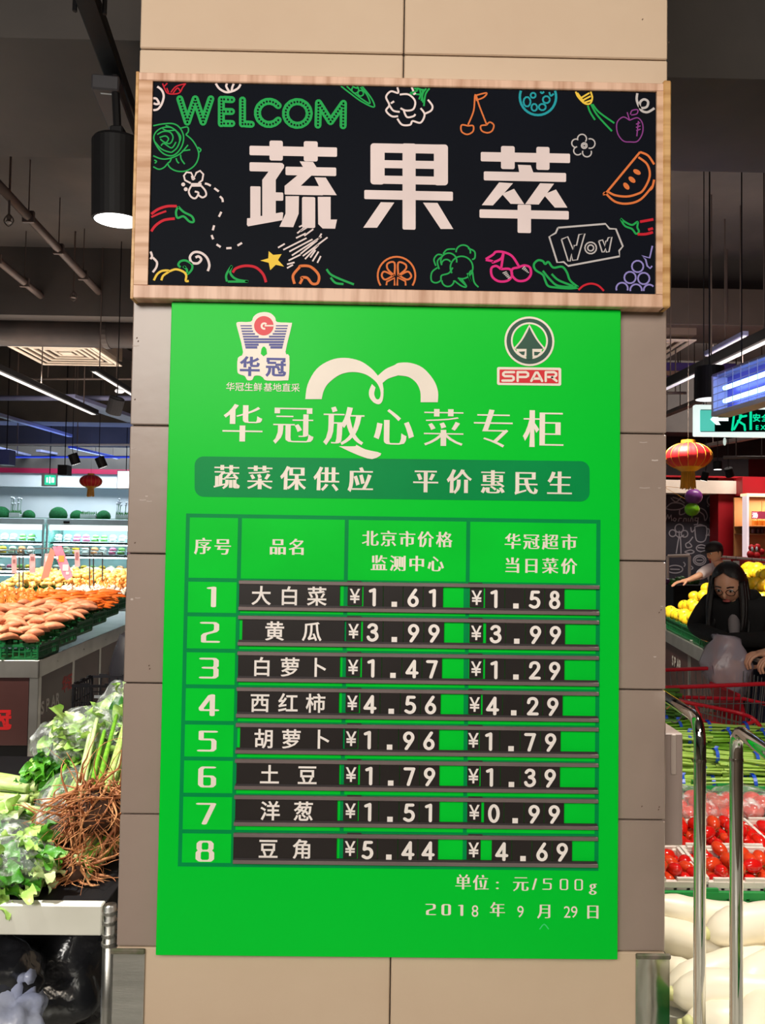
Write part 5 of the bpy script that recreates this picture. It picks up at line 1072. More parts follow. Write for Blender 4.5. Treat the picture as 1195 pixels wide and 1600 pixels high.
M_stalk = mat('pale celery stalk', srgb(196, 214, 130), .4, col2=srgb(160, 190, 90), scale=3, stretch=(1, 20, 20)); M_stalkg = mat('green stem', srgb(134, 190, 56), .4, col2=srgb(100, 160, 40), scale=3, stretch=(1, 20, 20))
M_stalkd = mat('deep green stem', srgb(60, 110, 40), .45, col2=srgb(90, 140, 60), scale=5)
M_root = mat('brown fibrous root', srgb(196, 132, 84), .7, col2=srgb(146, 84, 50), scale=20); M_soil = mat('soil', srgb(74, 50, 36), .9)
M_film = film_mat()
M_crate = mat('dark green crate plastic', srgb(14, 96, 50), .4); M_crateb = mat('bright green crate plastic', srgb(34, 150, 70), .4, col2=srgb(28, 136, 62)); M_cratew = mat('white crate plastic', srgb(236, 228, 218), .4, col2=srgb(226, 216, 206))
LBL = {}
class Kind:
    def __init__(s, protos, group): s.p = protos; s.u = [[0] for _ in protos]; s.g = group
    def put(s, loc, r_, sc=1.0, label=None, k=None):
        k = RND.randrange(len(s.p)) if k is None else k; return put(s.p[k], s.u[k], loc, r_, sc, label, s.g)
def mk_sweet(L, R, b, sd, lab='brown sweet potato in the heap at the near corner of the left stand'): return single('sweet_potato', bent(L, lambda t: R * (math.sin(PI * min(max(t, .02), .98)) ** .6) * (1 - .25 * t), b, 10, 10, .18, sd), M_sweet, lab, 'sweet potato', 'sweet potatoes on the left stand')
sweets = Kind([mk_sweet(.19, .036, .018, 1), mk_sweet(.15, .032, .012, 2), mk_sweet(.22, .030, .03, 3), mk_sweet(.13, .036, .006, 4)], 'sweet potatoes on the left stand')
carrots = Kind([single('carrot', bent(.20, lambda t: .021 * (1 - .85 * t) ** .6 * min(1, t * 12 + .35), .008 * k, 9, 10, .08, k), M_carrot, 'orange carrot in the middle crates of the left stand', 'carrot', 'carrots on the left stand') for k in range(3)], 'carrots on the left stand')
def onion():
    o = MB().lathe([(.002, .052), (.006, .045), (.018, .036), (.034, .018), (.038, 0), (.034, -.018), (.02, -.032), (.004, -.036)], 14).build('onion', M_onion, None, smooth=True); tag(o, 'yellow onion heaped behind the carrots on the left stand', 'onion', 'onions on the left stand')
    s = MB().tube([(0, 0, .048), (.004, .002, .064), (.010, 0, .074)], [.005, .004, .002], 6).build('neck', M_onion, o); return o
onions = Kind([onion()], 'onions on the left stand')
potatoes = Kind([single('potato', MB().ell((0, 0, 0), (.046, .034, .029), 12, 8, fn=lambda d: 1 + .14 * noise.noise(d * 1.7 + Vector((k * 5, 0, 0)))), M_potato, 'pale yellow potato heaped at the far end of the left stand', 'potato', 'potatoes on the left stand') for k in range(3)], 'potatoes on the left stand')
def garlic():
    o = MB().ell((0, 0, 0), (.03, .03, .024), 20, 8, fn=lambda d: 1 + .10 * math.cos(math.atan2(d.y, d.x) * 8) * (1 - abs(d.z))).build('garlic_bulb', M_garlic, None, smooth=True); tag(o, 'white garlic bulb among the onions on the left stand', 'garlic', 'garlic on the left stand'); MB().tube([(0, 0, .02), (0, .002, .045)], [.007, .004], 6).build('stem', M_garlic, o); return o
garlics = Kind([garlic()], 'garlic on the left stand')
def basket_crate(name, label, W, Dp, H, m, n=8, group=None, wallsolid=False, floor_z=.008):
    """slatted produce crate, origin under its centre"""
    t = thing(name, label, 'crate', (0, 0, 0), group)
    MB().bb((-W / 2, -Dp / 2, 0), (W / 2, Dp / 2, floor_z)).build('floor', m, t)
    for nm, s_, ax in (('side', -1, 0), ('side', 1, 0), ('side', -1, 1), ('side', 1, 1)):
        mb = MB(); L = W if ax == 0 else Dp; off = (Dp if ax == 0 else W) / 2 * s_
        def q(u0, u1, z0, z1, e=.004):
            if ax == 0: mb.bb((u0, off - e, z0), (u1, off + e, z1))
            else: mb.bb((off - e, u0, z0), (off + e, u1, z1))
        q(-L / 2, L / 2, H - .018, H, .007); q(-L / 2, L / 2, floor_z, .02); q(-L / 2, L / 2, H * .52, H * .52 + .007)
        for k in range(n + 1): u0 = -L / 2 + (L - .01) * k / n; q(u0, u0 + .01, .01, H - .01)
        for k in range(3): u0 = -L / 2 + L * (k + .5) / 3 - .03; q(u0, u0 + .06, H, H + .010, .005)
        mb.build(nm, m, t)
    return t
# ================================================================ LEFT PRODUCE STAND
zt = .69; c0 = PZ(60, 1033, zt); cf = PZ(196, 976, zt)
yaw = math.atan2(-(cf.x - c0.x), (cf.y - c0.y))
isl = thing('produce_stand', 'long steel-rimmed stand with brown panels heaped with root vegetables', 'produce stand', (0, 0, 0))
M_panel = mat('dark brown panel', srgb(74, 44, 42), .4, col2=srgb(66, 38, 36), scale=2); M_rim = mat('stainless rim', srgb(196, 194, 190), .3, .85, col2=srgb(176, 174, 170), scale=4)
LW, LD = 2.6, 3.6
MB().bb((-LW, 0, zt - .012), (0, LD, zt)).build('table_top', M_rim, isl)
MB().bb((-LW, -.012, zt - .115), (.012, 0, zt + .006), .002).build('front_rim', M_rim, isl); MB().bb((0, -.012, zt - .115), (.012, LD, zt + .006), .002).build('side_rim', M_rim, isl)
for k in range(6): MB().bb((.0121, .35 + k * .6 - .004, zt - .06), (.016, .35 + k * .6 + .004, zt - .05)).build('rivet', M_rim, isl)
for k in range(4):
    a = -.06 - k * .66; MB().bb((a - .60, -.002, .10), (a, .006, zt - .115), .002).build('panel', M_panel, isl); MB().bb((a - .655, -.004, .06), (a - .605, .01, zt - .115)).build('frame_post', M_rim, isl)
MB().bb((-.055, -.008, .0), (.008, .05, zt - .115), .003).build('frame_post', M_rim, isl)
for k in range(5):
    a = .06 + k * .70; MB().bb((-.006, a, .10), (.002, a + .64, zt - .115), .002).build('panel', M_panel, isl); MB().bb((-.01, a + .645, .0), (.004, a + .695, zt - .115)).build('frame_post', M_rim, isl)
MB().bb((-LW, .04, .0), (-.03, LD, .10)).build('plinth', M_gear, isl)
M_lw = mat('pale silver lettering', srgb(206, 200, 196), .5); M_lrd = mat('red lettering', srgb(196, 24, 28), .5)
def panel_text(chars, x0_, y0_, z0_, adv, em, m, front):
    for k, ch in enumerate(chars):
        lo, a, b = glyph_loops(ch); lo = fat(lo, .035, .035); cjk = ord(ch) > 0x2e00; w_ = 1.0 if cjk else (b - a)
        vs, fs = loops_mesh(lo); mb = MB()
        if front: mb.add([(x0_ + k * adv + (v[0] - (.0 if cjk else a)) * em, y0_, z0_ + v[1] * em) for v in vs], fs)
        else: mb.add([(x0_, y0_ + k * adv + (v[0] - (.0 if cjk else a)) * em, z0_ + v[1] * em) for v in vs], fs)
        mb.build('lettering', m, isl)
panel_text('SPAR', .0035, .07, .30, .098, .125, M_lw, False); panel_text('华冠', .0035, .48, .375, .125, .13, M_lrd, False); panel_text('SPAR', .0035, .80, .30, .098, .125, M_lw, False)
panel_text('华冠', -.47, -.0035, .225, .15, .15, M_lrd, True); panel_text('SPAR', -1.10, -.0035, .24, .085, .11, M_lw, True)
isl.location = c0 * 1; isl.location.z = 0; isl.rotation_euler = (0, 0, yaw)
IM = Matrix.Translation(Vector((c0.x, c0.y, 0))) @ Matrix.Rotation(yaw, 4, 'Z')
def IP(x, y, z): return IM @ Vector((x, y, z))
def hgt(x, y): return zt + .105 + .080 * max(0, y) + .03 * noise.noise(Vector((x * 3, y * 3, 0)))
gc = [basket_crate('produce_crate', 'x', .60, .40, .11, M_crate, 14)]; gcu = [0]
k = 0
for j in range(9):
    for i in range(4):
        x = -.31 - .62 * i; y = .22 + .40 * j
        if i > 1 and j > 4: continue
        pos = ['right', 'second', 'third', 'leftmost'][i]
        o = put(gc[0], gcu, IP(x, y, zt + .002 + .08 * j * .40), (0, 0, yaw), 1.0, f'dark green crate on the left stand, {ordn[j] if j < 8 else "backmost"} row, {["beside the aisle", "second column", "third column", "outer column"][i]}', 'green crates on the left stand'); k += 1
def zone(kind, x0_, x1, y0_, y1, sx, sy, up=0.0, tilt=.35, yawr=PI, base=0, cond=None, lay=1, sc=(.9, 1.1)):
    n = 0
    for L in range(lay):
        y = y0_ + (sy / 2 if L else 0)
        while y < y1:
            x = x0_ + (sx / 2 if L else 0)
            while x < x1:
                px, py = x + RND.uniform(-.3, .3) * sx, y + RND.uniform(-.3, .3) * sy
                if (cond is None or cond(px, py)) and (L == 0 or RND.random() < .75):
                    kind.put(IP(px, py, hgt(px, py) + up + L * .038 + RND.uniform(-.006, .006)), (RND.uniform(-tilt, tilt), RND.uniform(-tilt, tilt), base + RND.uniform(-yawr, yawr)), RND.uniform(*sc)); n += 1
                x += sx
            y += sy
    return n
ns = zone(sweets, -1.15, .01, .03, 1.24, .133, .084, .05, .25, .9, .5, lay=2)
nca = zone(carrots, -.62, .02, 1.26, 1.95, .15, .05, .045, .2, .5, .6, lay=2)
ns2 = zone(sweets, -1.7, -1.18, .1, .9, .14, .1, .02, .25, .9)
no = zone(onions, -1.5, -.66, 1.28, 2.1, .085, .085, .03, .6, lay=2)
ng = zone(garlics, -.62, -.05, 2.0, 2.45, .07, .07, .03, .6, lay=2)
no2 = zone(onions, -.62, -.05, 2.5, 2.85, .085, .085, .03, .6, lay=1)
npo = zone(potatoes, -1.35, -.05, 2.55, 3.5, .10, .085, .06, .5, cond=lambda x, y: not (x > -.64 and y < 2.87), lay=2)
print('COUNTS', ns, nca, ns2, no, ng, no2, npo)
# white cauliflower / melons in the far corner of the stand
for i, (px, py, r) in enumerate(((183, 905, 8), (186, 888, 9), (150, 893, 10), (172, 890, 9), (165, 900, 8), (195, 892, 9))):
    q = IP(-.45 - i * .13, 3.62 + .1 * (i % 2), 1.13); o = MB().ell(q, (.08, .08, .07), 14, 10, fn=lambda d: 1 + .06 * noise.noise(d * 6)).build('cauliflower', M_garlic if i % 2 else M_leafw, None, smooth=True, loc=q)
    tag(o, 'round pale cauliflower behind the potatoes', 'cauliflower', 'cauliflowers behind the potatoes')
# price tags on wire frames over the stand
M_wire = mat('grey wire', srgb(90, 92, 92), .4, .5); M_tagp = mat('pale pink paper', srgb(214, 170, 172), .6, col2=srgb(200, 150, 152), scale=20); M_pink = mat('pink leaflet paper', srgb(240, 60, 110), .5, col2=srgb(250, 190, 205), scale=9, lo=.45, hi=.5); M_kraft = mat('brown paper back', srgb(190, 130, 110), .6)
def PLq(px, py, d): return PD(px, py, d)
dT = 7.6
fr = thing('tag_stand', 'wire frame with hanging price tags over the left stand', 'tag frame', PLq(90, 925, dT))
for (x0p, x1p, yt, yb2) in ((-20, 30, 862, 935), (36, 140, 858, 930), (146, 160, 866, 915)):
    for a, b in (((x0p, yb2), (x0p, yt)), ((x0p, yt), (x1p, yt - 3)), ((x1p, yt - 3), (x1p, yb2 - 10))): MB().tube([PLq(*a, dT), PLq(*b, dT)], .006, 6).build('wire', M_wire, fr)
def htag(pts, d, name, label, cat, m, group=None, extra=None, top=None):
    P = [PLq(x, y, d) for x, y in pts]; c_ = sum(P, Vector()) / len(P); t = thing(name, label, cat, c_, group)
    MB().prism([(p.x, p.z) for p in P], lambda a, b: (a, P[0].y, b), lambda a, b: (a, P[0].y + .004, b)).build('sheet', m, t)
    tp = (P[0] + P[1]) / 2; MB().tube([tp, tp + Vector((0, .005, (top - tp.z) if top else .04))], .003, 4).build('clip', M_wire, t)
    if extra:
        for (x0_, y0_, x1_, y1_, mm) in extra:
            a, b = PLq(x0_, y0_, d - .006), PLq(x1_, y1_, d - .006); MB().add([(a.x, a.y, a.z), (b.x, a.y, a.z), (b.x, a.y, b.z), (a.x, a.y, b.z)], [(0, 1, 2, 3)]).build('print', mm, t)
M_ink = mat('faded print', srgb(150, 100, 104), .6); M_orange = mat('orange print', srgb(246, 150, 60), .6); M_tagw = mat('pale tag paper', srgb(232, 214, 214), .6)
tz = PLq(90, 860, dT).z
htag([(18, 868), (26, 868), (26, 896), (18, 896)], dT, 'price_tag', 'leftmost hanging pale pink price tag on the left stand', 'price tag', M_tagp, 'hanging tags over the left stand', [(20, 874, 24, 880, M_ink)], tz)
htag([(46, 866), (55, 866), (55, 895), (46, 895)], dT, 'price_tag', 'pale pink price tag just right of the frame gap', 'price tag', M_tagp, 'hanging tags over the left stand', [(48, 870, 53, 876, M_ink)], tz)
htag([(70, 865), (79, 865), (78, 893), (67, 893)], dT, 'price_tag', 'third hanging tag, half behind the brown paper', 'price tag', M_tagp, 'hanging tags over the left stand', [(71, 869, 77, 878, M_tagw), (72, 881, 76, 890, M_ink)], tz)
htag([(116, 859), (124, 859), (125, 885), (117, 885)], dT, 'price_tag', 'rightmost hanging tag on the left stand frame', 'price tag', M_tagp, 'hanging tags over the left stand', [(118, 863, 122, 875, M_ink)], tz)
htag([(79, 856), (87, 862), (76, 902), (63, 906)], dT - .1, 'leaflet', 'brown back of a folded leaflet hanging behind the pink one', 'leaflet', M_kraft, None, None, tz)
htag([(82, 854), (96, 853), (114, 900), (104, 907), (98, 900)], dT - .15, 'leaflet', 'bright pink price leaflet hanging at a slant', 'leaflet', mat('pink leaflet', srgb(244, 96, 130), .5, col2=srgb(250, 150, 170), scale=5), None, [(92, 868, 100, 878, M_orange), (98, 882, 107, 892, M_tagw), (88, 869, 91, 874, M_tagw), (103, 893, 108, 898, M_tagw)], tz)
# black trolley and crates in the aisle by the pillar
M_blkp = mat('black crate plastic', srgb(34, 34, 40), .4)
bc = basket_crate('storage_crate', 'black slatted plastic crate on the floor beyond the left leaf vegetables', .5, .36, .26, M_blkp, 8); q = PD(182, 1045, 5.4); bc.location = (q.x - .02, q.y + .1, .30)
b2 = basket_crate('storage_crate', 'black plastic crate under the other at the left aisle', .5, .36, .28, M_blkp, 8); b2.location = (q.x - .02, q.y + .1, .0)
MB().bb((-.1, -.186, .17), (.06, -.182, .19)).build('white_label', M_whitewall, bc)
t = thing('shopping_bag_pile', 'dark bags heaped behind the black crates by the pillar', 'bag pile', (q.x - .1, q.y + .7, 0))
for i, (dx, dy, dz, r) in enumerate(((0, .4, .42, .22), (.05, .5, .75, .15))): MB().ell((q.x - .1 + dx, q.y + .3 + dy, dz), (r * .8, r, r * 1.9 if i == 0 else r * 1.4), 14, 10, fn=lambda d: 1 + .2 * noise.noise(d * 3)).build('bag', M_blkp, t, smooth=True)
MB().box((q.x + .08, q.y + .55, .80), (.10, .06, .12), None, .02).build('red_bag', M_lr, t)
# ================================================================ NEAR LEFT LEAF VEGETABLE STALL
M_ledge = mat('worn white steel', srgb(236, 234, 222), .5, 0, col2=srgb(214, 212, 198), scale=3)
dl = 2.05; a = PD(0, 1412, dl); b = PD(158, 1458, dl); yl = a.y; zl = (PD(158, 1412, dl).z + a.z) / 2 - .004
st = thing('leaf_stall', 'low white steel stall table with chrome corner post beside the pillar', 'stall table', (-1.2, yl, 0))
MB().bb((-2.4, yl, zl - .078), (b.x, yl + .03, zl), .003).build('front_rail', M_ledge, st); MB().bb((-2.4, yl + .03, zl - .03), (b.x, yl + 1.35, zl - .004)).build('table_top', M_gear, st)
MB().bb((b.x - .02, yl + .03, zl - .078), (b.x + .004, yl + 1.35, zl - .002), .002).build('side_rail', M_gear, st)
pc = PD(171, 1450, dl - .02); pr = .0165
MB().tube([(pc.x, pc.y, 0), (pc.x, pc.y, zl + .012)], pr, 20).build('corner_post', M_steel, st, smooth=True)
for z in (zl - .005, zl - .03, zl - .062, zl - .085): MB().tube([(pc.x, pc.y, z - .004), (pc.x, pc.y, z + .004)], pr + .003, 20).build('collar', M_steel, st)
MB().tube([(pc.x, pc.y + 1.3, 0), (pc.x, pc.y + 1.3, zl)], pr, 12).build('leg', M_steel, st); MB().tube([(-2.35, pc.y, 0), (-2.35, pc.y, zl - .07)], pr, 12).build('leg', M_steel, st); MB().tube([(-2.35, pc.y + 1.3, 0), (-2.35, pc.y + 1.3, zl - .07)], pr, 12).build('leg', M_steel, st)
# ruffled leaf
def leaf_mb(mb, base, dirv, up, L, W, ruf=.2, curl=.3, n=7, m=5, seed=0):
    base = Vector(base); dirv = Vector(dirv).normalized(); s_ = dirv.cross(Vector(up)).normalized(); u_ = s_.cross(dirv); vs = []; r = random.Random(seed); ph = r.random() * 9
    for i in range(n + 1):
        t = i / n; wd = W * (math.sin(PI * (.12 + .80 * t)) ** .8) * (.45 + .55 * min(1, t * 1.6))
        for j in range(m + 1):
            v = (j / m - .5) * 2; e = abs(v) ** 2
            z = -curl * L * t * t + e * ruf * L * .25 * math.sin(t * 13 + ph + v * 2) + .12 * W * e
            vs.append(base + dirv * (L * t + e * .04 * L * math.cos(t * 13 + ph)) + s_ * v * wd / 2 + u_ * z)
    mb.add(vs, [(i * (m + 1) + j, i * (m + 1) + j + 1, (i + 1) * (m + 1) + j + 1, (i + 1) * (m + 1) + j) for i in range(n) for j in range(m)]); return mb
def leafy(t, mats, c_, n, L, W, axis, spread, seed, curl=.3, base_r=.03, name='leaf', ruf=.25):
    r = random.Random(seed); axis = Vector(axis).normalized()
    for i in range(n):
        dv = axis + Vector((r.gauss(0, 1), r.gauss(0, 1), r.gauss(0, 1))) * spread; p = Vector(c_) + Vector((r.uniform(-1, 1), r.uniform(-1, 1), r.uniform(-.6, .6))) * base_r
        up = Vector((r.uniform(-.6, .6), r.uniform(-.6, .6), 1))
        leaf_mb(MB(), p, dv, up, L * r.uniform(.75, 1.15), W * r.uniform(.7, 1.2), ruf, curl * r.uniform(.3, 1.3), 15, 6, seed * 100 + i).build(name, r.choice(mats), t, smooth=True)
def film(t, c_, rad, R_=None, seed=0, amp=.12, name='plastic_wrap'):
    o = Vector((seed * 3.1, 0, 0)); return MB().ell(c_, rad, 40, 26, R=R_, fn=lambda d: 1 + amp * noise.noise(d * 2.4 + o) + amp * .35 * noise.noise(d * 9 + o)).build(name, M_film, t, smooth=True)
# wrapped lettuce dome
q = PD(112, 1185, 2.75)
t = thing('lettuce_bag', 'big clear bag of pale lettuce with dark green leaves spilling from its front', 'lettuce', q - Vector((0, 0, .1)))
leafy(t, [M_leafp, M_leafw, M_leafp], q + Vector((.03, .06, .02)), 90, .125, .085, (.0, -.35, .55), .75, 11, .6, .075, ruf=.5)
leafy(t, [M_leaf, M_leafd, M_leaf], q + Vector((-.03, -.02, -.02)), 44, .10, .06, (-.35, -.75, -.12), .55, 12, .45, .07, ruf=.6)
MB().ell(q + Vector((.04, .10, .0)), (.12, .10, .11), 20, 12, fn=lambda d: 1 + .1 * noise.noise(d * 4)).build('heart', M_leafp, t, smooth=True)
film(t, q + Vector((.035, .06, .03)), (.155, .14, .135), None, 1, .10); film(t, q + Vector((-.10, .05, .04)), (.06, .08, .07), None, 2, .2)
# tall wrapped cabbage behind, at the pillar
q = PD(176, 1150, 2.95); t = thing('cabbage_bag', 'upright clear bag of very pale cabbage leaves half hidden by the pillar', 'cabbage', q - Vector((0, 0, .16)))
leafy(t, [M_leafw, M_leafp], q + Vector((.02, .04, -.10)), 70, .24, .09, (.05, -.25, .9), .36, 21, .22, .07, ruf=.45)
film(t, q + Vector((.02, .03, .0)), (.11, .11, .20), None, 3, .08)
# rooted bunches
def bunch(name, label, top, bot, R0, nst, nroot, seed, cover, rl=.1, mats=None, cat='vegetable bunch'):
    r = random.Random(seed); top, bot = Vector(top), Vector(bot); ax = (bot - top).normalized(); s_ = ax.cross(Vector((0, 0, 1))).normalized(); u_ = s_.cross(ax)
    t = thing(name, label, cat, bot)
    for i in range(nst):
        a = r.uniform(0, 2 * PI); k = math.sqrt(r.random()) * R0; o = s_ * math.cos(a) * k + u_ * math.sin(a) * k
        MB().tube(smooth_pts([top + o * 1.5, top.lerp(bot, .5) + o * 1.25, bot + o * .9], 3), [.007] * 3 + [.008] * 3 + [.011], 7).build('stalk', r.choice(mats or [M_stalk, M_leafw, M_stalkg]), t, smooth=True)
    leafy(t, [M_leaf, M_leafd, M_leafp], top, 10, .13, .07, -ax, .5, seed + 5, .3, .04)
    mb = MB(); mb2 = MB()
    for i in range(nroot):
        a = r.uniform(0, 2 * PI); k = math.sqrt(r.random()) * R0 * 1.1; p = bot + s_ * math.cos(a) * k + u_ * math.sin(a) * k - ax * r.uniform(0, .05); d = (ax * .35 + Vector((.1, -.45, -.35)) + Vector((r.gauss(0, .6), r.gauss(0, .6), r.gauss(0, .9))) * .9).normalized(); P = [p]; L = rl * r.uniform(.5, 1.4)
        w_ = Vector((r.gauss(0, 1), r.gauss(0, 1), r.gauss(0, 1)))
        for _ in range(6): d = (d + w_ * .42 + Vector((r.gauss(0, .32), r.gauss(0, .3), -.12))).normalized(); w_ = w_.lerp(Vector((r.gauss(0, 1), r.gauss(0, 1), r.gauss(0, 1))), .35); P.append(P[-1] + d * L / 6)
        P = [Vector((v.x, v.y, max(v.z, zl + .004))) for v in P]; r0 = r.choice((.0020, .0030, .0042, .0056))
        (mb if i % 3 else mb2).tube(smooth_pts(P, 2), [r0 * (1 - .07 * j) for j in range(13)], 5)
    mb.build('root', M_root, t, smooth=True)['kind'] = 'stuff'; mb2.build('fine_root', mat('pale root', srgb(206, 148, 96), .7, col2=srgb(170, 108, 60), scale=20), t, smooth=True)['kind'] = 'stuff'
    MB().ell(bot - ax * .015, (R0 * .8, R0 * .8, R0 * .8), 12, 8, fn=lambda d: 1 + .3 * noise.noise(d * 4)).build('root_ball', M_soil, t, smooth=True)
    if cover: 
        R_ = Vector((0, 0, 1)).rotation_difference(ax).to_matrix(); film(t, top.lerp(bot, .62) + Vector((0, 0, .01)), (R0 * 1.45, R0 * 1.45, (bot - top).length * .56), R_, seed, .07)
    return t
bunch('rooted_bunch', 'plastic-wrapped bunch of greens with brown roots, leaning left of the larger one', PD(128, 1215, 2.70), PD(88, 1290, 2.34), .060, 22, 130, 31, True, .075)
bunch('rooted_bunch', 'large unwrapped bunch of greens with long tangled brown roots beside the pillar', PD(186, 1150, 2.80), PD(152, 1268, 2.32), .085, 34, 330, 32, False, .17)
bunch('rooted_bunch', 'pale rooted stalks lying under the tangled roots at the pillar', PD(180, 1290, 2.5), PD(118, 1362, 2.2), .045, 18, 120, 33, False, .10)
# celery and stems lying to the left
def lying(name, label, a, b, R0, n, r0, mats, seed, band=None, tipleaf=0):
    r = random.Random(seed); a, b = Vector(a), Vector(b); ax = (b - a).normalized(); s_ = ax.cross(Vector((0, 0, 1))).normalized(); u_ = s_.cross(ax); t = thing(name, label, 'vegetable bunch', a.lerp(b, .5))
    for i in range(n):
        g = r.uniform(0, 2 * PI); k = math.sqrt(r.random()) * R0; o = s_ * math.cos(g) * k * 1.3 + u_ * math.sin(g) * k * .8; e = Vector((0, 0, r.uniform(-.01, .015)))
        MB().tube(smooth_pts([a + o * .8 + ax * r.uniform(-.02, .02), a.lerp(b, .5) + o + e, b + o * 1.2 + ax * r.uniform(-.03, .03)], 3), [r0 * r.uniform(.8, 1.15)] * 7, 7).build('stalk', r.choice(mats), t, smooth=True)
    if tipleaf: leafy(t, [M_leaf, M_leafd], b, tipleaf, .12, .06, ax, .35, seed, .2, .03)
    return t, ax
lying('celery_bunch', 'thick pale celery stalks lying left of the lettuce bag', PD(58, 1236, 2.62), PD(-110, 1220, 2.75), .055, 16, .014, [M_stalk, M_leafw], 41)
lying('green_stem_bunch', 'bright green stems lying below the celery stalks', PD(62, 1275, 2.45), PD(-90, 1268, 2.6), .035, 14, .008, [M_stalkg, M_stalk], 42)
lying('green_stem_bunch', 'thin yellow-green stems at the left edge under the pale celery', PD(44, 1295, 2.5), PD(-60, 1240, 2.7), .03, 9, .007, [M_stalkg], 43)
# wrapped flat greens in front
for i, (p0, p1, lab) in enumerate(((PD(84, 1372, 2.17), PD(-60, 1374, 2.17), 'flat clear pack of leafy greens at the front of the left stall'), (PD(66, 1330, 2.34), PD(-60, 1322, 2.34), 'clear pack of leafy greens behind the front one on the left stall'), (PD(-40, 1385, 2.15), PD(-250, 1385, 2.15), 'third clear pack of greens, further along the left stall'))):
    c_ = (p0 + p1) / 2; c_.z = max(c_.z, zl + .06); L = (p1 - p0).length; t = thing('greens_pack', lab, 'greens pack', (c_.x, c_.y, zl))
    MB().ell(c_ + Vector((0, .02, -.01)), (L * .46, .08, .045), 16, 10, fn=lambda d: 1 + .15 * noise.noise(d * 5)).build('greens', M_leafd, t, smooth=True)
    leafy(t, [M_leaf, M_leafp, M_leafw], c_ + Vector((-L * .2, .0, .0)), 44, .09, .05, (-.8, -.3, .2), .6, 50 + i, .4, .07, ruf=.5); leafy(t, [M_leaf, M_leafp, M_leafw], c_ + Vector((L * .2, -.01, .0)), 44, .09, .05, (.8, -.3, .2), .6, 60 + i, .4, .07, ruf=.5)
    film(t, c_, (L * .55, .10, .062), None, 5 + i, .08)
    sp = MB(); 
# dark heap under the stall
M_bagd = mat('dark polythene', srgb(30, 32, 36), .18, col2=srgb(46, 46, 50), scale=5, bump=.8, bscale=14, spec=.8)
M_bagw = mat('blueish white polythene', srgb(190, 196, 214), .25, col2=srgb(150, 158, 190), scale=6, bump=.8, bscale=16)
def bag(px, py, d, rad, m, label, seed, zmin=.0, amp=.35):
    q = PD(px, py, d); q.z = max(q.z, rad[2] * .9); t = thing('plastic_bag', label, 'bag', (q.x, q.y, 0))
    o = Vector((seed * 2.3, 1, 0)); mb = MB().ell(q, rad, 34, 22, fn=lambda d_: 1 + amp * noise.noise(d_ * 1.8 + o) + amp * .35 * abs(noise.noise(d_ * 6 + o))); mb.v = [(v[0], v[1], max(v[2], .004)) for v in mb.v]
    mb.build('sack', m, t, smooth=True); tp = q + Vector((0, 0, rad[2])); MB().tube(smooth_pts([tp - Vector((0, 0, .03)), tp + Vector((.01, 0, .02)), tp + Vector((.05, -.02, .04))], 3), [.02] * 3 + [.012] * 3 + [.02], 7).build('tied_neck', m, t, smooth=True); return t
bag(70, 1520, 2.55, (.24, .22, .21), M_bagd, 'large glossy dark plastic sack under the left stall', 1)
bag(140, 1510, 3.05, (.16, .16, .22), M_bagd, 'dark plastic sack under the stall next to the chrome post', 2)
bag(-20, 1560, 2.2, (.13, .15, .16), M_bagd, 'dark sack at the left edge under the stall', 3)
bag(22, 1592, 2.15, (.075, .08, .085), M_bagw, 'crumpled bluish white bag on the floor under the stall', 4, amp=.5)
bag(20, 1475, 3.1, (.15, .13, .24), mat('blue grey polythene', srgb(60, 70, 110), .25, bump=.6, bscale=14), 'bluish plastic sack standing behind the dark ones under the stall', 5)
MB_ = MB(); g = PD(166, 1550, 2.0)
# ================================================================ RIGHT: CHROME RAILS
def rail(label, pts, r, base):
    t = thing('chrome_rail', label, 'rail', base); MB().tube(pts, r, 24).build('tube', M_chrome, t, smooth=True)
    MB().lathe([(0, 0), (.045, 0), (.045, .004), (.02, .012), (0, .012)], 20, Matrix.Translation(Vector(base))).build('floor_flange', M_chrome, t); return t
def corner(p, a, b, r, n=8):
    p, a, b = Vector(p), Vector(a).normalized(), Vector(b).normalized(); return [(1 - t) ** 2 * (p + a * r) + 2 * t * (1 - t) * p + t * t * (p + b * r) for t in [i / n for i in range(n + 1)]]
dA = 1.62; qa = PD(1093, 1380, dA); za = 1.226; e = PZ(1036, 1083, za)
pts = [Vector((qa.x, qa.y, 0)), Vector((qa.x, qa.y, 1.1))] + corner((qa.x, qa.y, za), (0, 0, -1), (e - Vector((qa.x, qa.y, za))).normalized(), .055) + [Vector((e.x + .01, e.y + .3, za)), ]
rail('nearer-to-pillar chrome rail post bending back behind the pillar', pts, .0123, (qa.x, qa.y, 0))
MB().tube([(qa.x, qa.y, 1.140), (qa.x, qa.y, 1.146)], .0131, 20).build('joint_ring', M_chrome, bpy.data.objects['chrome_rail'])
dB = 1.50; qb = PD(1150, 1380, dB); zb2 = PD(1160, 1148, dB).z + .012; e = PZ(1215, 1188, zb2)
pts = [Vector((qb.x, qb.y, 0)), Vector((qb.x, qb.y, zb2 - .1))] + corner((qb.x, qb.y, zb2), (0, 0, -1), (e - Vector((qb.x, qb.y, zb2))).normalized(), .045) + [Vector((e.x + (e.x - qb.x) * 2, e.y + (e.y - qb.y) * 2, zb2))]
rail('chrome rail post farther right, bending towards the viewer', pts, .0123, (qb.x, qb.y, 0))
MB().tube([(qb.x, qb.y, zb2 - .062), (qb.x, qb.y, zb2 - .057)], .0131, 20).build('joint_ring', M_chrome, bpy.data.objects['chrome_rail.001'])
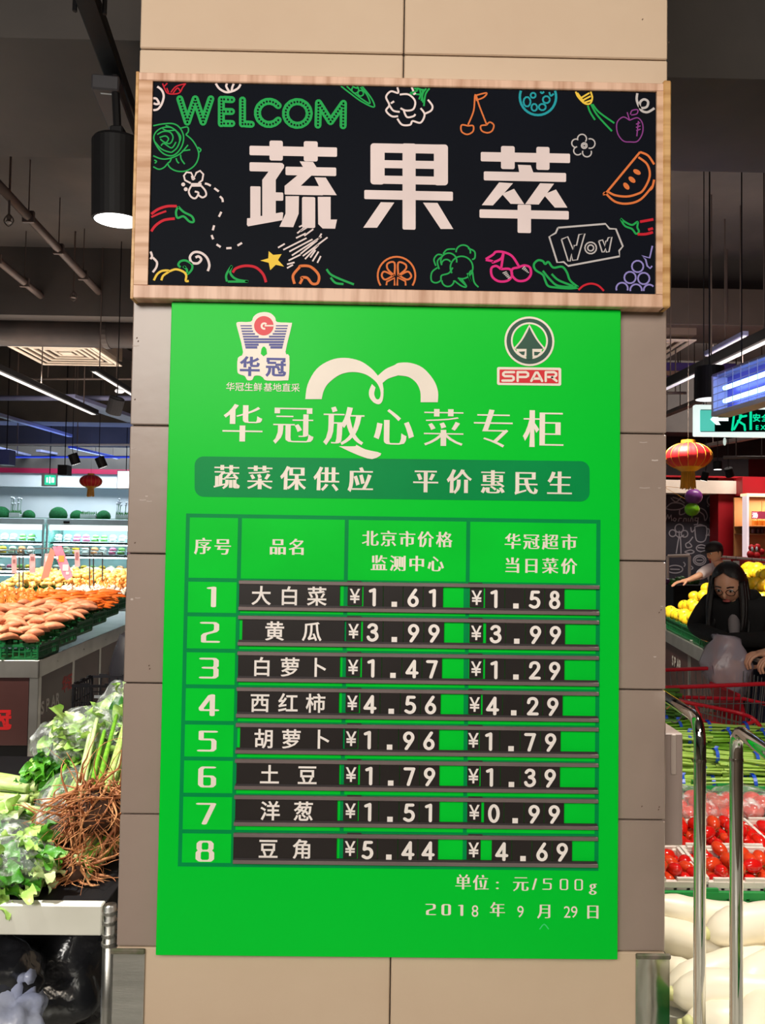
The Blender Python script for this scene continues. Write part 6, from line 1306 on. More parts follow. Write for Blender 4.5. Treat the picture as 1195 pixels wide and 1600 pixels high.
# ================================================================ RIGHT: NEAR PRODUCE STALL
rs = thing('produce_stall', 'low stall on the right carrying radishes, tomatoes and green stems', 'produce stall', (1.6, .7, 0))
MB().bb((.66, -.07, .36), (2.7, 1.68, .40), .004).build('table_top', M_ledge, rs); MB().bb((.66, -.08, .30), (2.7, -.06, .44), .003).build('front_board', M_ledge, rs)
for x in (.70, 2.6):
    for y in (0, 1.6): MB().tube([(x, y, 0), (x, y, .36)], .018, 10).build('leg', M_steel, rs)
M_daik = mat('white radish skin', srgb(246, 238, 216), .4, col2=srgb(236, 222, 188), scale=4, bump=.12, bscale=18)
daik = []
for k, (L, R, b) in enumerate(((.42, .046, .02), (.36, .042, -.02), (.46, .050, .03))):
    o = bent(L, lambda t: R * (min(1, (t + .012) * 7) ** .5) * (1 - max(0, t - .62) * 2.35) ** .75 if t < .999 else .002, b, 18, 22, .05, k + 60).build('white_radish', M_daik, None, smooth=True)
    tag(o, 'x', 'radish', 'white radishes on the right stall'); MB().tube([(L / 2 - .01, 0, 0), (L / 2 + .05, .01, -.01), (L / 2 + .13, .03, -.005)], [.006, .003, .001], 6).build('root_tip', M_daik, o, smooth=True)
    MB().lathe([(0, .0), (.016, .0), (.013, .012), (.0, .014)], 12, Matrix.Translation(Vector((-L / 2 + .002, 0, -b * 0))) @ Matrix.Rotation(-PI / 2, 4, 'Y')).build('crown_scar', mat('pale green scar', srgb(214, 214, 150), .5), o, smooth=True); daik.append(o)
DK = Kind(daik, 'white radishes on the right stall')
rl = [ # px, py, distance, yaw, tilt, model, label
 (1236, 1442, 2.0, .10, .05, 2, 'fat white radish across the top right of the radish heap'),
 (1075, 1412, 2.12, 3.05, -.12, 1, 'white radish whose thin root tip points to the pillar at the top of the heap'),
 (1150, 1505, 1.93, .25, -.08, 0, 'white radish just under the fat top one, right of the heap'),
 (1060, 1480, 2.02, -.55, .10, 0, 'white radish slanting down beside the pillar'),
 (1085, 1530, 1.88, -.45, .12, 1, 'white radish in mid heap between the two chrome rails'),
 (1175, 1560, 1.80, -.20, .05, 2, 'large white radish low at the right edge of the photo'),
 (1050, 1565, 1.82, .35, .10, 1, 'white radish low beside the steel corner guard'),
 (1110, 1590, 1.72, .95, .0, 0, 'white radish showing its round green-ringed crown end at the bottom'),
 (1060, 1610, 1.75, -.1, .1, 2, 'white radish at the very bottom next to the pillar'),
 (1230, 1500, 1.9, .5, 0, 0, 'white radish beyond the right frame edge, upper'), (1240, 1440, 2.1, 2.8, 0, 1, 'white radish beyond the right frame edge, behind')]
LK_ = (.42, .36, .46)
for px, py, d, yw, tl, k, lab in rl:
    q = PD(px, py, d); q.z -= (.028 if d < 2.1 else .008); q.x = max(q.x, .668 + LK_[k] / 2 * abs(math.cos(yw)) + .04 * abs(math.sin(yw))); DK.put(q, (0, tl, yw), 1.0, lab, k)
for i in range(34): # the lower layers of the heap
    x = .92 + (i % 6) * .24 + RND.uniform(-.02, .03); yy = .0 + (i // 6) % 4 * .085; z = .435 + (.05 * ((i // 24)))
    DK.put((x, yy + .02, z), (0, RND.uniform(-.05, .05), RND.choice((0, PI)) + RND.uniform(-.3, .3)), 1.0, 'white radish lying in the lower layers of the radish heap', i % 3)
# tomatoes
M_tom = mat('tomato skin', srgb(206, 14, 20), .12, col2=srgb(224, 40, 18), scale=6, coat=.6); M_toml = mat('orange red tomato skin', srgb(222, 66, 30), .14, coat=.6)
def tomato(m, e, n_):
    o = MB().ell((0, 0, 0), (.0225 * e, .0215, .0215), 16, 12).build('tomato', m, None, smooth=True); tag(o, n_, 'tomato', 'plum tomatoes on the right stall'); s_ = MB()
    for k in range(5): a = 2 * PI * k / 5; s_.add([(-.0225 * e + .001, 0, 0), (-.0225 * e - .002 + .004, .003 * math.cos(a + .4), .003 * math.sin(a + .4)), (-.0225 * e - .002, .014 * math.cos(a), .014 * math.sin(a)), (-.0225 * e + .004, .003 * math.cos(a - .4), .003 * math.sin(a - .4))], [(0, 1, 2, 3)])
    s_.build('calyx', M_stalkd, o); return o
TM = Kind([tomato(M_tom, 1.45, 'x'), tomato(M_tom, 1.25, 'x'), tomato(M_toml, 1.35, 'x')], 'plum tomatoes on the right stall')
def stage(x0_, x1, y0_, y1, z, lab, name='support_board'): return MB().bb((x0_, y0_, .40), (x1, y1, z)).build(name, M_ledge, rs)
yc0 = PD(1100, 1400, 2.32).y; zc0 = PD(1100, 1412, 2.32).z
stage(.66, 2.7, yc0 - .03, yc0 + .42, zc0 - .012, '')
gcr = basket_crate('produce_crate', 'x', .60, .40, .05, M_crateb, 10, 'bright green crates on the right stall'); gu = [0]
for i in range(3): put(gcr, gu, (.965 + .61 * i, yc0 + .19, zc0 - .010), (0, 0, 0), 1, ['bright green crate under the white tomato trays nearest the pillar', 'bright green crate under the right-hand white tomato trays', 'bright green crate beyond the right photo edge'][i], 'bright green crates on the right stall')
wcr = basket_crate('tomato_tray', 'x', .285, .195, .055, M_cratew, 7); wu = [0]
for i, x in enumerate((.815, 1.115, 1.415, 1.72)):
    for j in range(2):
        zz = zc0 + .016 + .022 * j; yy = yc0 + .11 + .205 * j
        put(wcr, wu, (x, yy, zz), (.08, 0, 0), 1, f'white plum tomato tray, {["front", "back"][j]} row, {["next to the pillar", "second from the pillar", "third from the pillar", "fourth from the pillar"][i]}', 'white tomato trays')
        if i == 3 and j: continue
        for a in range(5):
            for b_ in range(4):
                for L in range(2):
                    if L and RND.random() < .35: continue
                    TM.put((x - .115 + a * .056 + RND.uniform(-.008, .008) + L * .02, yy - .072 + b_ * .045 + RND.uniform(-.005, .005), zz + .036 + L * .030 + .015 * math.sin(a) * L), (RND.uniform(-.5, .5), RND.uniform(-.5, .5), RND.uniform(0, 6.3)), RND.uniform(.9, 1.08), 'red plum tomato heaped in the white trays of the right stall') 
# clear bags of big tomatoes and mushrooms behind
yb0 = yc0 + .44; zb0 = PD(1130, 1290, yb0 + 1.763).z
stage(.66, 2.7, yb0 - .02, yb0 + .30, zb0 - .02, '')
BT = Kind([tag(MB().ell((0, 0, 0), (.037, .037, .030), 16, 10, fn=lambda d: 1 + .03 * math.cos(5 * math.atan2(d.y, d.x))).build('tomato', mat('pinkish red tomato skin', srgb(226, 60, 50), .15, col2=srgb(238, 110, 90), scale=8, coat=.5), None, smooth=True), 'x', 'tomato')], 'large tomatoes behind the plum tomatoes')
for i in range(14):
    for j in range(3): BT.put((.72 + i * .078 + RND.uniform(-.01, .01), yb0 + .05 + j * .08, zb0 + .015 + RND.uniform(0, .02)), (RND.uniform(-.3, .3), RND.uniform(-.3, .3), RND.uniform(0, 6)), 1, 'large pinkish tomato behind the white trays of plum tomatoes')
fb = thing('clear_bag', 'loose clear plastic bags over the large pinkish tomatoes', 'bag', (1.0, yb0, zb0)); 
for i, x in enumerate((.86, 1.12, 1.36)): film(fb, Vector((x, yb0 + .12, zb0 + .035)), (.15, .13, .06), None, 20 + i, .15, 'bag')
M_mush = mat('white mushroom', srgb(232, 220, 204), .5, col2=srgb(216, 200, 182), scale=8)
def mush():
    o = MB().lathe([(0, .022), (.012, .021), (.022, .014), (.027, 0), (.020, -.003), (0, -.002)], 14).build('mushroom', M_mush, None, smooth=True); tag(o, 'x', 'mushroom'); MB().tube([(0, 0, -.002), (0, 0, -.03)], [.009, .008], 10).build('stem', M_mush, o, smooth=True); return o
MU = Kind([mush()], 'white mushrooms at the right edge')
for i in range(9):
    for j in range(5): MU.put((1.48 + i * .05, yb0 - .10 + j * .06, zb0 + .05 + RND.uniform(0, .03)), (RND.uniform(-.8, .8), RND.uniform(-.8, .8), 0), 1, 'white mushroom heaped at the right edge behind the tomato trays')
MB().bb((1.44, yb0 - .13, zb0 - .02), (1.95, yb0 + .2, zb0 + .012)).build('support_board', M_cratew, rs)
# banded green stem bundles
yg = yb0 + .33; zg = PD(1110, 1250, yg + 1.763).z
stage(.66, 2.7, yg - .02, 1.68, zg - .02, '')
M_band = mat('blue tape', srgb(40, 90, 214), .35)
gr2 = [basket_crate('produce_crate', 'x', .60, .30, .07, M_crateb, 8)]; g2u = [0]
for i in range(3): put(gr2[0], g2u, (.965 + .61 * i, yg + .16, zg - .018), (.0, 0, 0), 1, ['bright green crate of banded stems nearest the pillar', 'bright green crate of banded stems right of the first', 'bright green crate of banded stems beyond the photo edge'][i], 'green crates of banded stems')
def stems(seed, m, n=20, L=.34, r0=.0055, R0=.030):
    t = thing('stem_bundle', 'x', 'stem bundle', (0, 0, 0)); r = random.Random(seed)
    for i in range(n):
        g = r.uniform(0, 2 * PI); k = math.sqrt(r.random()) * R0; y, z = math.cos(g) * k, math.sin(g) * k * .7
        MB().tube(smooth_pts([(-L / 2 + r.uniform(-.03, .03), y * 1.4, z * 1.1), (0, y, z), (L / 2 + r.uniform(-.04, .02), y * 1.8, z * 1.3 + r.uniform(-.01, .01))], 2), [r0 * r.uniform(.8, 1.1)] * 5, 6).build('stem', m, t, smooth=True)
    for x in (-.07, .09):
        mb = MB(); vs = []
        for s_ in (0, .014):
            for j in range(14): a = 2 * PI * j / 14; vs.append((x + s_, math.cos(a) * (R0 * 1.12 + .004), math.sin(a) * (R0 * .86 + .004)))
        mb.add(vs, [(j, (j + 1) % 14, 14 + (j + 1) % 14, 14 + j) for j in range(14)]); mb.add([(x, .0, R0 * .84), (x + .014, 0, R0 * .84), (x + .024, .008, R0 * .86 + .012), (x + .008, .010, R0 * .86 + .012)], [(0, 1, 2, 3)]); mb.build('tape_band', M_band, t)
    return t
M_scape = mat('light green garlic stem', srgb(190, 220, 110), .4, col2=srgb(160, 204, 80), scale=3, stretch=(2, 20, 20))
SB = Kind([stems(1, M_scape), stems(2, M_scape), stems(3, M_stalkg)], 'banded stem bundles on the right stall')
posn = 0
for L in range(4):
    for j in range(3):
        for i in range(4):
            if L == 3 and j == 0: continue
            x = .80 + i * .33 + (.1 if L % 2 else 0); y = yg + .08 + j * .095 + L * .028; z = zg + .05 + L * .042 + j * .012
            SB.put((x, y, z), (RND.uniform(-.1, .1), RND.uniform(-.06, .06), RND.uniform(-.28, .12) + (PI if RND.random() < .5 else 0)), 1, 'blue-banded bundle of light green stems in the right stall heap')
# dark green leeks with white ends at the back, under the first rail
LK = Kind([stems(7, M_stalkd, 12, .36, .010, .034)], 'dark leeks behind the banded stems')
for j in range(5):
    for i in range(2): LK.put((.84 + i * .36, yg + .38 + j * .03, zg + .10 + j * .055), (0, 0, -.35 + RND.uniform(-.1, .1)), 1, 'dark green banded leek bundle at the back of the right stall heap')
# ================================================================ RIGHT FRUIT STAND
zf = .75; f0 = PZ(1038, 984, zf); f1 = PZ(1112, 1023, zf)     # front edge facing the aisle, seen receding
dvec = (f0 - f1); dvec.z = 0; Lf = dvec.length; dvec.normalize(); yaw2 = math.atan2(dvec.y, dvec.x)      # local +x runs away along the aisle edge
FM = Matrix.Translation(Vector((f1.x, f1.y, 0))) @ Matrix.Rotation(yaw2, 4, 'Z')
fs_ = thing('fruit_stand', 'fruit stand with brown panels and steel rim behind the woman', 'produce stand', (0, 0, 0)); LX = Lf + .55
MB().bb((-.25, -1.5, zf - .012), (LX, 0, zf)).build('table_top', M_rim, fs_); MB().bb((-.25, 0, zf - .10), (LX, .012, zf + .006), .002).build('side_rim', M_rim, fs_); MB().bb((-.262, -1.5, zf - .10), (-.25, .012, zf + .006), .002).build('front_rim', M_rim, fs_)
pxp = PZ(1087, 1005, zf); lp = (FM.inverted() @ pxp).x
MB().bb((-.24, -.012, .1), (lp - .03, -.002, zf - .1)).build('panel', M_panel, fs_); MB().bb((lp + .04, -.012, .1), (LX, -.002, zf - .1)).build('panel', M_panel, fs_); MB().bb((-.25, -1.5, .1), (-.24, -.0, zf - .1)).build('panel', M_panel, fs_)
for e in (-.028, .022): MB().bb((lp + e - .012, -.02, 0), (lp + e + .012, .006, zf + (.03 if e < 0 else 0)), .003).build('frame_post', M_rim, fs_)
for k, ch in enumerate('SPAR'):
    lo, a, b = glyph_loops(ch); vs, fc = loops_mesh(fat(lo, .035, .035)); mb = MB(); mb.add([(lp + .62 - k * .09 - (v[0] - a) * .12, .003, .47 + v[1] * .12) for v in vs], fc); mb.build('lettering', M_lw, fs_)
fs_.location = (f1.x, f1.y, 0); fs_.rotation_euler = (0, 0, yaw2)
def FP(x, y, z): return FM @ Vector((x, y, z))
fcr = basket_crate('produce_crate', 'x', .6, .4, .12, M_crate, 14); fu = [0]
for i in range(3): put(fcr, fu, FP(.1 + .61 * i, -.22, zf + .002), (0, 0, yaw2), 1, ['dark green crate at the near corner of the fruit stand', 'dark green crate second along the fruit stand', 'dark green crate third along the fruit stand', 'dark green crate farthest along the fruit stand'][i], 'dark crates on the fruit stand')
M_pom = mat('yellow pomelo skin', srgb(246, 214, 40), .4, col2=srgb(248, 190, 30), scale=5, bump=.15, bscale=120); M_man = mat('orange mango skin', srgb(248, 164, 36), .35, col2=srgb(244, 130, 40), scale=4)
def fruit(m, rad, name, cat):
    o = MB().ell((0, 0, 0), rad, 18, 12, fn=lambda d: 1 + .03 * d.z).build(name, m, None, smooth=True); tag(o, 'x', cat); MB().lathe([(0, 0), (.006, 0), (.004, .006), (0, .006)], 8, Matrix.Translation(Vector((0, 0, rad[2] * 1.02)))).build('stem_scar', M_stalkd, o); return o
PO = Kind([fruit(M_pom, (.062, .062, .058), 'pomelo', 'pomelo')], 'yellow pomelos on the fruit stand'); MG = Kind([fruit(M_man, (.058, .042, .04), 'mango', 'mango')], 'orange mangoes along the front of the fruit stand')
for i in range(16):
    for j in range(7):
        x = -.10 + i * .125; y = -.09 - j * .115; z = zf + .16 + j * .080 - max(0, j - 5) * .05
        PO.put(FP(x + RND.uniform(-.02, .02), y + RND.uniform(-.02, .02), z + RND.uniform(-.02, .03)), (RND.uniform(-.5, .5), RND.uniform(-.5, .5), 0), RND.uniform(.85, 1.1), 'yellow pomelo in the bright heap on the fruit stand')
for i in range(7):
    for j in range(1): MG.put(FP(-.17 + i * .09, -.035 - j * .09, zf + .115 + j * .03 + RND.uniform(-.01, .01)), (RND.uniform(-.5, .5), RND.uniform(-.5, .5), RND.uniform(0, 6)), RND.uniform(.85, 1.1), 'orange mango along the front crates of the fruit stand')
MB().bb((-.2, -1.45, zf), (1.8, -.44, zf + .10)).build('riser', M_gear, fs_)
# white rack by the chalkboard and tag rail on the right
M_rackw = mat('white tube', srgb(236, 214, 204), .4)
def tube_thing(name, label, cat, segs, r, m, base):
    t = thing(name, label, cat, base)
    for a, b in segs: MB().tube([a, b], r, 8).build('bar', m, t)
    return t
d = 9.3; g = [PD(x, y, d) for x, y in ((1043, 900), (1043, 869), (1077, 868), (1077, 912))]
t = tube_thing('display_rack', 'white tube rack in front of the chalkboard wall', 'rack', [(Vector((g[0].x, g[0].y, 0)), g[1]), (g[1], g[2]), (g[2], Vector((g[3].x, g[3].y, 0)))], .018, M_rackw, (g[0].x, g[0].y, 0))
for z in (.62, .30): MB().bb((g[1].x, g[1].y - .2, z), (g[2].x, g[2].y + .3, z + .03)).build('shelf', M_rackw, t)
for p in (g[1], g[2]): MB().tube([(p.x, p.y + .3, 0), (p.x, p.y + .3, .64)], .014, 6).build('bar', M_rackw, t)
pbq = PD(1055, 903, 9.0); o = thing('vegetable_pile', 'pile of dark greens on the shelves of the white rack', 'vegetables', pbq); 
MB().bb((g[1].x - .1, pbq.y - .15, 0), (g[2].x + .15, pbq.y + .12, PD(1055, 912, 9.0).z), .01).build('counter', M_gear, o)
for i in range(14): MB().ell(pbq + Vector((-.2 + (i % 7) * .07, -.06 + (i // 7) * .08, RND.uniform(-.06, -.01))), (.045, .045, .04), 8, 6, fn=lambda d: 1 + .3 * noise.noise(d * 4)).build('vegetable', [M_leafd, mat('aubergine skin', srgb(80, 40, 80), .3), M_leafd][i % 3], o, smooth=True)
d = 8.9; ra, rb = PD(1113, 869, d), PD(1230, 878, d)
t = tube_thing('tag_rail', 'steel tube rail carrying white hanging tags behind the woman', 'rail', [(Vector((ra.x, ra.y, 0)), ra), (ra, rb), (rb, Vector((rb.x, rb.y, 0)))], .014, M_rackw, (ra.x, ra.y, 0))
for i, (x, y0_, y1, w_) in enumerate(((1134, 874, 884, 13), (1149, 876, 905, 10), (1174, 878, 909, 12), (1189, 880, 912, 14))):
    P = [PD(x - w_ / 2, y0_, d), PD(x + w_ / 2, y1, d)]; tt = thing('price_tag', ['short white hanging tag nearest the capped worker', 'white hanging tag just right of the woman\'s head', 'second white hanging tag from the right edge', 'white hanging tag at the right edge'][i], 'price tag', P[0], 'white tags on the steel rail')
    MB().bb((P[0].x, ra.y - .02, P[1].z), (P[1].x, ra.y - .015, P[0].z), .002).build('sheet', mat('glossy white tag', srgb(240, 236, 232), .3), tt); MB().tube([((P[0].x + P[1].x) / 2, ra.y - .017, P[0].z - .01), ((P[0].x + P[1].x) / 2, ra.y - .01, ra.z + .01)], .003, 4).build('clip', M_wire, tt); MB().bb((P[0].x + .01, ra.y - .0215, P[0].z - .05), (P[0].x + .035, ra.y - .0205, P[0].z - .02)).build('print', M_cg, tt)
for i, (px, py, c_) in enumerate(((1165, 925, M_gear), (1180, 918, M_pom), (1192, 935, M_man), (1185, 905, M_lr))):
    q = PD(px, py, 9.3); o = MB().ell(q, (.05, .05, .05), 12, 8, fn=lambda d: 1 + .15 * noise.noise(d * 3)).build('gift_pack', c_, None, smooth=True, loc=q); tag(o, ['dark round pack', 'yellow round pack', 'orange round pack', 'red round pack'][i] + ' on the counter behind the woman', 'pack')
o = thing('counter', 'low dark counter of coloured packs behind the woman', 'counter', (PD(1190, 950, 9.3).x, PD(1190, 950, 9.3).y, 0)); MB().bb((PD(1160, 950, 9.3).x, PD(1160, 950, 9.3).y - .1, 0), (PD(1260, 950, 9.3).x, PD(1160, 950, 9.3).y + .25, PD(1160, 935, 9.3).z), .01).build('body', M_gear, o); MB().bb((PD(1158, 950, 9.3).x, PD(1160, 950, 9.3).y - .12, PD(1160, 935, 9.3).z), (PD(1262, 950, 9.3).x, PD(1160, 950, 9.3).y + .27, PD(1160, 935, 9.3).z + .02), .004).build('top', M_cratew, o)
# unseen low crate of leafy greens, added for the steel corner guard to mirror
gq = basket_crate('produce_crate', 'unseen green crate of leafy greens added on the floor before the right chrome rails', .60, .40, .18, M_crateb, 10); gq.location = (1.02, -.95, .0)
t = thing('leafy_greens', 'leafy greens filling the unseen floor crate added before the chrome rails', 'vegetables', (1.02, -.95, .1)); leafy(t, [M_leaf, M_leafd, M_leafp], Vector((1.02, -.95, .14)), 60, .15, .08, (0, 0, 1), .8, 77, .3, .16)
# ================================================================ PEOPLE
def skin_mesh(nodes, edges, lvl=2):
    """nodes: name -> (position, (rx, ry)); one continuous surface grown along the skeleton"""
    names = list(nodes); me = bpy.data.meshes.new('s'); me.from_pydata([tuple(nodes[n][0]) for n in names], [(names.index(a), names.index(b)) for a, b in edges], [])
    o = bpy.data.objects.new('s', me); C.objects.link(o); o.modifiers.new('k', 'SKIN'); sv = me.skin_vertices[0].data if me.skin_vertices else None
    if sv is None: me.skin_vertices.new(); sv = me.skin_vertices[0].data
    for i, n in enumerate(names): r_ = nodes[n][1]; sv[i].radius = (r_, r_) if isinstance(r_, (int, float)) else r_; sv[i].use_root = (i == 0)
    o.modifiers[0].use_smooth_shade = True; m = o.modifiers.new('d', 'SUBSURF'); m.levels = lvl; m.render_levels = lvl
    bpy.context.view_layer.update(); ev = o.evaluated_get(bpy.context.evaluated_depsgraph_get()).to_mesh()
    mb = MB(); mb.add([v.co.copy() for v in ev.vertices], [tuple(p.vertices) for p in ev.polygons]); bpy.data.objects.remove(o); return mb
M_skin = mat('skin', srgb(226, 172, 142), .5, col2=srgb(216, 156, 126), scale=10, sub=.1); M_hair = mat('black hair', srgb(20, 17, 18), .4, col2=srgb(30, 25, 25), scale=6, stretch=(30, 30, 1), bump=.3)
M_jack = mat('black jacket cloth', srgb(20, 19, 21), .85, bump=.2, bscale=60); M_shirtg = mat('grey shirt cloth', srgb(140, 132, 134), .8); M_navy = mat('navy trouser cloth', srgb(28, 34, 58), .8, bump=.2); M_shirtp = mat('pale pinkish shirt cloth', srgb(218, 200, 204), .8)
M_shoe = mat('dark shoe', srgb(24, 22, 22), .5); M_eye = mat('eye', srgb(240, 238, 235), .2); M_iris = mat('dark iris', srgb(30, 20, 16), .2); M_lip = mat('lips', srgb(176, 84, 80), .5)
def head_on(t, c_, F, up, s=1.0, hair='long', glasses=False, cap=None):
    """F: where the face looks; c_: centre of the head"""
    F = Vector(F).normalized(); s_ = F.cross(Vector(up)).normalized(); u_ = s_.cross(F); R_ = Matrix((s_, F, u_)).transposed(); c_ = Vector(c_); W = lambda x, y, z: c_ + R_ @ Vector((x, y, z)) * s
    def fn(d):
        k = 1.0
        if d.z < -.1: k *= 1 - .16 * min(1, (-d.z - .1) * 1.2) * (1 - max(0, d.y) * .6)
        if d.y > .5: k *= .96
        return k
    MB().ell(c_, (.072 * s, .090 * s, .108 * s), 24, 18, R=R_, fn=fn).build('head', M_skin, t, smooth=True)
    MB().ell(W(0, .092, -.012), (.010 * s, .014 * s, .020 * s), 10, 8, R=R_).build('nose', M_skin, t, smooth=True)
    MB().ell(W(0, .080, -.050), (.021 * s, .010 * s, .007 * s), 12, 6, R=R_).build('mouth', M_lip, t, smooth=True)
    for e in (-1, 1):
        ey = MB().ell(W(e * .029, .075, .012), (.013 * s, .010 * s, .008 * s), 10, 8, R=R_).build('eye', M_eye, t, smooth=True); MB().ell(W(e * .029, .0835, .012), (.006 * s, .003 * s, .006 * s), 8, 6, R=R_).build('iris', M_iris, ey)
        MB().tube([W(e * .014, .084, .033), W(e * .03, .083, .038), W(e * .046, .073, .033)], .003 * s, 5).build('eyebrow', M_hair, t)
        MB().ell(W(e * .074, -.002, -.004), (.008 * s, .018 * s, .028 * s), 10, 8, R=R_).build('ear', M_skin, t, smooth=True)
        if glasses:
            MB().tube([W(e * .031 + .023 * math.cos(a), .094, .010 + .018 * math.sin(a)) for a in [2 * PI * i / 14 for i in range(15)]], .0018 * s, 5).build('glasses_rim', M_gear, t); MB().tube([W(e * .054, .092, .014), W(e * .076, .0, .010)], .0016 * s, 5).build('glasses_arm', M_gear, t)
    if hair == 'long':
        def hf(d): return 1 + .03 * noise.noise(d * 6)
        mb = MB(); n_, m_ = 28, 18; vs = []
        for i in range(m_ + 1):
            th = PI * .72 * i / m_
            for j in range(n_ + 1):
                g_ = 56 * min(1, max(0, (th - .62) / .45)); a = math.radians(90 + g_ + (360 - 2 * g_) * j / n_) # open towards the face
                d = Vector((math.sin(th) * math.cos(a), math.sin(th) * math.sin(a), math.cos(th))); vs.append(W(d.x * .088, d.y * .103 - .006, d.z * .122 + .008))
        fs = [(i * (n_ + 1) + j, (i + 1) * (n_ + 1) + j, (i + 1) * (n_ + 1) + j + 1, i * (n_ + 1) + j + 1) for i in range(m_) for j in range(n_)]; mb.add(vs, fs)
        r = random.Random(3)
        for k in range(46): # long locks falling beside the face and down the back
            a = math.radians(r.uniform(-214, 34)); b = W(.080 * math.cos(a), .094 * math.sin(a) - .004, r.uniform(-.02, .05)); dn = Vector((0, 0, -1)); o_ = (b - c_); o_.z = 0; o_.normalize()
            L = r.uniform(.22, .34); mb.tube(smooth_pts([b, b + dn * .09 + o_ * .012, b + dn * .18 + o_ * .018 + F * .01, b + dn * L + o_ * .015 + F * r.uniform(0, .04)], 3), [.014] * 6 + [.012, .010, .008, .004], 6)
        mb.build('hair', M_hair, t, smooth=True)
    else: MB().ell(W(0, -.012, .022), (.079 * s, .092 * s, .098 * s), 20, 12, R=R_, fn=lambda d: 1 if d.y < .5 or d.z > .45 else .86).build('hair', M_hair, t, smooth=True)
    if cap:
        MB().ell(W(0, -.004, .045), (.084 * s, .098 * s, .082 * s), 20, 12, R=R_, fn=lambda d: 1 if d.z > -.1 else .9).build('cap', cap, t, smooth=True); MB().ell(W(0, .10, .035), (.062 * s, .06 * s, .008 * s), 16, 6, R=R_).build('cap_peak', cap, t, smooth=True)
def hand_nodes(N, E_, key, wrist, dirv, pn, side, curl=.6, s=1.0):
    """adds palm, four fingers and a thumb; dirv: where the hand points, pn: palm normal, side: thumb side"""
    w_ = Vector(wrist); d = Vector(dirv).normalized(); pn = Vector(pn).normalized(); sd = Vector(side).normalized()
    N[key + 'palm'] = (w_ + d * .045 * s, (.030 * s, .016 * s)); E_.append((key + 'wrist', key + 'palm'))
    for i, (o, L) in enumerate(((.030, .080), (.010, .088), (-.010, .082), (-.029, .064))):
        a = w_ + d * .082 * s + sd * o * s; N[f'{key}f{i}a'] = (a, .0095 * s); E_.append((key + 'palm', f'{key}f{i}a')); p = a; ang = 0
        for j in range(3): ang += curl * (.55 + .25 * j); p = p + (d * math.cos(ang) + pn * math.sin(ang)) * L * s / 2.6; N[f'{key}f{i}{j}'] = (p, (.0088 - .0011 * j) * s); E_.append((f'{key}f{i}a' if j == 0 else f'{key}f{i}{j - 1}', f'{key}f{i}{j}'))
    a = w_ + d * .030 * s + sd * .036 * s + pn * .008 * s; N[key + 't0'] = (a, .012 * s); b = a + (d * .6 + sd * .55 + pn * .5).normalized() * .032 * s; N[key + 't1'] = (b, .0105 * s); N[key + 't2'] = (b + (d * .9 + pn * .7).normalized() * .028 * s, .0085 * s); E_ += [(key + 'palm', key + 't0'), (key + 't0', key + 't1'), (key + 't1', key + 't2')]
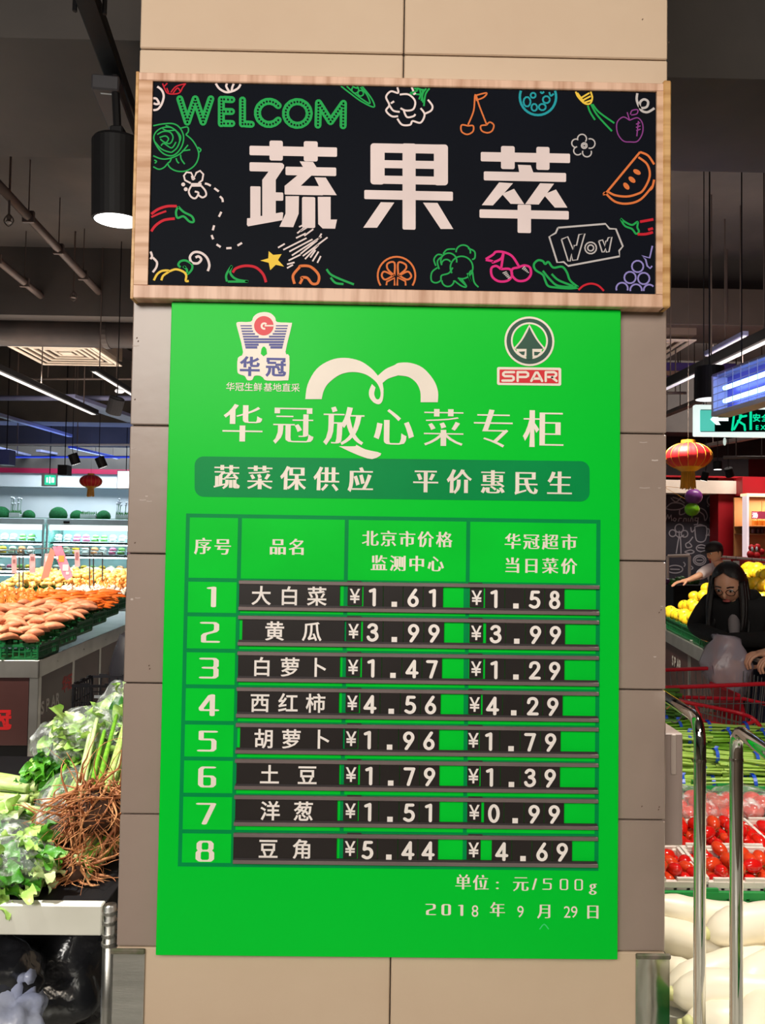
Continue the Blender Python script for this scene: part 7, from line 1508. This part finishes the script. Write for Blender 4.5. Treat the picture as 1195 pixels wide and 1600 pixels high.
def body(t, hip, F, lean, H, hands, neck_to, jacket, trousers, sleeve=True, hemdrop=.08, shoulder_w=.17, step=.1):
    """hip: point between the hip joints; hands: two (wrist, elbow, dir, palm normal, thumb side, curl)"""
    F = Vector(F).normalized(); up = Vector((0, 0, 1)); s_ = F.cross(up).normalized(); hip = Vector(hip); q = H / 1.65; tz = (up * math.cos(lean) + F * math.sin(lean))
    N = {'hip': (hip, (.13 * q, .10 * q))}; E_ = []; N['waist'] = (hip + tz * .16 * q, (.11 * q, .085 * q)); N['chest'] = (hip + tz * .34 * q, (.13 * q, .095 * q)); N['base'] = (hip + tz * .47 * q, (.075 * q, .06 * q)); N['neck'] = (hip + tz * .47 * q + (Vector(neck_to) - hip - tz * .47 * q) * .5, .046 * q)
    N['skull'] = (Vector(neck_to), .05 * q); E_ += [('hip', 'waist'), ('waist', 'chest'), ('chest', 'base'), ('base', 'neck'), ('neck', 'skull')]
    J, JE = {k: N[k] for k in ('hip', 'waist', 'chest', 'base')}, [('hip', 'waist'), ('waist', 'chest'), ('chest', 'base')]; J = {k: (p, (r_[0] + .022, r_[1] + .022)) for k, (p, r_) in J.items()}; T, TE = {'hip': (hip, (.145 * q, .115 * q))}, []
    for k, e in enumerate((-1, 1)):
        K = 'LR'[k]; sh = hip + tz * .43 * q + s_ * e * shoulder_w * q; wr, el, dv, pn, sd, cu = hands[k]
        N[K + 'sh'] = (sh, .052 * q); N[K + 'el'] = (Vector(el), .039 * q); N[K + 'wrist'] = (Vector(wr), .025 * q); E_ += [('chest', K + 'sh'), (K + 'sh', K + 'el'), (K + 'el', K + 'wrist')]; hand_nodes(N, E_, K, wr, dv, pn, sd, cu, q)
        J[K + 'sh'] = (sh, .070 * q); J[K + 'el'] = (Vector(el), .056 * q); JE += [('chest', K + 'sh'), (K + 'sh', K + 'el')]
        if sleeve: J[K + 'wrist'] = (Vector(wr).lerp(Vector(el), .08), .042 * q); JE.append((K + 'el', K + 'wrist'))
        hj = hip + s_ * e * .085 * q - up * .05; ft = Vector((hip.x, hip.y, .05)) + s_ * e * .11 + F * step * e; kn = hj.lerp(ft, .48) + F * .04
        N[K + 'th'] = (hj, .082 * q); N[K + 'kn'] = (kn, .055 * q); N[K + 'an'] = (ft + up * .04, .036 * q); E_ += [('hip', K + 'th'), (K + 'th', K + 'kn'), (K + 'kn', K + 'an')]
        T[K + 'th'] = (hj, .096 * q); T[K + 'kn'] = (kn, .070 * q); T[K + 'an'] = (ft + up * .03, .060 * q); TE += [('hip', K + 'th'), (K + 'th', K + 'kn'), (K + 'kn', K + 'an')]
        R_ = Matrix((s_, F, up)).transposed(); MB().ell(ft + F * .06, (.045, .125, .05), 14, 8, R=R_).build('shoe', M_shoe, t, smooth=True)
    skin_mesh(N, E_).build('body', M_skin, t, smooth=True); skin_mesh(J, JE).build('jacket' if sleeve else 'shirt', jacket, t, smooth=True); skin_mesh(T, TE).build('trousers', trousers, t, smooth=True)
# woman choosing fruit, head bowed
dw = 4.4; hc = PD(1139, 914, dw); F = Vector((-.62, -.72, 0)).normalized(); hip = Vector((hc.x + .17, hc.y + .16, .86))
wm = thing('person', 'woman with long black hair, glasses and black jacket bending over a plastic bag', 'person', (hip.x, hip.y, 0)); sR = F.cross(Vector((0, 0, 1)))
hL, hR = PD(1122, 1000, 4.12), PD(1146, 1004, 4.05)
body(wm, hip, F, .42, 1.58, ((hL, hip + F * .10 - sR * .25 + Vector((0, 0, .20)), (F + Vector((0, 0, -.7))), (.5, .4, -.6), (0, 0, 1), .8), (hR, hip + F * .12 + sR * .26 + Vector((0, 0, .22)), (F + Vector((0, 0, -.7))), (-.5, .4, -.6), (0, 0, 1), .8)), hc - Vector((0, 0, .06)), M_jack, M_navy)
head_on(wm, hc, (F.x, F.y, -.55), (0, 0, 1), 1.08, 'long', True)
sc_ = hip + Vector((0, 0, 1)) * .30 * math.cos(.42) + F * (.30 * math.sin(.42) + .095); MB().ell(sc_, (.035, .03, .09), 14, 10, R=Matrix((sR, F, Vector((0, 0, 1)))).transposed()).build('grey_shirt', M_shirtg, wm, smooth=True)
hood = hip + Vector((0, 0, 1)) * .47 * math.cos(.42) + F * (.47 * math.sin(.42)) - F * .06; MB().lathe([(.05, -.03), (.105, -.04), (.12, .01), (.095, .04), (.06, .03)], 18, Matrix.Translation(hood)).build('hood', M_jack, wm, smooth=True)
q = PD(1136, 1034, 4.05); t = thing('plastic_bag', 'pale translucent plastic bag held open by the woman in black', 'bag', q)
M_pb = mat('pale lilac polythene', srgb(198, 188, 204), .3, bump=.8, bscale=14, alpha=.62)
BM_ = MB().lathe([(0, -.15), (.06, -.145), (.07, -.143), (.115, -.09), (.12, -.02), (.085, .06), (.05, .10), (.065, .13)], 26, Matrix.Translation(q)); BM_.v = [tuple(Vector(v) + Vector((noise.noise(Vector(v) * 14), noise.noise(Vector(v) * 14 + Vector((5, 0, 0))), noise.noise(Vector(v) * 9 + Vector((0, 7, 0))))) * .045) for v in BM_.v]; BM_.build('bag', M_pb, t, smooth=True)
for i in range(4): MB().ell(q + Vector((-.04 + (i % 2) * .08, .0, -.09 + (i // 2) * .06)), (.045, .045, .045), 10, 8).build('contents', M_man, t, smooth=True)
# capped worker reaching over the vegetables
dk = 8.1; hc = PD(1116, 864, dk); F = Vector((-.93, -.35, 0)).normalized(); hip = Vector((hc.x + .22, hc.y + .10, .90))
wk = thing('person', 'worker in dark cap and pale shirt reaching an arm over the vegetables', 'person', (hip.x, hip.y, 0)); sR = F.cross(Vector((0, 0, 1)))
hA = PD(1074, 907, 8.0); eA = PD(1093, 899, 7.95)
body(wk, hip, F, .30, 1.66, ((hA, eA, (-1, 0, -.15), (0, 0, -1), (0, -1, 0), .3), (hip + F * .25 + sR * .22 + Vector((0, 0, .05)), hip + sR * .27 + Vector((0, 0, .15)), (F - Vector((0, 0, .5))), (0, 0, -1), -sR, .5)) if sR.y < 0 else ((hip + F * .25 - sR * .22 + Vector((0, 0, .05)), hip - sR * .27 + Vector((0, 0, .15)), (F - Vector((0, 0, .5))), (0, 0, -1), sR, .5), (hA, eA, (-1, 0, -.15), (0, 0, -1), (0, -1, 0), .3)), hc - Vector((0, 0, .06)), M_shirtp, M_navy, sleeve=False)
head_on(wk, hc, (F.x, F.y, -.25), (0, 0, 1), 1.0, 'short', False, mat('dark cap cloth', srgb(44, 34, 38), .7))
# ================================================================ SHOPPING TROLLEY AND ITS PUSHER
M_cw = mat('zinc wire', srgb(176, 184, 186), .3, .8); M_cred = mat('red cart plastic', srgb(206, 24, 44), .35)
ct = thing('shopping_cart', 'wire shopping cart with red rim and red child seat pushed by a hand', 'shopping cart', (1.4, 2.1, 0))
yF, yN = 4.04 - 1.763, 3.60 - 1.763; xh, xf = PD(1146, 1044, 4.04).x, .98
zr_ = lambda x: .90 + (x - xf) / (xh - xf) * .045
ins = lambda x, y, v: (x, yN + (y - yN) + (.05 if y == yN else -.05) * v, 0)
def cp(u, side, v):
    """u: 0 front .. 1 handle; v: 0 rim .. 1 bottom"""
    x = xf + (xh + (.0) - xf) * u; z = zr_(x); zb_ = .56 - .04 * u; x2 = x + v * (.10 * (1 - u) - .03 * u); y = (yN + .05 * v) if side == 0 else (yF - .05 * v); return Vector((x2, y, z + (zb_ - z) * v))
MB().tube([cp(0, 0, 0), cp(1, 0, 0)], .010, 8).build('red_rim', M_cred, ct); MB().tube([cp(0, 1, 0), cp(1, 1, 0)], .010, 8).build('red_rim', M_cred, ct); MB().tube([cp(0, 0, 0), cp(0, 1, 0)], .010, 8).build('red_rim', M_cred, ct)
wires = [(('basket_wire', [cp(i / 26, s, 0), cp(i / 26, s, 1)])) for i in range(27) for s in (0, 1)] + [('basket_wire', [cp(0, 0, v) + (cp(0, 1, v) - cp(0, 0, v)) * 0, cp(1, 0, v)]) for v in (.22, .48, .74, 1)] + [('basket_wire', [cp(0, 1, v), cp(1, 1, v)]) for v in (.22, .48, .74, 1)]
for e in (0, 1): wires += [('basket_wire', [cp(e, 0, 0).lerp(cp(e, 1, 0), i / 12), cp(e, 0, 1).lerp(cp(e, 1, 1), i / 12)]) for i in range(13)] + [('basket_wire', [cp(e, 0, v), cp(e, 1, v)]) for v in (.3, .6, 1)]
wires += [('basket_wire', [cp(0, 0, 1).lerp(cp(0, 1, 1), i / 10), cp(1, 0, 1).lerp(cp(1, 1, 1), i / 10)]) for i in range(11)] + [('basket_wire', [cp(i / 8, 0, 1), cp(i / 8, 1, 1)]) for i in range(9)]
for nm, P in wires: MB().tube(P, .0024, 4).build(nm, M_cw, ct)
hx_ = xh + .06; zh = 1.005
for y in (yN, yF): MB().tube(smooth_pts([(xh - .02, y, zr_(xh)), (xh + .03, y, .97), (hx_, y, zh)], 4), .010, 8).build('handle_bracket', M_cw, ct); MB().tube([(xh, y, .52), (xh - .05, y, .25), (xf + .25, y, .18)], .012, 8).build('chassis_tube', M_cw, ct); MB().tube([(xh, y, .94), (xh, y, .52)], .010, 8).build('upright', M_cw, ct)
MB().tube([(hx_, yN, zh), (hx_, yF, zh)], .011, 12).build('handle_bar', M_cw, ct)
MB().tube([(hx_, yF - .02, zh), (hx_, yF - .07, zh)], .0155, 12).build('red_grip', M_cred, ct); MB().tube([(hx_, yN + .02, zh), (hx_, yN + .13, zh)], .0155, 12).build('green_grip', mat('green grip', srgb(20, 140, 70), .4), ct)
for x in (xf + .28, xh - .06):
    for y in (yN + .02, yF - .02): MB().tube([(x, y - .012, .055), (x, y + .012, .055)], .055, 18).build('wheel', M_gear, ct); MB().bb((x - .02, y - .02, .07), (x + .02, y + .02, .2), .003).build('caster_fork', M_cw, ct)
sx_ = xh - .13; MB().box((sx_, (yN + yF) / 2, .80), (.02, .32, .17), Matrix.Rotation(-.25, 3, 'Y'), .008).build('child_seat_back', M_cred, ct); MB().box((sx_ - .07, (yN + yF) / 2, .72), (.16, .30, .014), None, .004).build('child_seat', M_cred, ct)
MB().tube([cp(1, 0, .25) + Vector((-.02, .02, 0)), (sx_, yN + .05, .86), (sx_ - .30, yN + .05, .865)], .009, 6).build('red_bar', M_cred, ct)
# a second cart nested lower in front
u0, u1, u2 = PD(1085, 1100, 3.50), PD(1150, 1113, 3.48), PD(1180, 1126, 3.42)
MB().tube(smooth_pts([u0 + Vector((-.12, .02, .02)), u0, u1, u2, u2 + Vector((.05, -.0, -.08))], 4), .009, 8).build('red_tray_bar', M_cred, ct); l0, l1 = PD(1097, 1127, 3.48), PD(1150, 1138, 3.46)
MB().tube([l0, l1, u2], .009, 8).build('red_tray_bar', M_cred, ct); MB().tube([u0, l0], .007, 6).build('red_tray_bar', M_cred, ct)
for k in range(3): MB().tube([(u0 + Vector((0, 0, -.03 - .06 * k))), (u2 + Vector((0, .03, -.03 - .06 * k)))], .003, 4).build('tray_wire', M_cw, ct)
for k in range(14): p = u0.lerp(u2, k / 13); MB().tube([p, p + Vector((0, .03, -.20))], .0024, 4).build('tray_wire', M_cw, ct)
MB().bb((xh - .30, yN + .03, .48), (xh - .06, yF - .05, .55), .01).build('black_tray', M_gear, ct)
# pusher: mostly beyond the picture's edge
ps = thing('person', 'shopper whose hand grips the green-and-red cart handle at the right edge', 'person', (2.5, (yN + yF) / 2, 0)); hip = Vector((2.45, (yN + yF) / 2 - .02, .90))
gy = yN + .19; wr1 = Vector((hx_ + .085, gy, zh + .035)); wr2 = Vector((hx_ + .085, yF - .10, zh + .035))
body(ps, hip, (-1, 0, 0), .12, 1.68, ((wr2 if True else wr1, Vector((2.28, yF + .02, 1.06)), (-1, 0, -.1), (0, 0, -1), (0, -1, 0), .78), (wr1, Vector((2.28, yN - .04, 1.06)), (-1, 0, -.1), (0, 0, -1), (0, 1, 0), .78)) if Vector((-1, 0, 0)).cross(Vector((0, 0, 1))).y < 0 else ((wr1, Vector((2.28, yN - .04, 1.06)), (-1, 0, -.1), (0, 0, -1), (0, 1, 0), .78), (wr2, Vector((2.28, yF + .02, 1.06)), (-1, 0, -.1), (0, 0, -1), (0, -1, 0), .78)), hip + Vector((-.14, 0, .60)), M_jack, M_navy)
head_on(ps, hip + Vector((-.16, 0, .68)), (-1, 0, -.15), (0, 0, 1), 1.0, 'short')
